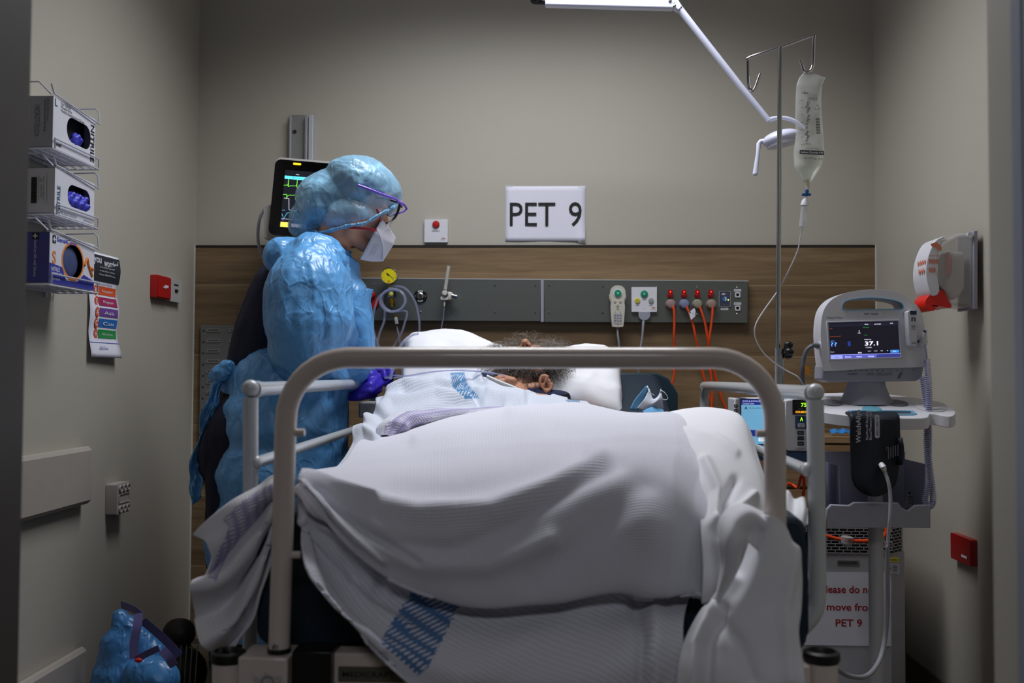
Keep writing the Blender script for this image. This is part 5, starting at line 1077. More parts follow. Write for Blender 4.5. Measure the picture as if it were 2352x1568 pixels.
MB(Fn).prism([(-wn_/2,-hn/2),(wn_/2,-hn/2),(wn_/2,hn/2),(-wn_/2,hn/2)], .0005, .0012).build('sheet', paper, tp, smooth=False)
q = MB(Fn); q.text('Please do not', .005, hn*.27, .0016, .022, .165, bold=True); q.text('move from', .012, .0+.006, .0016, .022, .145, bold=True); q.text('PET 9', .004, -hn*.19, .0016, .022, .078, bold=True); q.build('lettering', mat('dark_red_ink', (165,30,40), .6), tp, smooth=False)
ys_ = thing('warning_sticker', 'small yellow and white warning stickers on right of air purifier', 'sticker', P(2052,1300,YA)); q = MB(FW(P(2052, 1285, YA-.004))); q.prism(rrect(.032,.013,.001), 0, .0006, mi=0); q.text('WARNING', 0, 0, .001, None, .026, 1, bold=True); q.prism(rrect(.036,.030,.001,cy=-.026), 0, .0006, mi=2); q.rect(-.012,-.022,.001,.003,.014,3,.6); [q.rect(.004,-.018-.005*j,.001,.014,.0014,1) for j in range(4)]
q.build('sticker_sheet', [yellow_b, ink, pur, red_ink], ys_, smooth=False)
tag(MB().tube([P(1880,1225,YA-.04), P(1905,1232,YA-.04), P(1940,1240,YA-.045), P(1985,1242,YA-.045), P(2020,1238,YA-.045), P(2034,1225,YA-.045), P(2036,1206,YA-.04)], .005, 8, sm=6).build('slung_cord', orange_cord_m), 'orange cord slung across the air purifier mesh top', 'cord')
tag(MB().lathe([(.010,0),(.018,.006),(.019,.024),(.012,.028)], P(1944,1252,YA-.045), (.1,0,1), 20).build('hanging_plug', mat('clear_plug', (170,165,165), .15, alpha=.7)), 'clear plug hanging on the orange cord over the mesh', 'plug')
# ================================================================== BED
YB = 1.73; t = thing('hospital_bed', 'hospital bed with tall beige foot hoop and pale grey side rails', 'bed', (-.036, 2.6, 0)); BX = -.036
hp = lambda x, y: P(x, y, YB)
pts = [hp(641,1500), hp(649,1240), hp(656,980)]
for a in np.linspace(0, 90, 10)[1:-1]:
    r = math.radians(a); pts.append(hp(657+143*(1-math.cos(r)), 965-143*math.sin(r)))
pts += [hp(800,821), hp(1200,821.5), hp(1640,822)]
for a in np.linspace(0, 90, 10)[1:-1]:
    r = math.radians(a); pts.append(hp(1640+140*math.sin(r), 822+145*(1-math.cos(r))))
pts += [hp(1780,970), hp(1781,1240), hp(1783,1500)]
MB().tube(pts, .0186, 24).build('foot_hoop', beige_paint, t)
for x, y, s in ((657,993,1),(1780,995,-1),(648,1274,1)): MB().cyl(hp(x+s*12,y), hp(x+s*43,y), .0068, n=16).build('hoop_peg', beige_paint, t, bevel=.0015)
for x in (641, 1783): MB().cyl(hp(x,1486), hp(x,1506), .0205).build('hoop_collar', black_pl, t); MB().lathe([(.006,0),(.005,.003),(.002,.004)], hp(x-2,1479)+Vector((0,-.0185,0)), (0,-1,0), 14).build('hoop_screw', chrome, t)
zf = hp(1200,1506).z
MB().bb((hp(560,1500).x, YB-.035, zf-.16), (hp(672,1500).x, YB+.05, zf)).build('foot_end_block', beige_paint, t, bevel=.004)
MB().bb((hp(672,1500).x, YB-.005, zf-.16), (hp(762,1500).x, YB+.05, zf+.003)).build('foot_end_gap', black_pl, t, bevel=.002)
zf2 = P(1200,1506,YB+.02).z
MB().bb((hp(760,1500).x, YB+.02, zf2-.16), (hp(1700,1500).x, YB+.07, zf2)).build('foot_end_beam', beige_paint, t, bevel=.004)
MB().bb((hp(1700,1500).x, YB-.035, zf-.16), (hp(1850,1500).x, YB+.05, zf)).build('foot_end_block', beige_paint, t, bevel=.004)
F = FW(P(852,1548,YB+.019))
MB(F).prism(rrect(.115,.026,.002), 0, .0015).build('name_plate', mat('olive_plate', (96,92,78), .45, .3), t)
q = MB(F); q.text('MEDICRAFT', -.004, 0, .002, .0095, .092, bold=True); q.build('name_plate_lettering', ink, t, smooth=False)
F = FW(hp(628,1552)); F.translation.y = YB-.0362
q = MB(F); q.prism([(-.022,-.02),(-.026,.012),(-.012,.006),(-.004,.018),(.008,.010),(.024,.010),(.024,-.02)], 0, .0006); q.build('torn_sticker', mat('worn_sticker', (170,165,165), .6), t)
MB(F).prism(circ(.011, 24), .0008, .0014, [circ(.009, 24)]).build('sticker_ring', mat('sticker_ring', (120,105,100), .6), t)
for x in (527, 1885):
    c = hp(x,1500); MB().cyl((c.x, c.y-.005, .38), (c.x, c.y-.005, c.z-.004), .027, n=28).build('corner_post', beige_paint, t)
    MB().lathe([(.0285,-.012),(.031,-.006),(.030,.004),(.024,.007),(.021,.002),(.020,-.010)], (c.x, c.y-.005, c.z), (0,0,1), 32).build('corner_bumper', mat('black_rubber', (14,14,15), .5), t)
MB().tube([hp(497,1600), hp(500,1540), hp(506,1512), hp(520,1500)], .012, 12, sm=4).build('corner_bumper_strap', mat('navy_rubber', (14,18,32), .5), t)
# under-bed chassis
MB().bb((BX-.40, YB+.05, .44), (BX+.40, 3.40, .50)).build('deck', mat('deck_grey', (60,62,66), .5, .3), t)
for x in (-.36, .36): MB().bb((BX+x-.03, 1.78, .36), (BX+x+.03, 3.36, .44)).build('chassis_rail', beige_paint, t)
for x in (-.3,.3):
    for y in (1.95, 3.2): MB().cyl((BX+x, y, .14), (BX+x, y, .36), .03).build('leg', beige_paint, t); MB().lathe([(.065,-.02),(.065,.02)], (BX+x, y, .066), (1,0,0), 24).build('castor', black_pl, t)
# mattress with raised back
matm = mat('navy_vinyl', (20,38,52), .45, 0, .05, 20, .2, 80)
prof = [(YB+.10,.50,.745),(1.95,.505,.755),(2.15,.505,.755),(2.3,.505,.755),(2.55,.51,.76),(2.75,.56,.80),(3.0,.66,.885),(3.2,.74,.955),(3.36,.80,1.005)]
G = []
for (y, zb, zt3) in prof:
    hw = float(np.interp(y, (1.8, 1.96, 2.15, 3.3), (.505, .50, .415, .405)))
    o = [(x_, z_) for x_, z_ in rrect(2*hw, zt3-zb, .03, 4)]; G.append([(BX+a, y, (zt3+zb)/2+b) for a, b in o+[o[0]]])
q = MB(); q.grid(G)
n_ = len(G[0]); q.f.append(tuple(range(n_-1))[::-1]); q.mi.append(0); q.f.append(tuple((len(G)-1)*n_+i for i in range(n_-1))); q.mi.append(0)
mt = q.build('mattress', matm, bevel=.01, seg=2); tag(mt, 'dark navy vinyl mattress on the hospital bed, visible below the blanket', 'mattress')
hbz = P(1500, 856, 3.40).z; hx = P(1556, 900, 3.40).x
MB().prism([(2*BX-hx,.55),(hx,.55),(hx,hbz-.07),(hx-.03,hbz-.02),(hx-.07,hbz),(2*BX-hx+.07,hbz),(2*BX-hx+.03,hbz-.02),(2*BX-hx,hbz-.07)], 3.385, 3.42, mapf=lambda a, b, c: (a, c, b)).build('head_board', mat('teal_board', (24,48,62), .4), t, bevel=.006)
# side rails
for s, xr in (('left', -.590), ('right', .514)):
    sg = 1 if s == 'right' else -1
    y0 = 1.95; zr = P(1865 if sg > 0 else 570, 903 if sg > 0 else 894, y0).z; y1 = 3.33
    r = thing('bed_side_rail', 'pale grey metal side rail on the '+('right side of bed, beside the infusion pump' if sg > 0 else 'left side of bed, gripped by the nurse'), 'side rail', (xr, 2.6, .45), 'bed side rails')
    MB().tube([(xr, y0, zr), (xr, y1-.10, zr), (xr, y1-.04, zr-.012), (xr, y1, zr-.05), (xr, y1, .80), (xr, y1, .50)], .0148, 18, sm=4).build('top_tube', white_paint, r)
    MB().sph((xr, y0, zr+.002), (.0175,.0175,.0175)).cyl((xr-.004*sg, y0, zr), (xr-.004*sg, y0+.03, zr), .0172).build('corner_joint', white_paint, r)
    pw = .0165
    if sg > 0: MB().tube([(xr+.0, y0, zr-.012), (xr+.002, y0, .72), (xr+.002, y0, .585), (xr-.006, y0, .545), (xr-.03, y0, .515)], pw, 20, sm=5).build('foot_post', white_paint, r)
    else: MB().tube([(xr, y0, zr-.016), (xr+.006, y0, .45)], [.0148,.0150], 20).build('foot_post', white_paint, r)
    z2 = P(1850 if sg > 0 else 600, 1078 if sg > 0 else 1062, y0).z
    MB().tube([(xr-.018*sg if sg > 0 else xr+.012, y0+.005, z2), (xr, y1, z2+.01)], .0115, 16).sph((xr-.018*sg if sg > 0 else xr+.014, y0, z2), (.010,.014,.014)).build('middle_bar', white_paint, r)
    MB().tube([(xr-.018*sg, y0+.01, .60), (xr, y1, .60)], .0115, 16).build('lower_bar', white_paint, r)
    for y in (2.1, 2.9): MB().bb((xr-.02*sg-.02, y-.03, .42), (xr-.02*sg+.02, y+.03, .60)).build('rail_bracket', grey_pl, r, bevel=.003)
# ================================================================== CLOTH
def bsp(G, nu, nv):
    """smooth surface through a coarse net of 3-D points"""
    A = np.array([[tuple(P(*c)) if len(c) == 3 else tuple(c[0]) for c in r] for r in G]); n, m_ = A.shape[:2]
    def cr(B, k):
        pts = catmull(list(B), k); return np.array(pts)
    R1 = np.array([cr(A[i], nu) for i in range(n)]); R2 = np.array([cr(R1[:,j], nv) for j in range(R1.shape[1])]).transpose(1,0,2)
    return R2
def cloth(A, parent, name, m_, folds=None, bandf=None, mauvef=None, solid=.004, uvs=None):
    n, m2 = A.shape[:2]
    du = np.gradient(A, axis=1); dv = np.gradient(A, axis=0); N_ = np.cross(dv, du); N_ /= (np.linalg.norm(N_, axis=2, keepdims=True)+1e-9)
    if N_[n//2, m2//2].dot(np.array((0,-1,.6))) < 0: N_ = -N_
    U, V_ = np.meshgrid(np.linspace(0,1,m2), np.linspace(0,1,n))
    if folds is not None: A = A+N_*folds(U, V_, A)[...,None]
    wu = np.linalg.norm(np.gradient(A, axis=1), axis=2).mean(0).sum(); wv = np.linalg.norm(np.gradient(A, axis=0), axis=2).mean(1).sum()
    uv = np.stack([U*wu, V_*wv], -1) if uvs is None else uvs(U*wu, V_*wv)
    b = MB(); b.grid([[tuple(p) for p in r] for r in A], uv=[[tuple(p) for p in r] for r in uv])
    if bandf is not None: b.attrs['band'] = bandf(A, U, V_).astype(np.float32).ravel()
    else: b.attrs['band'] = np.zeros(n*m2, np.float32)
    b.attrs['band_mauve'] = (mauvef(A, U, V_).astype(np.float32).ravel() if mauvef is not None else np.zeros(n*m2, np.float32))
    return b.build(name, m_, parent, solid=solid)
def topx(A):   # back to photo pixels (for laying the woven bands where they run on the cloth)
    d = A-np.array((0,0,CAMZ)); Rw = np.array([list(right_w), list(down_w), list(fwd_w)]); c = d @ Rw.T
    return 1176+FPX*c[...,0]/c[...,2], 784+FPX*c[...,1]/c[...,2]
def inpoly(x, y, poly):
    r = np.zeros(x.shape, bool); j = len(poly)-1
    for i in range(len(poly)):
        xi, yi = poly[i]; xj_, yj_ = poly[j]
        c = ((yi > y) != (yj_ > y)) & (x < (xj_-xi)*(y-yi)/(yj_-yi+1e-12)+xi); r ^= c; j = i
    return r
def gfold(px, py, path, w, amp, sharp=1.0):
    """a fold ridge (or valley) running along a polyline"""
    d = np.full(px.shape, 1e9)
    for (a, b) in zip(path[:-1], path[1:]):
        a = np.array(a, float); b = np.array(b, float); e = b-a; L2 = (e**2).sum(); tt_ = np.clip(((px-a[0])*e[0]+(py-a[1])*e[1])/L2, 0, 1)
        d = np.minimum(d, np.hypot(px-(a[0]+tt_*e[0]), py-(a[1]+tt_*e[1])))
    return amp*np.exp(-(d/w)**2*sharp)
knit = knit_mat('white_cellular_cotton', (222,222,234)); knit2 = knit_mat('grey_white_cellular_cotton', (208,214,228), .009, .0055, bandcol=(55,125,175))
sheet_m = mat('white_cotton_sheet', (224,224,230), .85, 0, .02, 6, .15, 500, sheen=.1)
tb = thing('blanket', 'white cellular cotton blanket draped over the patient and bed foot, blue woven band near hem', 'blanket', (BX, 2.1, .76))
G = [
 [(868,1000,2.72),(920,965,2.72),(1000,948,2.72),(1090,938,2.72),(1200,930,2.72),(1320,926,2.72),(1440,948,2.68),(1520,950,2.62),(1600,945,2.55)],
 [(826,1012,2.50),(875,1003,2.5),(965,984,2.5),(1090,958,2.5),(1200,942,2.5),(1320,925,2.52),(1440,947,2.5),(1545,945,2.45),(1640,948,2.42)],
 [(785,1062,2.30),(860,1040,2.3),(955,1012,2.3),(1080,990,2.3),(1200,972,2.3),(1325,957,2.3),(1445,962,2.3),(1560,952,2.3),(1665,952,2.3)],
 [(740,1074,2.12),(825,1066,2.12),(935,1050,2.12),(1075,1028,2.12),(1205,1010,2.12),(1330,1000,2.12),(1450,992,2.12),(1565,985,2.12),(1690,980,2.12)],
 [(704,1080,1.95),(800,1084,1.95),(930,1080,1.96),(1075,1066,1.97),(1205,1046,1.98),(1330,1026,1.99),(1450,1013,1.99),(1570,1022,1.98),(1690,1050,1.96)],
 [(690,1086,1.86),(795,1112,1.85),(930,1126,1.85),(1075,1118,1.86),(1205,1092,1.87),(1330,1062,1.88),(1450,1046,1.89),(1560,1064,1.88),(1655,1120,1.86)],
 [(684,1092,1.80),(790,1150,1.80),(930,1186,1.79),(1080,1182,1.79),(1210,1155,1.80),(1335,1120,1.81),(1455,1095,1.82),(1560,1118,1.81),(1642,1190,1.79)],
 [(682,1100,1.785),(800,1205,1.775),(940,1262,1.765),(1090,1268,1.765),(1215,1245,1.77),(1340,1212,1.775),(1458,1185,1.78),(1558,1200,1.775),(1635,1262,1.77)],
 [(682,1108,1.78),(825,1262,1.765),(960,1330,1.757),(1100,1345,1.757),(1225,1328,1.76),(1345,1300,1.765),(1455,1278,1.77),(1552,1285,1.765),(1628,1330,1.765)],
 [(683,1116,1.775),(850,1300,1.758),(985,1372,1.755),(1115,1392,1.755),(1235,1382,1.756),(1350,1362,1.76),(1450,1347,1.765),(1548,1362,1.76),(1622,1386,1.76)],
 [(684,1118,1.785),(862,1306,1.772),(995,1380,1.765),(1120,1398,1.765),(1236,1390,1.768),(1350,1370,1.772),(1450,1356,1.778),(1545,1368,1.774),(1618,1390,1.775)]]
A = bsp(G, 26, 22)
def fm(U, V_, A):
    px, py = topx(A)
    f = .004*np.sin(px*.006+py*.013)*np.clip((py-930)/200, 0, 1)
    f += gfold(px, py, [(700,1110),(830,1145),(960,1175),(1130,1165),(1270,1110),(1380,1050)], 22, .016)
    f += gfold(px, py, [(760,1190),(900,1250),(1040,1262),(1180,1200),(1320,1110),(1420,1060)], 20, -.010)
    f += gfold(px, py, [(720,1160),(860,1240),(980,1300),(1120,1300),(1260,1240)], 26, .012)
    f += gfold(px, py, [(900,1120),(1050,1130),(1200,1090),(1330,1045)], 24, -.010)
    f += gfold(px, py, [(1230,1330),(1330,1250),(1420,1170),(1480,1110)], 40, -.012)
    f += gfold(px, py, [(1480,1340),(1500,1250),(1480,1150)], 40, .010)
    f += gfold(px, py, [(960,1010),(1100,990),(1230,985)], 16, .007)
    f += gfold(px, py, [(1180,950),(1330,980),(1440,985),(1560,975)], 20, .008)
    f += gfold(px, py, [(690,1092),(760,1125),(860,1150)], 9, .010)+gfold(px, py, [(690,1105),(760,1160),(850,1225),(960,1290)], 10, -.012)+gfold(px, py, [(690,1112),(770,1195),(880,1290)], 9, .010)
    f += .0016*np.sin(px*.03-py*.02)*np.sin(py*.017)
    f *= np.clip(V_/.06, 0, 1)*np.clip((1-U)/.12, 0, 1)
    f -= .016*np.clip((U-.86)/.08, 0, 1)
    return f
cloth(A, tb, 'top_drape', knit, fm)
# under layer with the blue band, hanging lower
G = [
 [(684,1150,1.80),(800,1200,1.80),(930,1250,1.80),(1080,1280,1.80),(1230,1280,1.80),(1380,1270,1.80),(1500,1270,1.80),(1600,1280,1.80)],
 [(684,1180,1.79),(790,1260,1.795),(920,1310,1.80),(1080,1340,1.80),(1230,1340,1.80),(1380,1330,1.80),(1500,1320,1.80),(1600,1330,1.80)],
 [(686,1215,1.785),(790,1330,1.79),(905,1385,1.795),(1060,1410,1.80),(1225,1415,1.80),(1380,1400,1.80),(1480,1385,1.81),(1580,1380,1.81)],
 [(692,1260,1.78),(790,1400,1.785),(900,1450,1.79),(1050,1480,1.785),(1220,1490,1.785),(1380,1470,1.785),(1470,1450,1.805),(1570,1430,1.81)],
 [(705,1310,1.78),(810,1430,1.78),(920,1500,1.78),(1050,1540,1.775),(1215,1560,1.775),(1370,1550,1.775),(1465,1530,1.80),(1570,1500,1.80)],
 [(735,1350,1.775),(850,1480,1.765),(950,1560,1.765),(1060,1600,1.765),(1210,1620,1.765),(1370,1620,1.765),(1460,1610,1.79),(1570,1600,1.79)],
 [(760,1385,1.775),(875,1510,1.690),(965,1590,1.688),(1080,1660,1.688),(1210,1690,1.688),(1370,1690,1.69),(1460,1680,1.69),(1570,1670,1.69)]]
# keep the lower hem in front of the foot beam
G[3] = [(x, y, min(Y, 1.735)) for x, y, Y in G[3]]
for r_ in (4, 5): G[r_] = [(x, y, min(Y, 1.70)) for x, y, Y in G[r_]]
A = bsp(G, 26, 26)
def f2(U, V_, A):
    px, py = topx(A); f = gfold(px, py, [(930,1260),(880,1300),(870,1350)], 12, -.014)+gfold(px, py, [(700,1190),(800,1240),(930,1330),(960,1345)], 12, .012)+ gfold(px, py, [(690,1200),(720,1310),(790,1400),(880,1490)], 9, .008)
    f += gfold(px, py, [(700,1200),(760,1290),(850,1390),(930,1440)], 12, .010)+gfold(px, py, [(710,1200),(790,1260),(810,1330)], 14, -.008)
    f += gfold(px, py, [(1455,1380),(1475,1470),(1470,1600)], 14, -.012)+gfold(px, py, [(1500,1380),(1510,1470),(1500,1600)], 18, .012)
    f += gfold(px, py, [(1060,1560),(1200,1480),(1330,1400)], 45, .010)+.003*np.sin(px*.012+py*.01)
    return f
bp_ = [(952,1350),(1055,1388),(985,1530),(960,1552),(872,1475),(905,1420)]
A0 = A
cloth(A, tb, 'lower_drape', knit, f2, bandf=lambda A, U, V_: inpoly(*topx(A), bp_), uvs=lambda u, v: np.stack([u*.8+v*.5, v*.86-u*.42], -1))
# folds hanging outside the left post
G = [
 [(672,1088,1.80),(635,1092,1.81),(600,1112,1.83),(545,1148,1.84),(490,1185,1.84),(447,1226,1.85)],
 [(672,1105,1.79),(635,1125,1.79),(605,1145,1.80),(560,1185,1.81),(520,1225,1.82),(484,1258,1.83)],
 [(672,1120,1.81),(635,1145,1.83),(606,1175,1.85),(560,1230,1.86),(515,1285,1.87),(468,1330,1.88)],
 [(672,1130,1.78),(638,1160,1.78),(608,1205,1.79),(570,1262,1.80),(510,1330,1.80),(440,1350,1.81)],
 [(672,1140,1.81),(638,1180,1.83),(612,1230,1.85),(575,1305,1.86),(520,1390,1.86),(452,1420,1.87)],
 [(672,1150,1.78),(642,1195,1.78),(617,1250,1.79),(585,1340,1.80),(535,1430,1.80),(462,1478,1.81)],
 [(672,1158,1.81),(646,1205,1.82),(620,1265,1.84),(592,1350,1.85),(555,1440,1.85),(505,1488,1.86)],
 [(672,1165,1.79),(650,1210,1.79),(626,1272,1.80),(603,1355,1.81),(580,1425,1.82),(548,1484,1.83)]]
A = bsp(G, 22, 18)
mv = [(640,1108),(600,1125),(545,1165),(515,1195),(530,1210),(498,1265),(480,1330),(500,1335),(545,1235),(640,1130)]
knit3 = knit_mat('brushed_white_cotton', (224,224,232), .0075, .006, strength=.2, dark=.96)
cloth(A, tb, 'hanging_corner', knit3, lambda U, V_, A: .0035*np.sin(V_*30+U*6)*U+.002*np.sin(U*18), mauvef=lambda A, U, V_: inpoly(*topx(A), mv)&(V_ < .45), uvs=lambda u, v: np.stack([v, u], -1))
# rolled fold with mauve band across the chest
def roll(path, rad, flat, parent, name, m_, mauve=None, n=28):
    q = catmull([tuple(P(*p))+(r,) for p, r in zip(path, rad)], 26); pts = [Vector(a[:3]) for a in q]; rr = [a[3] for a in q]
    G = []; 
    for i, p in enumerate(pts):
        T = (pts[min(i+1, len(pts)-1)]-pts[max(0, i-1)]).normalized(); u = T.cross(Vector((0,0,1))).normalized(); w = u.cross(T).normalized(); row = []
        for k in range(n+1):
            a = 2*math.pi*k/n; r = rr[i]*(1+.06*math.sin(i*.21+a*2)); row.append(p+u*math.cos(a)*r*1.25+w*math.sin(a)*r*flat)
        G.append(row)
    A = np.array([[tuple(v) for v in r] for r in G]); L = np.cumsum([0]+[(a-b).length for a, b in zip(pts[:-1], pts[1:])])
    U, V_ = np.meshgrid(np.linspace(0, .25, n+1), L); b = MB(); b.grid(G, uv=[[(V_[i,j], U[i,j]) for j in range(n+1)] for i in range(len(G))])
    b.attrs['band'] = np.zeros(len(b.v), np.float32); b.attrs['band_mauve'] = (mauve(A).astype(np.float32).ravel() if mauve else np.zeros(len(b.v), np.float32)); return b.build(name, m_, parent)
roll([(884,1005,2.50),(898,985,2.53),(930,968,2.56),(1000,955,2.60),(1100,945,2.66),(1200,936,2.72),(1320,928,2.74)], [.012,.034,.034,.024,.015,.010,.006], .75, tb, 'turned_hem', knit, mauve=lambda A: inpoly(*topx(A), [(880,1010),(886,975),(930,945),(1000,930),(1100,918),(1330,905),(1330,925),(1200,930),(1100,940),(1000,955),(950,985),(935,1005)]))
# upper blanket over the chest
tu = thing('upper_blanket', 'grey white cellular blanket bunched over the chest, with a blue woven band', 'blanket', (BX, 2.8, .85))
G = [
 [(905,925,3.05),(950,880,3.05),(1040,862,3.05),(1105,872,3.05),(1170,888,3.05),(1250,908,3.03),(1330,922,3.0)],
 [(880,920,2.98),(945,874,2.98),(1040,854,2.98),(1120,866,2.98),(1195,890,2.97),(1265,908,2.95),(1345,922,2.92)],
 [(862,935,2.88),(932,900,2.88),(1030,878,2.88),(1120,886,2.88),(1200,905,2.87),(1275,918,2.86),(1355,928,2.83)],
 [(846,960,2.76),(905,930,2.76),(1010,904,2.78),(1120,908,2.78),(1210,920,2.77),(1290,928,2.76),(1375,936,2.73)],
 [(822,995,2.62),(880,962,2.64),(1000,935,2.68),(1120,930,2.69),(1220,932,2.68),(1300,936,2.66),(1390,945,2.62)],
 [(792,1045,2.44),(846,1010,2.50),(960,975,2.56),(1110,958,2.58),(1230,948,2.58),(1310,944,2.56),(1400,955,2.52)],
 [(770,1075,2.34),(826,1050,2.40),(940,1010,2.48),(1100,985,2.5),(1230,972,2.5),(1320,962,2.48),(1410,972,2.44)]]
A = bsp(G, 26, 22)
def f3(U, V_, A):
    px, py = topx(A); f = gfold(px, py, [(870,925),(930,895),(1020,885),(1120,905),(1200,925)], 8, .012)
    f += gfold(px, py, [(900,905),(960,885),(1040,870),(1060,900)], 7, .010)+gfold(px, py, [(845,965),(900,925),(1000,905),(1080,912)], 9, .012)
    f += gfold(px, py, [(1095,868),(1120,890),(1200,915),(1300,930)], 7, .014)+gfold(px, py, [(1060,870),(1080,900),(1100,918)], 8, -.014)
    f += gfold(px, py, [(1110,880),(1180,905),(1260,920)], 5, -.008)+gfold(px, py, [(860,950),(880,960),(900,990)], 10, -.012)+gfold(px, py, [(815,1000),(840,990),(860,1010)], 10, .014)
    f = f*1.7+.0022*np.sin(px*.07+py*.09)
    f += gfold(px, py, [(1110,905),(1000,890),(930,910)], 6, -.012)+gfold(px, py, [(1150,930),(1040,925),(950,945),(900,970)], 7, -.012)+gfold(px, py, [(1000,870),(950,880),(900,900),(875,930)], 5, -.010)
    return f
cloth(A, tu, 'drape', knit2, f3, bandf=lambda A, U, V_: inpoly(*topx(A), [(1034,852),(1066,852),(1072,880),(1102,914),(1070,916),(1040,890)])|inpoly(*topx(A), [(1300,918),(1330,918),(1335,928),(1306,928)]))
# left fall of the upper blanket inside the side rail
G = [[(800,1048,2.40),(790,1100,2.38),(785,1180,2.36)],[(838,1000,2.56),(826,1080,2.54),(815,1160,2.52)],[(852,960,2.74),(842,1030,2.72),(836,1120,2.7)],[(868,930,2.90),(856,1000,2.90),(850,1080,2.88)]]
cloth(bsp(G, 16, 16), tu, 'side_fall', knit2, lambda U, V_, A: .008*np.sin(V_*24+U*3)*U)
# cotton sheet at the right
ts = thing('bed_sheet', 'smooth white cotton sheet heaped and hanging at the right foot corner', 'sheet', (.35, 1.9, .7))
G = [
 [(1510,952,2.52),(1575,938,2.52),(1640,936,2.50),(1690,948,2.46),(1722,985,2.44)],
 [(1520,962,2.34),(1590,944,2.34),(1650,944,2.34),(1700,956,2.33),(1732,1010,2.30)],
 [(1540,985,2.18),(1605,970,2.18),(1665,972,2.18),(1712,1000,2.16),(1742,1050,2.14)],
 [(1570,1020,2.02),(1630,1018,2.02),(1690,1030,2.02),(1730,1060,2.0),(1756,1105,1.99)],
 [(1600,1075,1.93),(1650,1080,1.92),(1700,1090,1.92),(1742,1115,1.92),(1765,1150,1.91)],
 [(1608,1140,1.85),(1665,1148,1.85),(1712,1158,1.85),(1750,1172,1.85),(1775,1190,1.85)],
 [(1612,1210,1.785),(1675,1220,1.79),(1715,1225,1.78),(1755,1230,1.78),(1782,1240,1.78)],
 [(1614,1300,1.76),(1680,1310,1.765),(1720,1310,1.76),(1760,1310,1.76),(1790,1310,1.76)],
 [(1612,1388,1.758),(1670,1380,1.76),(1715,1380,1.755),(1760,1380,1.755),(1790,1380,1.755)]]
def f4(U, V_, A):
    px, py = topx(A); f = gfold(px, py, [(1560,985),(1640,1000),(1690,1040)], 9, .007)+gfold(px, py, [(1620,1060),(1650,1130),(1640,1200)], 12, .014)
    f += gfold(px, py, [(1690,1100),(1665,1150),(1655,1230)], 10, -.016)+gfold(px, py, [(1730,1140),(1700,1170),(1680,1230)], 9, .016)+gfold(px, py, [(1640,1200),(1655,1290),(1645,1370)], 10, .012)+.003*np.sin(px*.04)*np.sin(py*.03)
    return f
b4 = bsp(G, 20, 14)
cloth(b4, ts, 'heaped_part', sheet_m, f4)
G = [
 [(1742,1180,1.76),(1762,1182,1.70),(1790,1192,1.695),(1812,1215,1.70),(1825,1250,1.715)],
 [(1725,1240,1.745),(1755,1240,1.695),(1790,1240,1.69),(1822,1255,1.695),(1838,1285,1.71)],
 [(1690,1320,1.73),(1735,1310,1.69),(1785,1300,1.685),(1828,1310,1.69),(1842,1330,1.70)],
 [(1640,1385,1.735),(1700,1380,1.685),(1770,1375,1.68),(1825,1385,1.685),(1838,1400,1.69)],
 [(1612,1400,1.72),(1680,1425,1.68),(1755,1430,1.67),(1815,1440,1.675),(1832,1450,1.68)],
 [(1572,1470,1.70),(1655,1490,1.67),(1740,1500,1.66),(1815,1505,1.665),(1840,1505,1.67)],
 [(1556,1540,1.68),(1650,1560,1.655),(1740,1570,1.65),(1820,1570,1.65),(1850,1570,1.655)],
 [(1545,1640,1.68),(1650,1660,1.655),(1745,1660,1.65),(1830,1660,1.65),(1858,1660,1.655)]]
def f5(U, V_, A):
    px, py = topx(A); f = gfold(px, py, [(1690,1330),(1640,1400),(1600,1480),(1590,1600)], 12, .014)+gfold(px, py, [(1660,1400),(1630,1480),(1620,1600)], 14, -.012)
    f += gfold(px, py, [(1650,1420),(1700,1480),(1730,1560)], 16, -.009)+gfold(px, py, [(1830,1260),(1800,1400),(1815,1560)], 14, .008)+.003*np.sin(px*.03)*np.sin(py*.012)
    return f
cloth(bsp(G, 20, 16), ts, 'hanging_part', sheet_m, f5)
# curled cuff of sheet at the hoop
G = []
c_pts = [(1752,1180,1.735),(1700,1160,1.72),(1662,1185,1.71),(1655,1240,1.70),(1660,1300,1.705),(1648,1372,1.72)]
e_pts = [(1758,1262,1.72),(1738,1262,1.70),(1710,1240,1.69),(1700,1262,1.685),(1690,1310,1.695),(1650,1380,1.715)]
m1 = [(1756,1200,1.70),(1722,1180,1.69),(1690,1200,1.675),(1676,1240,1.665),(1672,1300,1.68),(1649,1376,1.715)]
m2 = [(1757,1230,1.71),(1736,1220,1.70),(1712,1225,1.69),(1694,1250,1.67),(1682,1306,1.685),(1650,1379,1.715)]
cloth(bsp([c_pts, m1, m2, e_pts], 12, 10), ts, 'curled_cuff', sheet_m, None)
G = [[(1800,1128,1.98),(1825,1138,1.97),(1850,1150,1.96)],[(1795,1180,1.90),(1830,1185,1.89),(1856,1180,1.90)],[(1795,1250,1.88),(1825,1260,1.87),(1850,1235,1.88)],[(1800,1300,1.90),(1818,1330,1.89),(1838,1320,1.90)],[(1805,1360,1.90),(1820,1400,1.89),(1838,1390,1.90)]]
cloth(bsp(G, 12, 12), ts, 'tail_outside_hoop', sheet_m, lambda U, V_, A: .006*np.sin(U*9+V_*5))
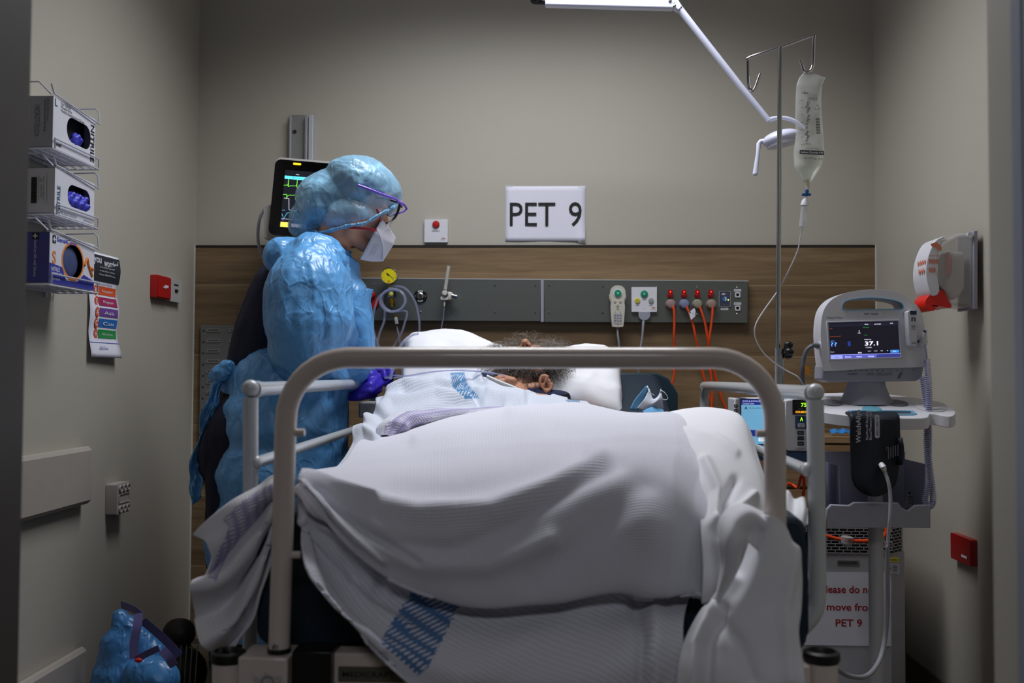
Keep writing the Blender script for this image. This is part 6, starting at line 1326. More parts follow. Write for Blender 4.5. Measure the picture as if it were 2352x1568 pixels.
# ================================================================== PILLOW
t = thing('pillow', 'large white pillow under the patient head', 'pillow', (P(1180,860,3.15).x, 3.17, .92)); q = MB()
G = []
top = [(928,800),(945,766),(1000,763),(1060,768),(1110,790),(1170,812),(1260,812),(1330,796),(1390,795),(1420,812)]
bot = [(926,866),(940,878),(1000,885),(1080,900),(1160,905),(1240,915),(1300,922),(1350,932),(1400,940),(1430,938)]
nx = 44; U = np.linspace(0, 1, nx)
TX = np.interp(U, np.linspace(0,1,len(top)), [a for a, b in top]); TY = np.interp(U, np.linspace(0,1,len(top)), [b for a, b in top])
BXx = np.interp(U, np.linspace(0,1,len(bot)), [a for a, b in bot]); BY = np.interp(U, np.linspace(0,1,len(bot)), [b for a, b in bot])
pn = 30
for i in range(nx):
    u = U[i]; th = .075*(max(0, 4*u*(1-u)))**.35; row = []
    T0 = P(TX[i], TY[i], 3.27); B0 = P(BXx[i], BY[i], 3.02)
    for k in range(pn):
        a = 2*math.pi*k/pn; s = (1-math.cos(a))/2; c0 = T0.lerp(B0, .5+.5*math.copysign(abs(math.cos(a))**.6, math.cos(a))*1.0)
        nn = Vector((0,-.55,.83)); row.append(c0+nn*(math.sin(a)*th*(1+.08*math.sin(u*23+a*3)))-nn*.02)
    G.append(row+[row[0]])
q.grid(G); q.f.append(tuple(range(pn))[::-1]); q.mi.append(0); q.f.append(tuple((nx-1)*(pn+1)+i for i in range(pn))); q.mi.append(0)
q.build('pillowcase', sheet_m, t, remesh=.006, rsmooth=6, disp=lambda p, n: .004*ridged(p, 9, 2, (1,1,1), 3.))
# surgical mask on the mattress back
t = thing('surgical_mask', 'blue and white pleated surgical mask propped on the raised mattress back', 'face mask', P(1490, 945, 2.98)); Y = 2.96
q = MB(); G = [[(1462,938,Y),(1480,915,Y-.01),(1492,892,Y)],[(1482,942,Y-.01),(1495,925,Y-.02),(1500,915,Y-.01)],[(1500,942,Y-.01),(1508,922,Y-.025),(1512,908,Y-.01)],[(1524,938,Y),(1522,915,Y-.01),(1518,892,Y)]]
A = bsp(G, 8, 8); q.grid([[tuple(p) for p in r] for r in A]); q.build('white_inner_face', mat('mask_white', (205,212,226), .7, bump=.3, bscale=90), t, solid=.002)
G = [[(1446,940,Y+.015),(1456,920,Y+.012),(1470,902,Y+.008),(1484,886,Y+.004)],[(1466,942,Y+.012),(1476,922,Y+.010),(1484,905,Y+.006),(1490,889,Y+.003)]]
q = MB(); q.grid([[tuple(p) for p in r] for r in bsp(G, 6, 6)]); q.grid([[tuple(p) for p in r] for r in bsp([[(1475,944,Y-.012),(1500,934,Y-.02),(1524,940,Y-.01)],[(1480,950,Y-.02),(1500,948,Y-.03),(1526,948,Y-.02)]], 6, 4)]); q.build('blue_outer_face', mat('mask_blue', (110,175,225), .7), t, solid=.0015)
MB().tube([P(1518,896,Y-.004), P(1527,902,Y-.01), P(1534,914,Y-.01), P(1528,918,Y-.01), P(1521,916,Y-.008)], .0014, 6, sm=5).tube([P(1487,886,Y), P(1492,900,Y-.02), P(1503,908,Y-.02)], .0014, 6, sm=5).build('ear_loop', white_pl, t)
q = MB(FW(P(1518,900,Y-.006))); q.lathe([(.0025,0),(.0025,.0006)], (0,0,0), (0,0,1), 10); [q.rect(.0-.0015*j, -.017, .0004, .0006, .02) for j in range(4)]; q.build('mask_print', blueink, t, smooth=False)
# oxygen tubing over the chest
tag(MB().tube([P(884,866,3.02), P(905,862,3.0), P(940,863,2.96), P(1000,853,2.94), P(1070,850,2.92), P(1120,855,2.90), P(1160,862,2.90)], .0022, 8, sm=6).tube([P(884,868,3.0), P(910,867,3.0), P(960,858,2.95), P(1020,851,2.93), P(1080,852,2.91), P(1128,857,2.90)], .0018, 8, sm=6).sph(P(1130,857,2.895), (.009,.004,.004)).build('oxygen_tubing', tube_m), 'twin clear oxygen tubes crossing over blanket toward patient throat', 'tubing')
tag(MB().tube([P(1118,864,2.86), P(1145,876,2.85), P(1180,890,2.84), P(1215,906,2.83)], .0052, 10, sm=6).build('corrugated_tube', mat('dull_white_tube', (178,180,182), .4)), 'thick off-white tube lying across blanket below the patient beard', 'tubing')
tag(MB().tube([P(960,766,3.1), P(945,770,3.08), P(930,782,3.06), P(918,800,3.05), P(908,830,3.04), P(896,870,3.02)], .0045, 8, sm=6).build('pillow_tube', tube_m), 'clear tube curving over left end of the pillow', 'tubing')
tag(MB().bb(P(826,923,3.14)+Vector((-.004,0,-.05)), P(872,923,3.14)+Vector((0,.10,0))).build('white_carton', mat('dull_white', (190,192,192), .6), bevel=.006), 'small white box behind the side rail below the purple glove', 'box')
# ================================================================== PEOPLE
skin = mat('skin', (232,172,140), .5, 0, .08, 18, .08, 300, sss=.12); skin2 = mat('aged_skin', (172,122,96), .55, 0, .15, 30, .25, 200, sss=.1)
def head_parts(q, c, f, u, sc=1.0, neck=None):
    """skull, face, jaw, nose, lips, brow, ears fused into one body; f = facing, u = crown direction"""
    f = f.normalized(); u = (u-f*u.dot(f)).normalized(); s = f.cross(u); R = Matrix((f, s, u)).transposed()
    L = lambda a, b, d: c+(f*a+s*b+u*d)*sc
    q.sph(L(-.012,0,.035), (.098*sc,.076*sc,.092*sc), R); q.sph(L(.022,0,-.02), (.070*sc,.064*sc,.088*sc), R)
    q.cap(L(.03,-.028,-.088), L(.075,0,-.108), .030*sc, .020*sc); q.cap(L(.03,.028,-.088), L(.075,0,-.108), .030*sc, .020*sc)
    q.cap(L(.02,-.045,-.06), L(.035,-.028,-.085), .022*sc); q.cap(L(.02,.045,-.06), L(.035,.028,-.085), .022*sc)
    q.cap(L(.088,0,.012), L(.114,0,-.030), .007*sc, .0115*sc); q.sph(L(.104,-.010,-.034), .008*sc); q.sph(L(.104,.010,-.034), .008*sc)
    q.cap(L(.082,-.030,.022), L(.086,.030,.022), .009*sc); q.cap(L(.090,-.014,-.062), L(.090,.014,-.062), .009*sc); q.cap(L(.088,-.012,-.072), L(.088,.012,-.072), .009*sc)
    for b in (-1, 1):
        q.sph(L(.066,b*.036,-.025), .020*sc); q.sph(L(.078,b*.031,.002), (.013*sc,.015*sc,.009*sc), R)
        q.sph(L(-.008,b*.077,-.008), (.020*sc,.007*sc,.031*sc), R); q.sph(L(-.012,b*.080,-.022), (.012*sc,.008*sc,.012*sc), R)
    return L, R
YN = 3.0
def N(px, py, d=0.0): return P(px, py, YN+d)
t = thing('person', 'person in blue plastic gown, bouffant cap, white mask and purple gloves leaning over bed', 'person', (N(600,1000).x, YN, 0))
fN = Vector((.88, 0, -.47)); uN = Vector((.47, 0, .88)); hc = N(824, 466)
b = MB(); LH, RH = head_parts(b, hc, fN, uN)
b.chain([(LH(-.03,0,-.05), .056), (N(765,555), .055), (N(738,600), .062)])
b.chain([(N(738,605), .075), (N(690,670), .125), (N(650,760), .135), (N(625,860), .13), (N(612,960), .15)])
b.cap(N(735,600,-.14), N(735,600,.14), .055)
SH, EL, WR = N(720,625,-.17), N(690,838,-.17), N(808,868,.06)
b.chain([(SH,.055),(EL,.042),(WR,.027)]); SH2, EL2, WR2 = N(735,640,.16), N(770,820,.22), N(860,842,.26)
b.chain([(SH2,.055),(EL2,.042),(WR2,.027)])
for s in (-1, 1): b.chain([(N(600,980,.09*s),.10),(N(565,1290,.09*s),.062),(N(545,1550,.09*s),.045),(N(545,1590,.09*s),.042)]); b.cap(N(540,1600,.09*s), N(620,1608,.10*s), .038, .032)
def hand(q, wr, palm, kn, pips, tips, th, r=.0095):
    q.cap(wr, palm, .027, .030*(r/.0095)**1.1)
    for k, p, e in zip(kn, pips, tips): q.chain([(palm,.022),(k,r*1.25),(p,r*1.05),(p.lerp(e,.5)+(p-k).normalized()*.004,r),(e,r*.9)])
    q.chain([(palm.lerp(wr,.5),.018),(th[0],.0125),(th[1],.011),(th[2],.010)])
kn = [N(866,866,.06), N(871,880,.055), N(867,893,.05), N(856,903,.045)]
pp_ = [N(850,884,.005), N(848,897,.0), N(838,906,.0), N(826,911,.0)]
tp_ = [N(822,893,.012), N(816,903,.010), N(808,909,.012), N(802,912,.015)]
H1 = (WR, N(842,868,.055), kn, pp_, tp_, (N(862,848,.10), N(880,852,.11), N(884,868,.10)))
H2 = (WR2, N(878,850,.26), [N(890,842,.24), N(892,850,.24), N(890,858,.24), N(886,866,.24)], [N(898,850,.23), N(900,857,.23), N(897,866,.23), N(892,873,.23)], [N(893,862,.22), N(894,868,.22), N(890,876,.22), N(885,881,.22)], (N(875,866,.24), N(880,876,.23), N(886,882,.22)))
hand(b, *H1, r=.0085); 
hand(b, *H2, r=.0085)
b.build('body', skin, t, remesh=.0062, rsmooth=4)
gl = MB(); gp = mat('purple_nitrile', (62,46,190), .38, 0, .06, 30, .35, 45)
hand(gl, *H1, r=.0120); gl.cap(WR, WR.lerp(EL,.25), .031, .035); gl.build('glove', gp, t, remesh=.0036, rsmooth=2, disp=lambda p, n: .0008*ridged(p, 60, 2))
gl = MB(); hand(gl, *H2, r=.0120); gl.cap(WR2, WR2.lerp(EL2,.25), .031, .035); gl.build('glove', gp, t, remesh=.0038, rsmooth=2)
# scrubs
navy = mat('navy_scrubs', (14,18,42), .85, 0, .15, 30, .3, 400)
q = MB(); q.chain([(N(728,610),.080),(N(676,680),.128),(N(654,760),.140),(N(634,850),.143),(N(600,940),.135),(N(572,1035),.150)])
q.cap(N(700,620,-.12), N(700,620,.12), .08); q.cap(SH, SH.lerp(EL,.6), .075, .065); q.cap(SH2, SH2.lerp(EL2,.6), .075, .065); q.cap(N(572,1035,-.04), N(572,1035,.04), .145)
q.build('scrub_top', navy, t, remesh=.009, rsmooth=6, disp=lambda p, n: .006*ridged(p, 7, 3, (1,1,.5)))
q = MB()
for s in (-1, 1): q.chain([(N(594,1000,.07*s),.145),(N(572,1200,.08*s),.12),(N(560,1380,.09*s),.095),(N(548,1570,.09*s),.075)])
q.build('trousers', navy, t, remesh=.010, rsmooth=5, disp=lambda p, n: .006*ridged(p, 7, 3, (1,1,.4), 5.))
for s in (-1, 1): q = MB(); q.cap(N(535,1603,.09*s), N(630,1610,.10*s), .046, .036); q.build('shoe', black_pl, t, remesh=.006, rsmooth=3)
# gown: crumpled light blue plastic
gown_m = plastic_film_mat('blue_plastic_film', (84,150,210), (106,172,228), .33, 9, .6, trans_w=.10)
def crump(p, n): return .007*ridged(p, 5.5, 2, (1.2,1,.5), 2.)+.004*ridged(p, 15, 2, (1.5,1.2,.45), 7.)-.004
q = MB(); q.chain([(N(758,612),.085),(N(724,665),.140),(N(715,740),.148),(N(695,830),.150),(N(668,925),.170),(N(655,1040),.185),(N(645,1180),.20),(N(640,1330),.205),(N(640,1420),.205)])
q.cap(N(745,600,-.13), N(745,600,.13), .070); q.chain([(N(790,690,-.02),.075),(N(800,760,-.02),.075),(N(790,840,0),.075)])
q.cap(N(652,900,-.07), N(655,900,.07), .150); q.cap(N(646,985,-.09), N(646,985,.09), .170); q.cap(N(640,1090,-.09), N(640,1090,.09), .185); q.cap(N(634,1240,-.09), N(634,1240,.09), .20)
go = q.build('gown', gown_m, t, remesh=.0085, rsmooth=5, disp=crump, cut=(N(760,560), (-.55, 0, -.83)), cut2=(N(640,1440), (0, 0, 1)))
# open collar flap standing away at the chest
G = [[N(770,590,-.03), N(800,625,-.05), N(828,655,-.05), N(857,664,-.03)], [N(778,620,-.075), N(802,660,-.085), N(828,690,-.08), N(850,700,-.045)], [N(790,680,-.09), N(812,720,-.10), N(838,740,-.085), N(858,750,-.045)], [N(796,760,-.09), N(818,790,-.09), N(844,800,-.08), N(862,806,-.04)], [N(800,840,-.08), N(820,850,-.08), N(842,850,-.07), N(860,850,-.04)]]
A = np.array([[tuple(v) for v in r] for r in G]); A = np.array([catmull(list(r), 8) for r in A]); A = np.array([catmull(list(A[:,j]), 8) for j in range(A.shape[1])]).transpose(1,0,2)
A = A+np.stack([np.zeros(A.shape[:2]), .006*np.array([[ridged(np.array([p]), 12, 2)[0] for p in r] for r in A]), np.zeros(A.shape[:2])], -1)
MB().grid([[tuple(p) for p in r] for r in A]).build('gown_flap', gown_m, t, solid=.002)
# ragged collar round the neck
cr_ = []
for i in range(40):
    a = 2*math.pi*i/40; c = N(752,592); d = Vector((math.cos(a), math.sin(a), 0)); row = []
    for j in range(5):
        r = (.098 if math.cos(a) < 0 else .088)+.006*math.sin(5*a+j)-.010*j*.5; row.append(c+Vector((d.x*r*.9+.012*j*.3, d.y*r, -.035*math.cos(a)*1.1+.018*j-.02+.004*math.sin(7*a+j))))
    cr_.append(row)
cr_.append(cr_[0]); MB().grid(cr_).build('gown_collar', gown_m, t, solid=.0015)
# sleeve
def crs(p, n): return .009*ridged(p, 5, 2, (1.2,1,.6), 11.)+.005*ridged(p, 14, 2, (1.5,1.2,.5), 4.)-.005
q = MB(); q.chain([(N(722,608,-.12),.092),(N(708,665,-.17),.118),(N(712,740,-.18),.122),(N(706,805,-.18),.100),(N(702,838,-.17),.066)])
q.chain([(N(706,842,-.16),.064),(N(760,856,-.07),.050),(N(800,866,.02),.041),(N(818,868,.055),.034)]); q.cap(N(650,590,-.13), N(740,590,-.10), .05, .05)
q.build('sleeve', gown_m, t, remesh=.0068, rsmooth=4, disp=crs)
q = MB(); q.chain([(N(745,620,.14),.085),(N(770,720,.18),.09),(N(775,810,.21),.07),(N(850,842,.25),.04)]); q.build('sleeve', gown_m, t, remesh=.009, rsmooth=4, disp=crs)
# waist tie: strap, knot and hanging tails
G = [[N(628,800,-.175), N(585,826,-.168), N(545,842,-.14), N(515,850,-.11), N(504,856,-.09)], [N(640,840,-.19), N(590,858,-.185), N(548,868,-.155), N(518,872,-.12), N(504,872,-.10)], [N(650,900,-.215), N(595,905,-.20), N(552,905,-.17), N(522,905,-.13), N(508,900,-.10)]]
A = bsp([[(tuple(v),) for v in r] for r in G], 8, 8); A = A+np.stack([np.zeros(A.shape[:2]), .004*np.array([[ridged(np.array([p]), 16, 2, (1,1,2))[0] for p in r] for r in A]), np.zeros(A.shape[:2])], -1)
MB().grid([[tuple(p) for p in r] for r in A]).build('back_overlap', gown_m, t, solid=.002)
q = MB(); q.ribbon([N(668,835,-.175), N(600,850,-.165), N(540,850,-.14), N(500,856,-.06)], .014, (0,0,1), sm=6); q.build('waist_strap', gown_m, t)
q = MB(); q.sph(N(508,856,-.12), (.026,.022,.022)); q.sph(N(522,844,-.12), (.019,.02,.019)); q.sph(N(494,864,-.11), (.015,.016,.014)); q.chain([(N(522,845,-.12),.014),(N(500,872,-.12),.012)])
q.build('tie_knot', gown_m, t, remesh=.004, rsmooth=2, disp=lambda p, n: .005*ridged(p, 30, 2))
for pts, w in (([N(502,868,-.12), N(492,905,-.13), N(478,960,-.13), N(462,1020,-.10), N(450,1080,-.06), N(448,1120,-.06), N(453,1160,-.06)], .018), ([N(510,870,-.12), N(500,910,-.13), N(490,950,-.13), N(480,1000,-.12)], .013)):
    G = []
    cp = catmull([tuple(p) for p in pts], 8)
    for i, p in enumerate(cp): G.append([(p[0]+w*(j/3-1)*(1+.25*math.sin(i*.5)), p[1]+.008*math.sin(j*1.3+i*.35), p[2]+.004*j) for j in range(7)])
    MB().grid(G).build('tie_tail', gown_m, t, solid=.0015)
# hair, cap
hair_m = mat('brown_hair', (62,48,40), .6, 0, .3, 40, .4, 300)
q = MB(); q.sph(LH(-.018,0,.045), (.100,.080,.090), RH); q.chain([(LH(-.06,0,.02),.07),(N(728,500),.045)]); [q.sph(LH(-.012,s_*.066,-.006), (.036,.022,.040), RH) for s_ in (-1,1)]; q.build('hair', hair_m, t, remesh=.006, rsmooth=3, cut=(N(700,522), (-.28, 0, .96)), cut2=(LH(.055,0,.05), -(fN*.8-uN*.6)))
cap_m = plastic_film_mat('cap_film', (120,178,214), (168,208,232), .30, 8, .6, alpha=.60)
q = MB(); q.sph(LH(-.010,0,.052), (.118,.116,.082), RH); q.sph(N(813,502), (.090,.110,.066)); q.chain([(N(795,445),.088),(N(748,462),.088),(N(708,498),.052),(N(684,520),.026)]); q.sph(N(864,450), (.044,.082,.040), RH)
def cc(p, n): return .0045*ridged(p, 9, 2, (1,1,1), 21.)+.0015*ridged(p, 26, 2, (1,1,1), 3.)+.001
q.build('bouffant_cap', cap_m, t, remesh=.0052, rsmooth=4, disp=cc, cut=(N(700,548,-.10), (-.31, 0, .95)))
# gathered rim of the cap
rim = []
for i in range(60):
    a = 2*math.pi*i/60; k = math.cos(a); x = 804+106*k; y = 503-34*k+(8*math.exp(-((x-838)/26)**2)) ; rim.append(N(x, y+13*max(0, math.sin(a)), -.103*math.sin(a)*(1-.45*max(0,-k)**2)))
MB().tube(rim, [.0055+.0015*math.sin(i*2.1) for i in range(60)], 8, closed=True).build('cap_rim', plastic_film_mat('cap_rim_film', (110,170,212), (140,190,225), .35, 30, .6, alpha=.85), t)
# respirator
resp = mat('respirator_white', (212,212,222), .75, 0, .02, 20, .15, 500); dY = .075
def sym(l): return [N(x, y, d) for x, y, d in l]+[N(x, y, -d) for x, y, d in l]
def hull(name, pts, m_, parent, bevel=.004, rs=3, rm=.0035):
    bm = bmesh.new(); [bm.verts.new(p) for p in pts]; r = bmesh.ops.convex_hull(bm, input=bm.verts); bmesh.ops.delete(bm, geom=[v for v in bm.verts if not v.link_faces], context='VERTS')
    bm.verts.index_update(); q = MB(); q.add([v.co.copy() for v in bm.verts], [tuple(v.index for v in f.verts) for f in bm.faces]); bm.free(); return q.build(name, m_, parent, remesh=rm, rsmooth=rs)
hull('respirator', sym([(877,503,.045),(862,528,.078),(868,545,.070),(893,520,.016),(909,545,.022),(905,560,.030),(884,592,.030),(880,600,.026),(856,601,.040),(826,596,.062),(850,560,.074)]), resp, t)
q = MB(); q.tube([N(866,528,-.080), N(874,545,-.066), N(880,570,-.052), N(879,598,-.034)], .0022, 6, sm=5); q.build('respirator_fold', resp, t)
q = MB(FW(N(858,570,-.072))); [q.rect(-.004+.004*j, -.004, -.0+.004-.0012*j, .0012, .040-.006*(j % 2), 0, -.45) for j in range(4)]; q.build('respirator_print', mat('faint_ink', (140,140,155), .7), t, smooth=False)
strap = mat('red_elastic', (190,52,66), .6)
q = MB(); q.ribbon([N(866,529,-.079), N(830,524,-.082), N(790,521,-.070), N(755,518,-.052), N(740,516,-.02)], .0036, (0,0,1), sm=6)
q.ribbon([N(876,508,-.060), N(871,494,-.072), N(865,480,-.082)], .003, (.9,0,.3), sm=6); q.build('elastic_strap', strap, t)
# glasses + purple shield frame + clear shield
q = MB(); q.tube([N(862,452,-.078), N(885,456,-.066), N(905,461,-.060), N(917,468,-.058), N(915,482,-.056), N(908,498,-.052), N(898,507,-.045), N(884,514,-.030)], [.003,.0035,.0045,.0045,.004,.0035,.003,.002], 8, sm=6)
q.tube([N(862,452,.078), N(885,456,.066), N(905,461,.060), N(917,468,.058), N(915,482,.056), N(908,498,.052), N(898,507,.045), N(884,514,.030)], [.003,.0035,.0045,.0045,.004,.0035,.003,.002], 8, sm=6)
q.tube([N(917,468,-.058), N(922,474,-.02), N(922,474,.02), N(917,468,.058)], .0035, 8, sm=4).build('glasses_frame', mat('dark_frame', (34,30,28), .35), t)
pur_m = mat('purple_frame', (112,72,205), .3, coat=.4)
q = MB(); q.tube([N(822,425,-.128), N(850,435,-.124), N(880,447,-.108), N(908,457,-.084), N(915,463,-.075), N(928,470,-.060), N(934,478,-.02), N(934,478,.02), N(928,470,.060), N(915,463,.075), N(880,447,.108), N(822,425,.128)], .0036, 10, sm=6)
q.tube([N(934,479,-.01), N(928,485,-.03), N(915,490,-.045), N(898,495,-.05)], .0026, 8, sm=4).build('shield_frame', pur_m, t)
G = [[N(922+3*math.cos(a)-14*(1-math.cos(a))-(28 if j else 0), (458 if j == 0 else 522)+8*(1-math.cos(a)), .078*math.sin(a)) for a in np.linspace(-1.35, 1.35, 18)] for j in (0, 1)]
MB().grid(G).build('face_shield', mat('shield_clear', (230,235,240), .05, alpha=.22, coat=.8), t, solid=.0006)
q = MB(); q.tube([N(889,492,-.040), N(893,496,-.036), N(899,497,-.030)], .0014, 6).tube([N(889,492,.040), N(893,496,.036), N(899,497,.030)], .0014, 6).build('eyelashes', ink, t)
q = MB(); q.tube([N(893,474,-.044), N(900,477,-.038), N(906,482,-.028)], .0022, 6).build('eyebrow', hair_m, t)
# ---------------------------------------------------------------- PATIENT
def Q(px, py, Y): return P(px, py, Y)
t = thing('person', 'person with grey beard and curly hair lying on back in bed under blankets', 'person', (BX, 2.6, .76))
b = MB(); hc = Vector((-.052, 3.13, .998)); fP = Vector((-.18, -.22, .96)); uP = Vector((.10, .97, .22)); LP2, RP2 = head_parts(b, hc, fP, uP)
nt_ = Q(1202, 790, 3.08)
b.chain([(LP2(.02,0,-.06), .045), (Q(1185,905,3.0), .045), (Q(1180,925,2.93), .05)])
b.cap(Q(1150,872,2.92), Q(1176,876,2.90), .016, .014); b.cap(Q(1140,876,2.92), Q(1150,880,2.90), .014)
b.cap(Q(1205,893,2.97), Q(1232,892,2.98), .016, .018)
zb = .80
b.chain([(Vector((BX, 2.98, .86)), .09), (Vector((BX, 2.80, .84)), .085), (Vector((BX, 2.55, .80)), .075), (Vector((BX, 2.40, .80)), .075)])
b.cap(Vector((BX-.15, 2.96, .86)), Vector((BX+.15, 2.96, .86)), .055)
for s in (-1, 1):
    b.chain([(Vector((BX+.15*s, 2.94, .85)), .045), (Vector((BX+.19*s, 2.70, .81)), .036), (Vector((BX+.16*s, 2.50, .81)), .028)])
    b.chain([(Vector((BX+.09*s, 2.40, .79)), .055), (Vector((BX+.10*s, 2.12, .785)), .04), (Vector((BX+.10*s, 1.93, .78)), .025)])
# ear towards the camera side
ec = Q(1254, 879, 2.965); Re = Matrix.Rotation(math.radians(-28), 3, 'Y')
for i in range(10):
    a0 = 2*math.pi*i/12+.6; a1 = 2*math.pi*(i+1)/12+.6; p = lambda a: ec+Re @ Vector((.0165*math.cos(a), -.007, .023*math.sin(a))); b.cap(p(a0), p(a1), .0045, .0045, 8)
b.sph(ec+Vector((0,.004,0)), (.015,.0065,.020), Re); b.cap(ec+Re @ Vector((-.006,-.008,-.002)), ec+Re @ Vector((.008,-.009,.012)), .004); b.sph(ec+Re @ Vector((-.010,-.006,-.022)), .008)
b.build('body', skin2, t, remesh=.003, rsmooth=3, disp=lambda p, n: .0010*ridged(p, 45, 2, (1,1,1.6), 2.))
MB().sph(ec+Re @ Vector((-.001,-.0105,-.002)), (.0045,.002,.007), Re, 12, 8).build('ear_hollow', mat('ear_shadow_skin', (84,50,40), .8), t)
for a, c in ((1195.5, 789), (1206, 790)): pass
q = MB(); nf = fP.normalized(); un = (uP-nf*uP.dot(nf)).normalized(); sn = nf.cross(un)
for s in (-1, 1): q.sph(hc+nf*.107+sn*(.0075*s)-un*.0425, (.0035,.003,.0035), nu=8, nv=6)
q.build('nostril', mat('dark_skin_hole', (50,24,20), .8), t)
q = MB(); q.chain([(Vector((BX, 2.99, .845)), .09), (Vector((BX, 2.80, .82)), .09)]); q.cap(Vector((BX-.16, 2.97, .85)), Vector((BX+.10, 2.97, .865)), .055); q.cap(Q(1215,905,2.97), Q(1296,913,2.97), .022, .016); q.cap(Q(1200,905,2.97), Q(1115,868,3.02), .020, .018)
q.build('shirt', mat('navy_shirt', (22,32,66), .85, 0, .15, 40, .3, 400), t, remesh=.006, rsmooth=3, disp=lambda p, n: .004*ridged(p, 14, 2))
MB().prism([(0,0),(.028,.002),(.022,.020),(.006,.014)], 0, .012, mapf=lambda a, b_, c: tuple(Q(1288,916,2.94)+Vector((a, c, b_)))).build('shirt_tag', black_pl, t, bevel=.002)
# hair mass under loose curls
hm1 = mat('grey_hair', (128,120,112), .7, 0, .3, 60, .5, 500); hm2 = mat('dark_grey_hair', (72,60,54), .7, 0, .35, 60, .5, 500)
q = MB(); q.sph(Q(1262,845,3.14), (.070,.09,.062)); q.sph(Q(1145,835,3.10), (.048,.05,.036)); q.sph(Q(1200,868,3.035), (.075,.035,.026)); q.sph(Q(1215,845,3.22), (.11,.07,.07)); q.build('hair_mass', hm2, t, remesh=.005, rsmooth=2, disp=lambda p, n: .006*ridged(p, 40, 2)-.004)
rnd = random.Random(5)
def curls(name, blobs, m_, r=.00055):
    q = MB()
    for (c, rad, cnt, ln) in blobs:
        for i in range(cnt):
            d = Vector((rnd.gauss(0,1), rnd.gauss(0,1)-.5, rnd.gauss(0,1)+.35)).normalized(); p = c+Vector((d.x*rad[0], d.y*rad[1], d.z*rad[2]))*.92
            side = d.cross(Vector((rnd.uniform(-1,1), rnd.uniform(-1,1), rnd.uniform(-1,1)))).normalized(); up_ = d.cross(side); L_ = ln*rnd.uniform(.5,1.3); pts = []; ph = rnd.uniform(0,6); fr = rnd.uniform(5,9)
            for k in range(12):
                s = k/11; pts.append(p+d*L_*s+(side*math.cos(ph+fr*s)+up_*math.sin(ph+fr*s))*L_*.28*s+Vector((0,0,-.3*L_*s*s)))
            q.tube(pts, r, 3)
    return q.build(name, m_, t, props={'kind': 'stuff'})
curls('curly_hair', [(Q(1262,838,3.12), (.065,.08,.058), 1500, .035), (Q(1225,812,3.25), (.11,.04,.045), 520, .040), (Q(1150,828,3.12), (.045,.05,.036), 800, .035)], hm1, .00032)
curls('beard', [(Q(1190,862,3.03), (.080,.032,.022), 1500, .030), (Q(1250,858,3.05), (.045,.03,.020), 300, .025), (Q(1120,850,3.08), (.03,.03,.018), 220, .025), (Q(1152,872,2.935), (.035,.015,.012), 120, .018), (Q(1222,892,2.975), (.04,.015,.012), 160, .018)], hm2, .0004)
curls('beard_grey_strands', [(Q(1195,860,3.03), (.080,.032,.024), 420, .032), (Q(1255,850,3.06), (.055,.04,.030), 260, .03)], hm1, .00032)
# ================================================================== BAGS ON THE FLOOR
YG = 2.72; t = thing('plastic_bag', 'blue plastic bag with mauve drawstring slumped against left wall', 'plastic bag', (P(300,1500,YG).x, YG, 0))
bag_m = plastic_film_mat('blue_bag_film', (56,122,190), (84,150,208), .34, 9, .6, trans_w=.15)
q = MB(); B_ = lambda x, y, d=0: P(x, y, YG+d)
q.chain([(B_(285,1440),.030),(B_(285,1490),.065),(B_(290,1560),.095),(B_(295,1660),.110)]); q.chain([(B_(300,1440),.03),(B_(350,1500),.045),(B_(372,1530),.035)]); q.cap(B_(320,1640,-.03), B_(340,1640,.03), .105); q.sph(B_(345,1560,-.08), (.075,.05,.06)); q.cap(B_(276,1415),B_(285,1450),.02,.03)
q.sph((P(300,1500,YG).x, YG, .09), (.16,.14,.088))
q.build('bag', bag_m, t, remesh=.0065, rsmooth=4, disp=lambda p, n: .006*ridged(p, 7, 2, (1,1,.6), 1.)+.002*ridged(p, 22, 2, (1,1,.5), 3.)-.004)
mauve = mat('mauve_drawstring', (92,88,140), .45, 0, .08, 30, .3, 60)
d0 = -.11
q = MB(); q.ribbon([B_(278,1388,d0+.06), B_(305,1398,d0+.04), B_(325,1412,d0+.03)], .011, (-.4,0,1), sm=5); q.ribbon([B_(318,1408,d0), B_(315,1440,d0-.02), B_(308,1475,d0-.03), B_(308,1512,d0-.04)], .012, (1,0,.1), sm=5)
q.ribbon([B_(312,1515,d0-.045), B_(335,1502,d0-.04), B_(365,1488,d0-.03)], .009, (.4,0,1), sm=5); q.ribbon([B_(328,1425,d0+.02), B_(360,1452,d0+.03), B_(390,1480,d0+.04), B_(412,1505,d0+.05)], .011, (.5,0,1), sm=5); q.ribbon([B_(372,1492,d0-.02), B_(388,1510,d0-.03), B_(400,1530,d0-.03)], .012, (1,0,.4), sm=5)
q.build('drawstring', mauve, t, solid=0)
MB().sph(B_(318,1516,d0-.05), (.010,.005,.006)).build('red_seal', mat('red_seal', (190,30,40), .5), t)
t = thing('handbag', 'dark brown handbag with lattice side and long strap beside blue bag', 'handbag', (P(415,1550,2.98).x, 2.98, 0)); hb = mat('dark_brown_leather', (40,30,24), .5, 0, .15, 40, .3, 200); Y = 2.98
xa2, xb2 = P(372,1550,Y).x, P(440,1550,Y).x
q = MB(); q.cap((xa2+.05,Y,.10),(xb2-.05,Y,.10),.085); q.cap((xa2+.055,Y,.22),(xb2-.045,Y,.22),.045); q.bb((xa2+.02,Y-.05,.01),(xb2-.01,Y+.05,.12)); q.build('bag_body', hb, t, remesh=.007, rsmooth=4)
lt = mat('lattice_cloth', (120,115,105), .7)
q = MB()
for k in range(9): q.cyl((xa2+.0+.016*k, Y-.088, .02), (xa2+.0+.016*k, Y-.06, .20), .0022, n=6)
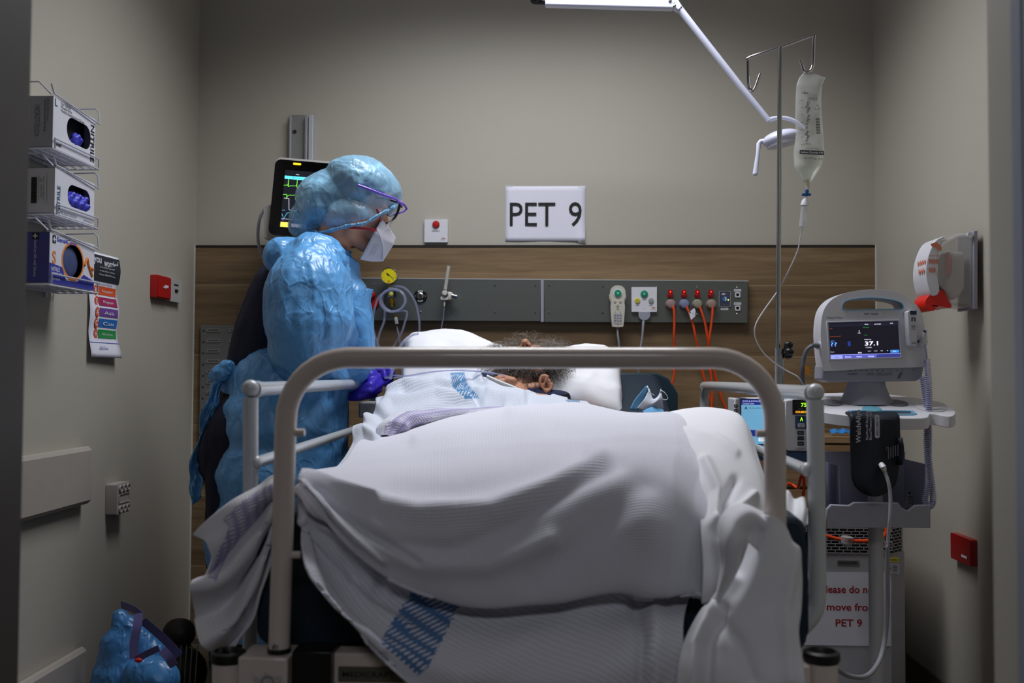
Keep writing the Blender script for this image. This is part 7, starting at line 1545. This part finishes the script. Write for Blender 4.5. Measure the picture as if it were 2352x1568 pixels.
for k in range(8): q.cyl((xa2, Y-.088+.002*k, .03+.022*k), (xb2-.03, Y-.088+.002*k, .03+.022*k), .0022, n=6)
q.build('lattice_panel', lt, t)
q = MB(); q.ribbon([P(385,1520,Y-.02), P(372,1462,Y), P(385,1447,Y), P(402,1452,Y), P(412,1480,Y), P(414,1510,Y)], .014, (0,1,0), sm=5, th=.004); q.build('handle', hb, t)
q = MB(); q.ribbon([P(430,1640,Y-.06), P(432,1560,Y-.06), P(425,1500,Y-.03), P(420,1478,Y), P(428,1475,Y+.02), P(434,1500,Y), P(440,1560,Y-.02)], .010, (1,.3,0), sm=5, th=.004); q.build('shoulder_strap', hb, t)
q = MB(); [q.sph(P(433+3*math.sin(k*.2)+k*.5, 1466+7*k, Y+.0), .0035, nu=8, nv=6) for k in range(14)]; q.build('strap_chain', chrome, t)
# ================================================================== sub-parts: prints, knobs and fittings sit under the part they belong to
SUBS = (('lettering', ('carton', 'sheet', 'plate', 'casing', 'cuff', 'bag', 'body', 'name_plate', 'ring', 'cover', 'label')), ('printed_marks', ('carton', 'sheet', 'plate', 'cuff')), ('end_lettering', ('carton',)),
        ('name_plate_lettering', ('name_plate',)), ('sticker_ring', ('torn_sticker',)), ('opening_ring', ('carton',)), ('printed_panel', ('carton',)), ('printed_hand', ('carton',)), ('tape', ('sheet',)),
        ('printed_bars', ('sheet',)), ('screen_traces', ('screen',)), ('dial', ('gauge_case',)), ('scale_marks', ('gauge_case', 'scale_tube')), ('inner_tube', ('scale_tube',)), ('button_ring', ('body',)),
        ('keypad_marks', ('keypad',)), ('indicator', ('switch', 'plate')), ('plug_pins', ('plug',)), ('tag_print', ('tag',)), ('bag_print', ('bag',)), ('screen', ('bezel', 'screen_bezel')),
        ('display_digits', ('display_window',)), ('channel_letter', ('select_panel',)), ('key_marks', ('casing',)), ('probe_box_print', ('probe_cover_box',)), ('probe_button', ('thermometer_probe',)),
        ('hose_coupling', ('hose',)), ('leaflet_print', ('leaflet',)), ('mask_print', ('white_inner_face',)), ('ear_loop', ('white_inner_face',)), ('respirator_fold', ('respirator',)), ('respirator_print', ('respirator',)),
        ('lens', ('head',)), ('lattice_panel', ('bag_body',)), ('red_seal', ('drawstring',)), ('cuff_flap', ('cuff',)), ('tray_handle_liner', ('tray',)), ('cup_recess', ('tray',)), ('tray_disc', ('tray',)), ('tray_button', ('tray',)))
base_name = lambda o: o.name.split('.')[0]
for root in [o for o in list(COL.objects) if o.parent is None and o.type == 'EMPTY']:
    kids = list(root.children)
    for child, hosts in SUBS:
        cs = [k for k in kids if base_name(k) == child and k.parent == root]
        for c in cs:
            hs = [k for h in hosts for k in kids if base_name(k) == h and k is not c and k.parent == root]
            if hs and not c.children: c.parent = hs[0]
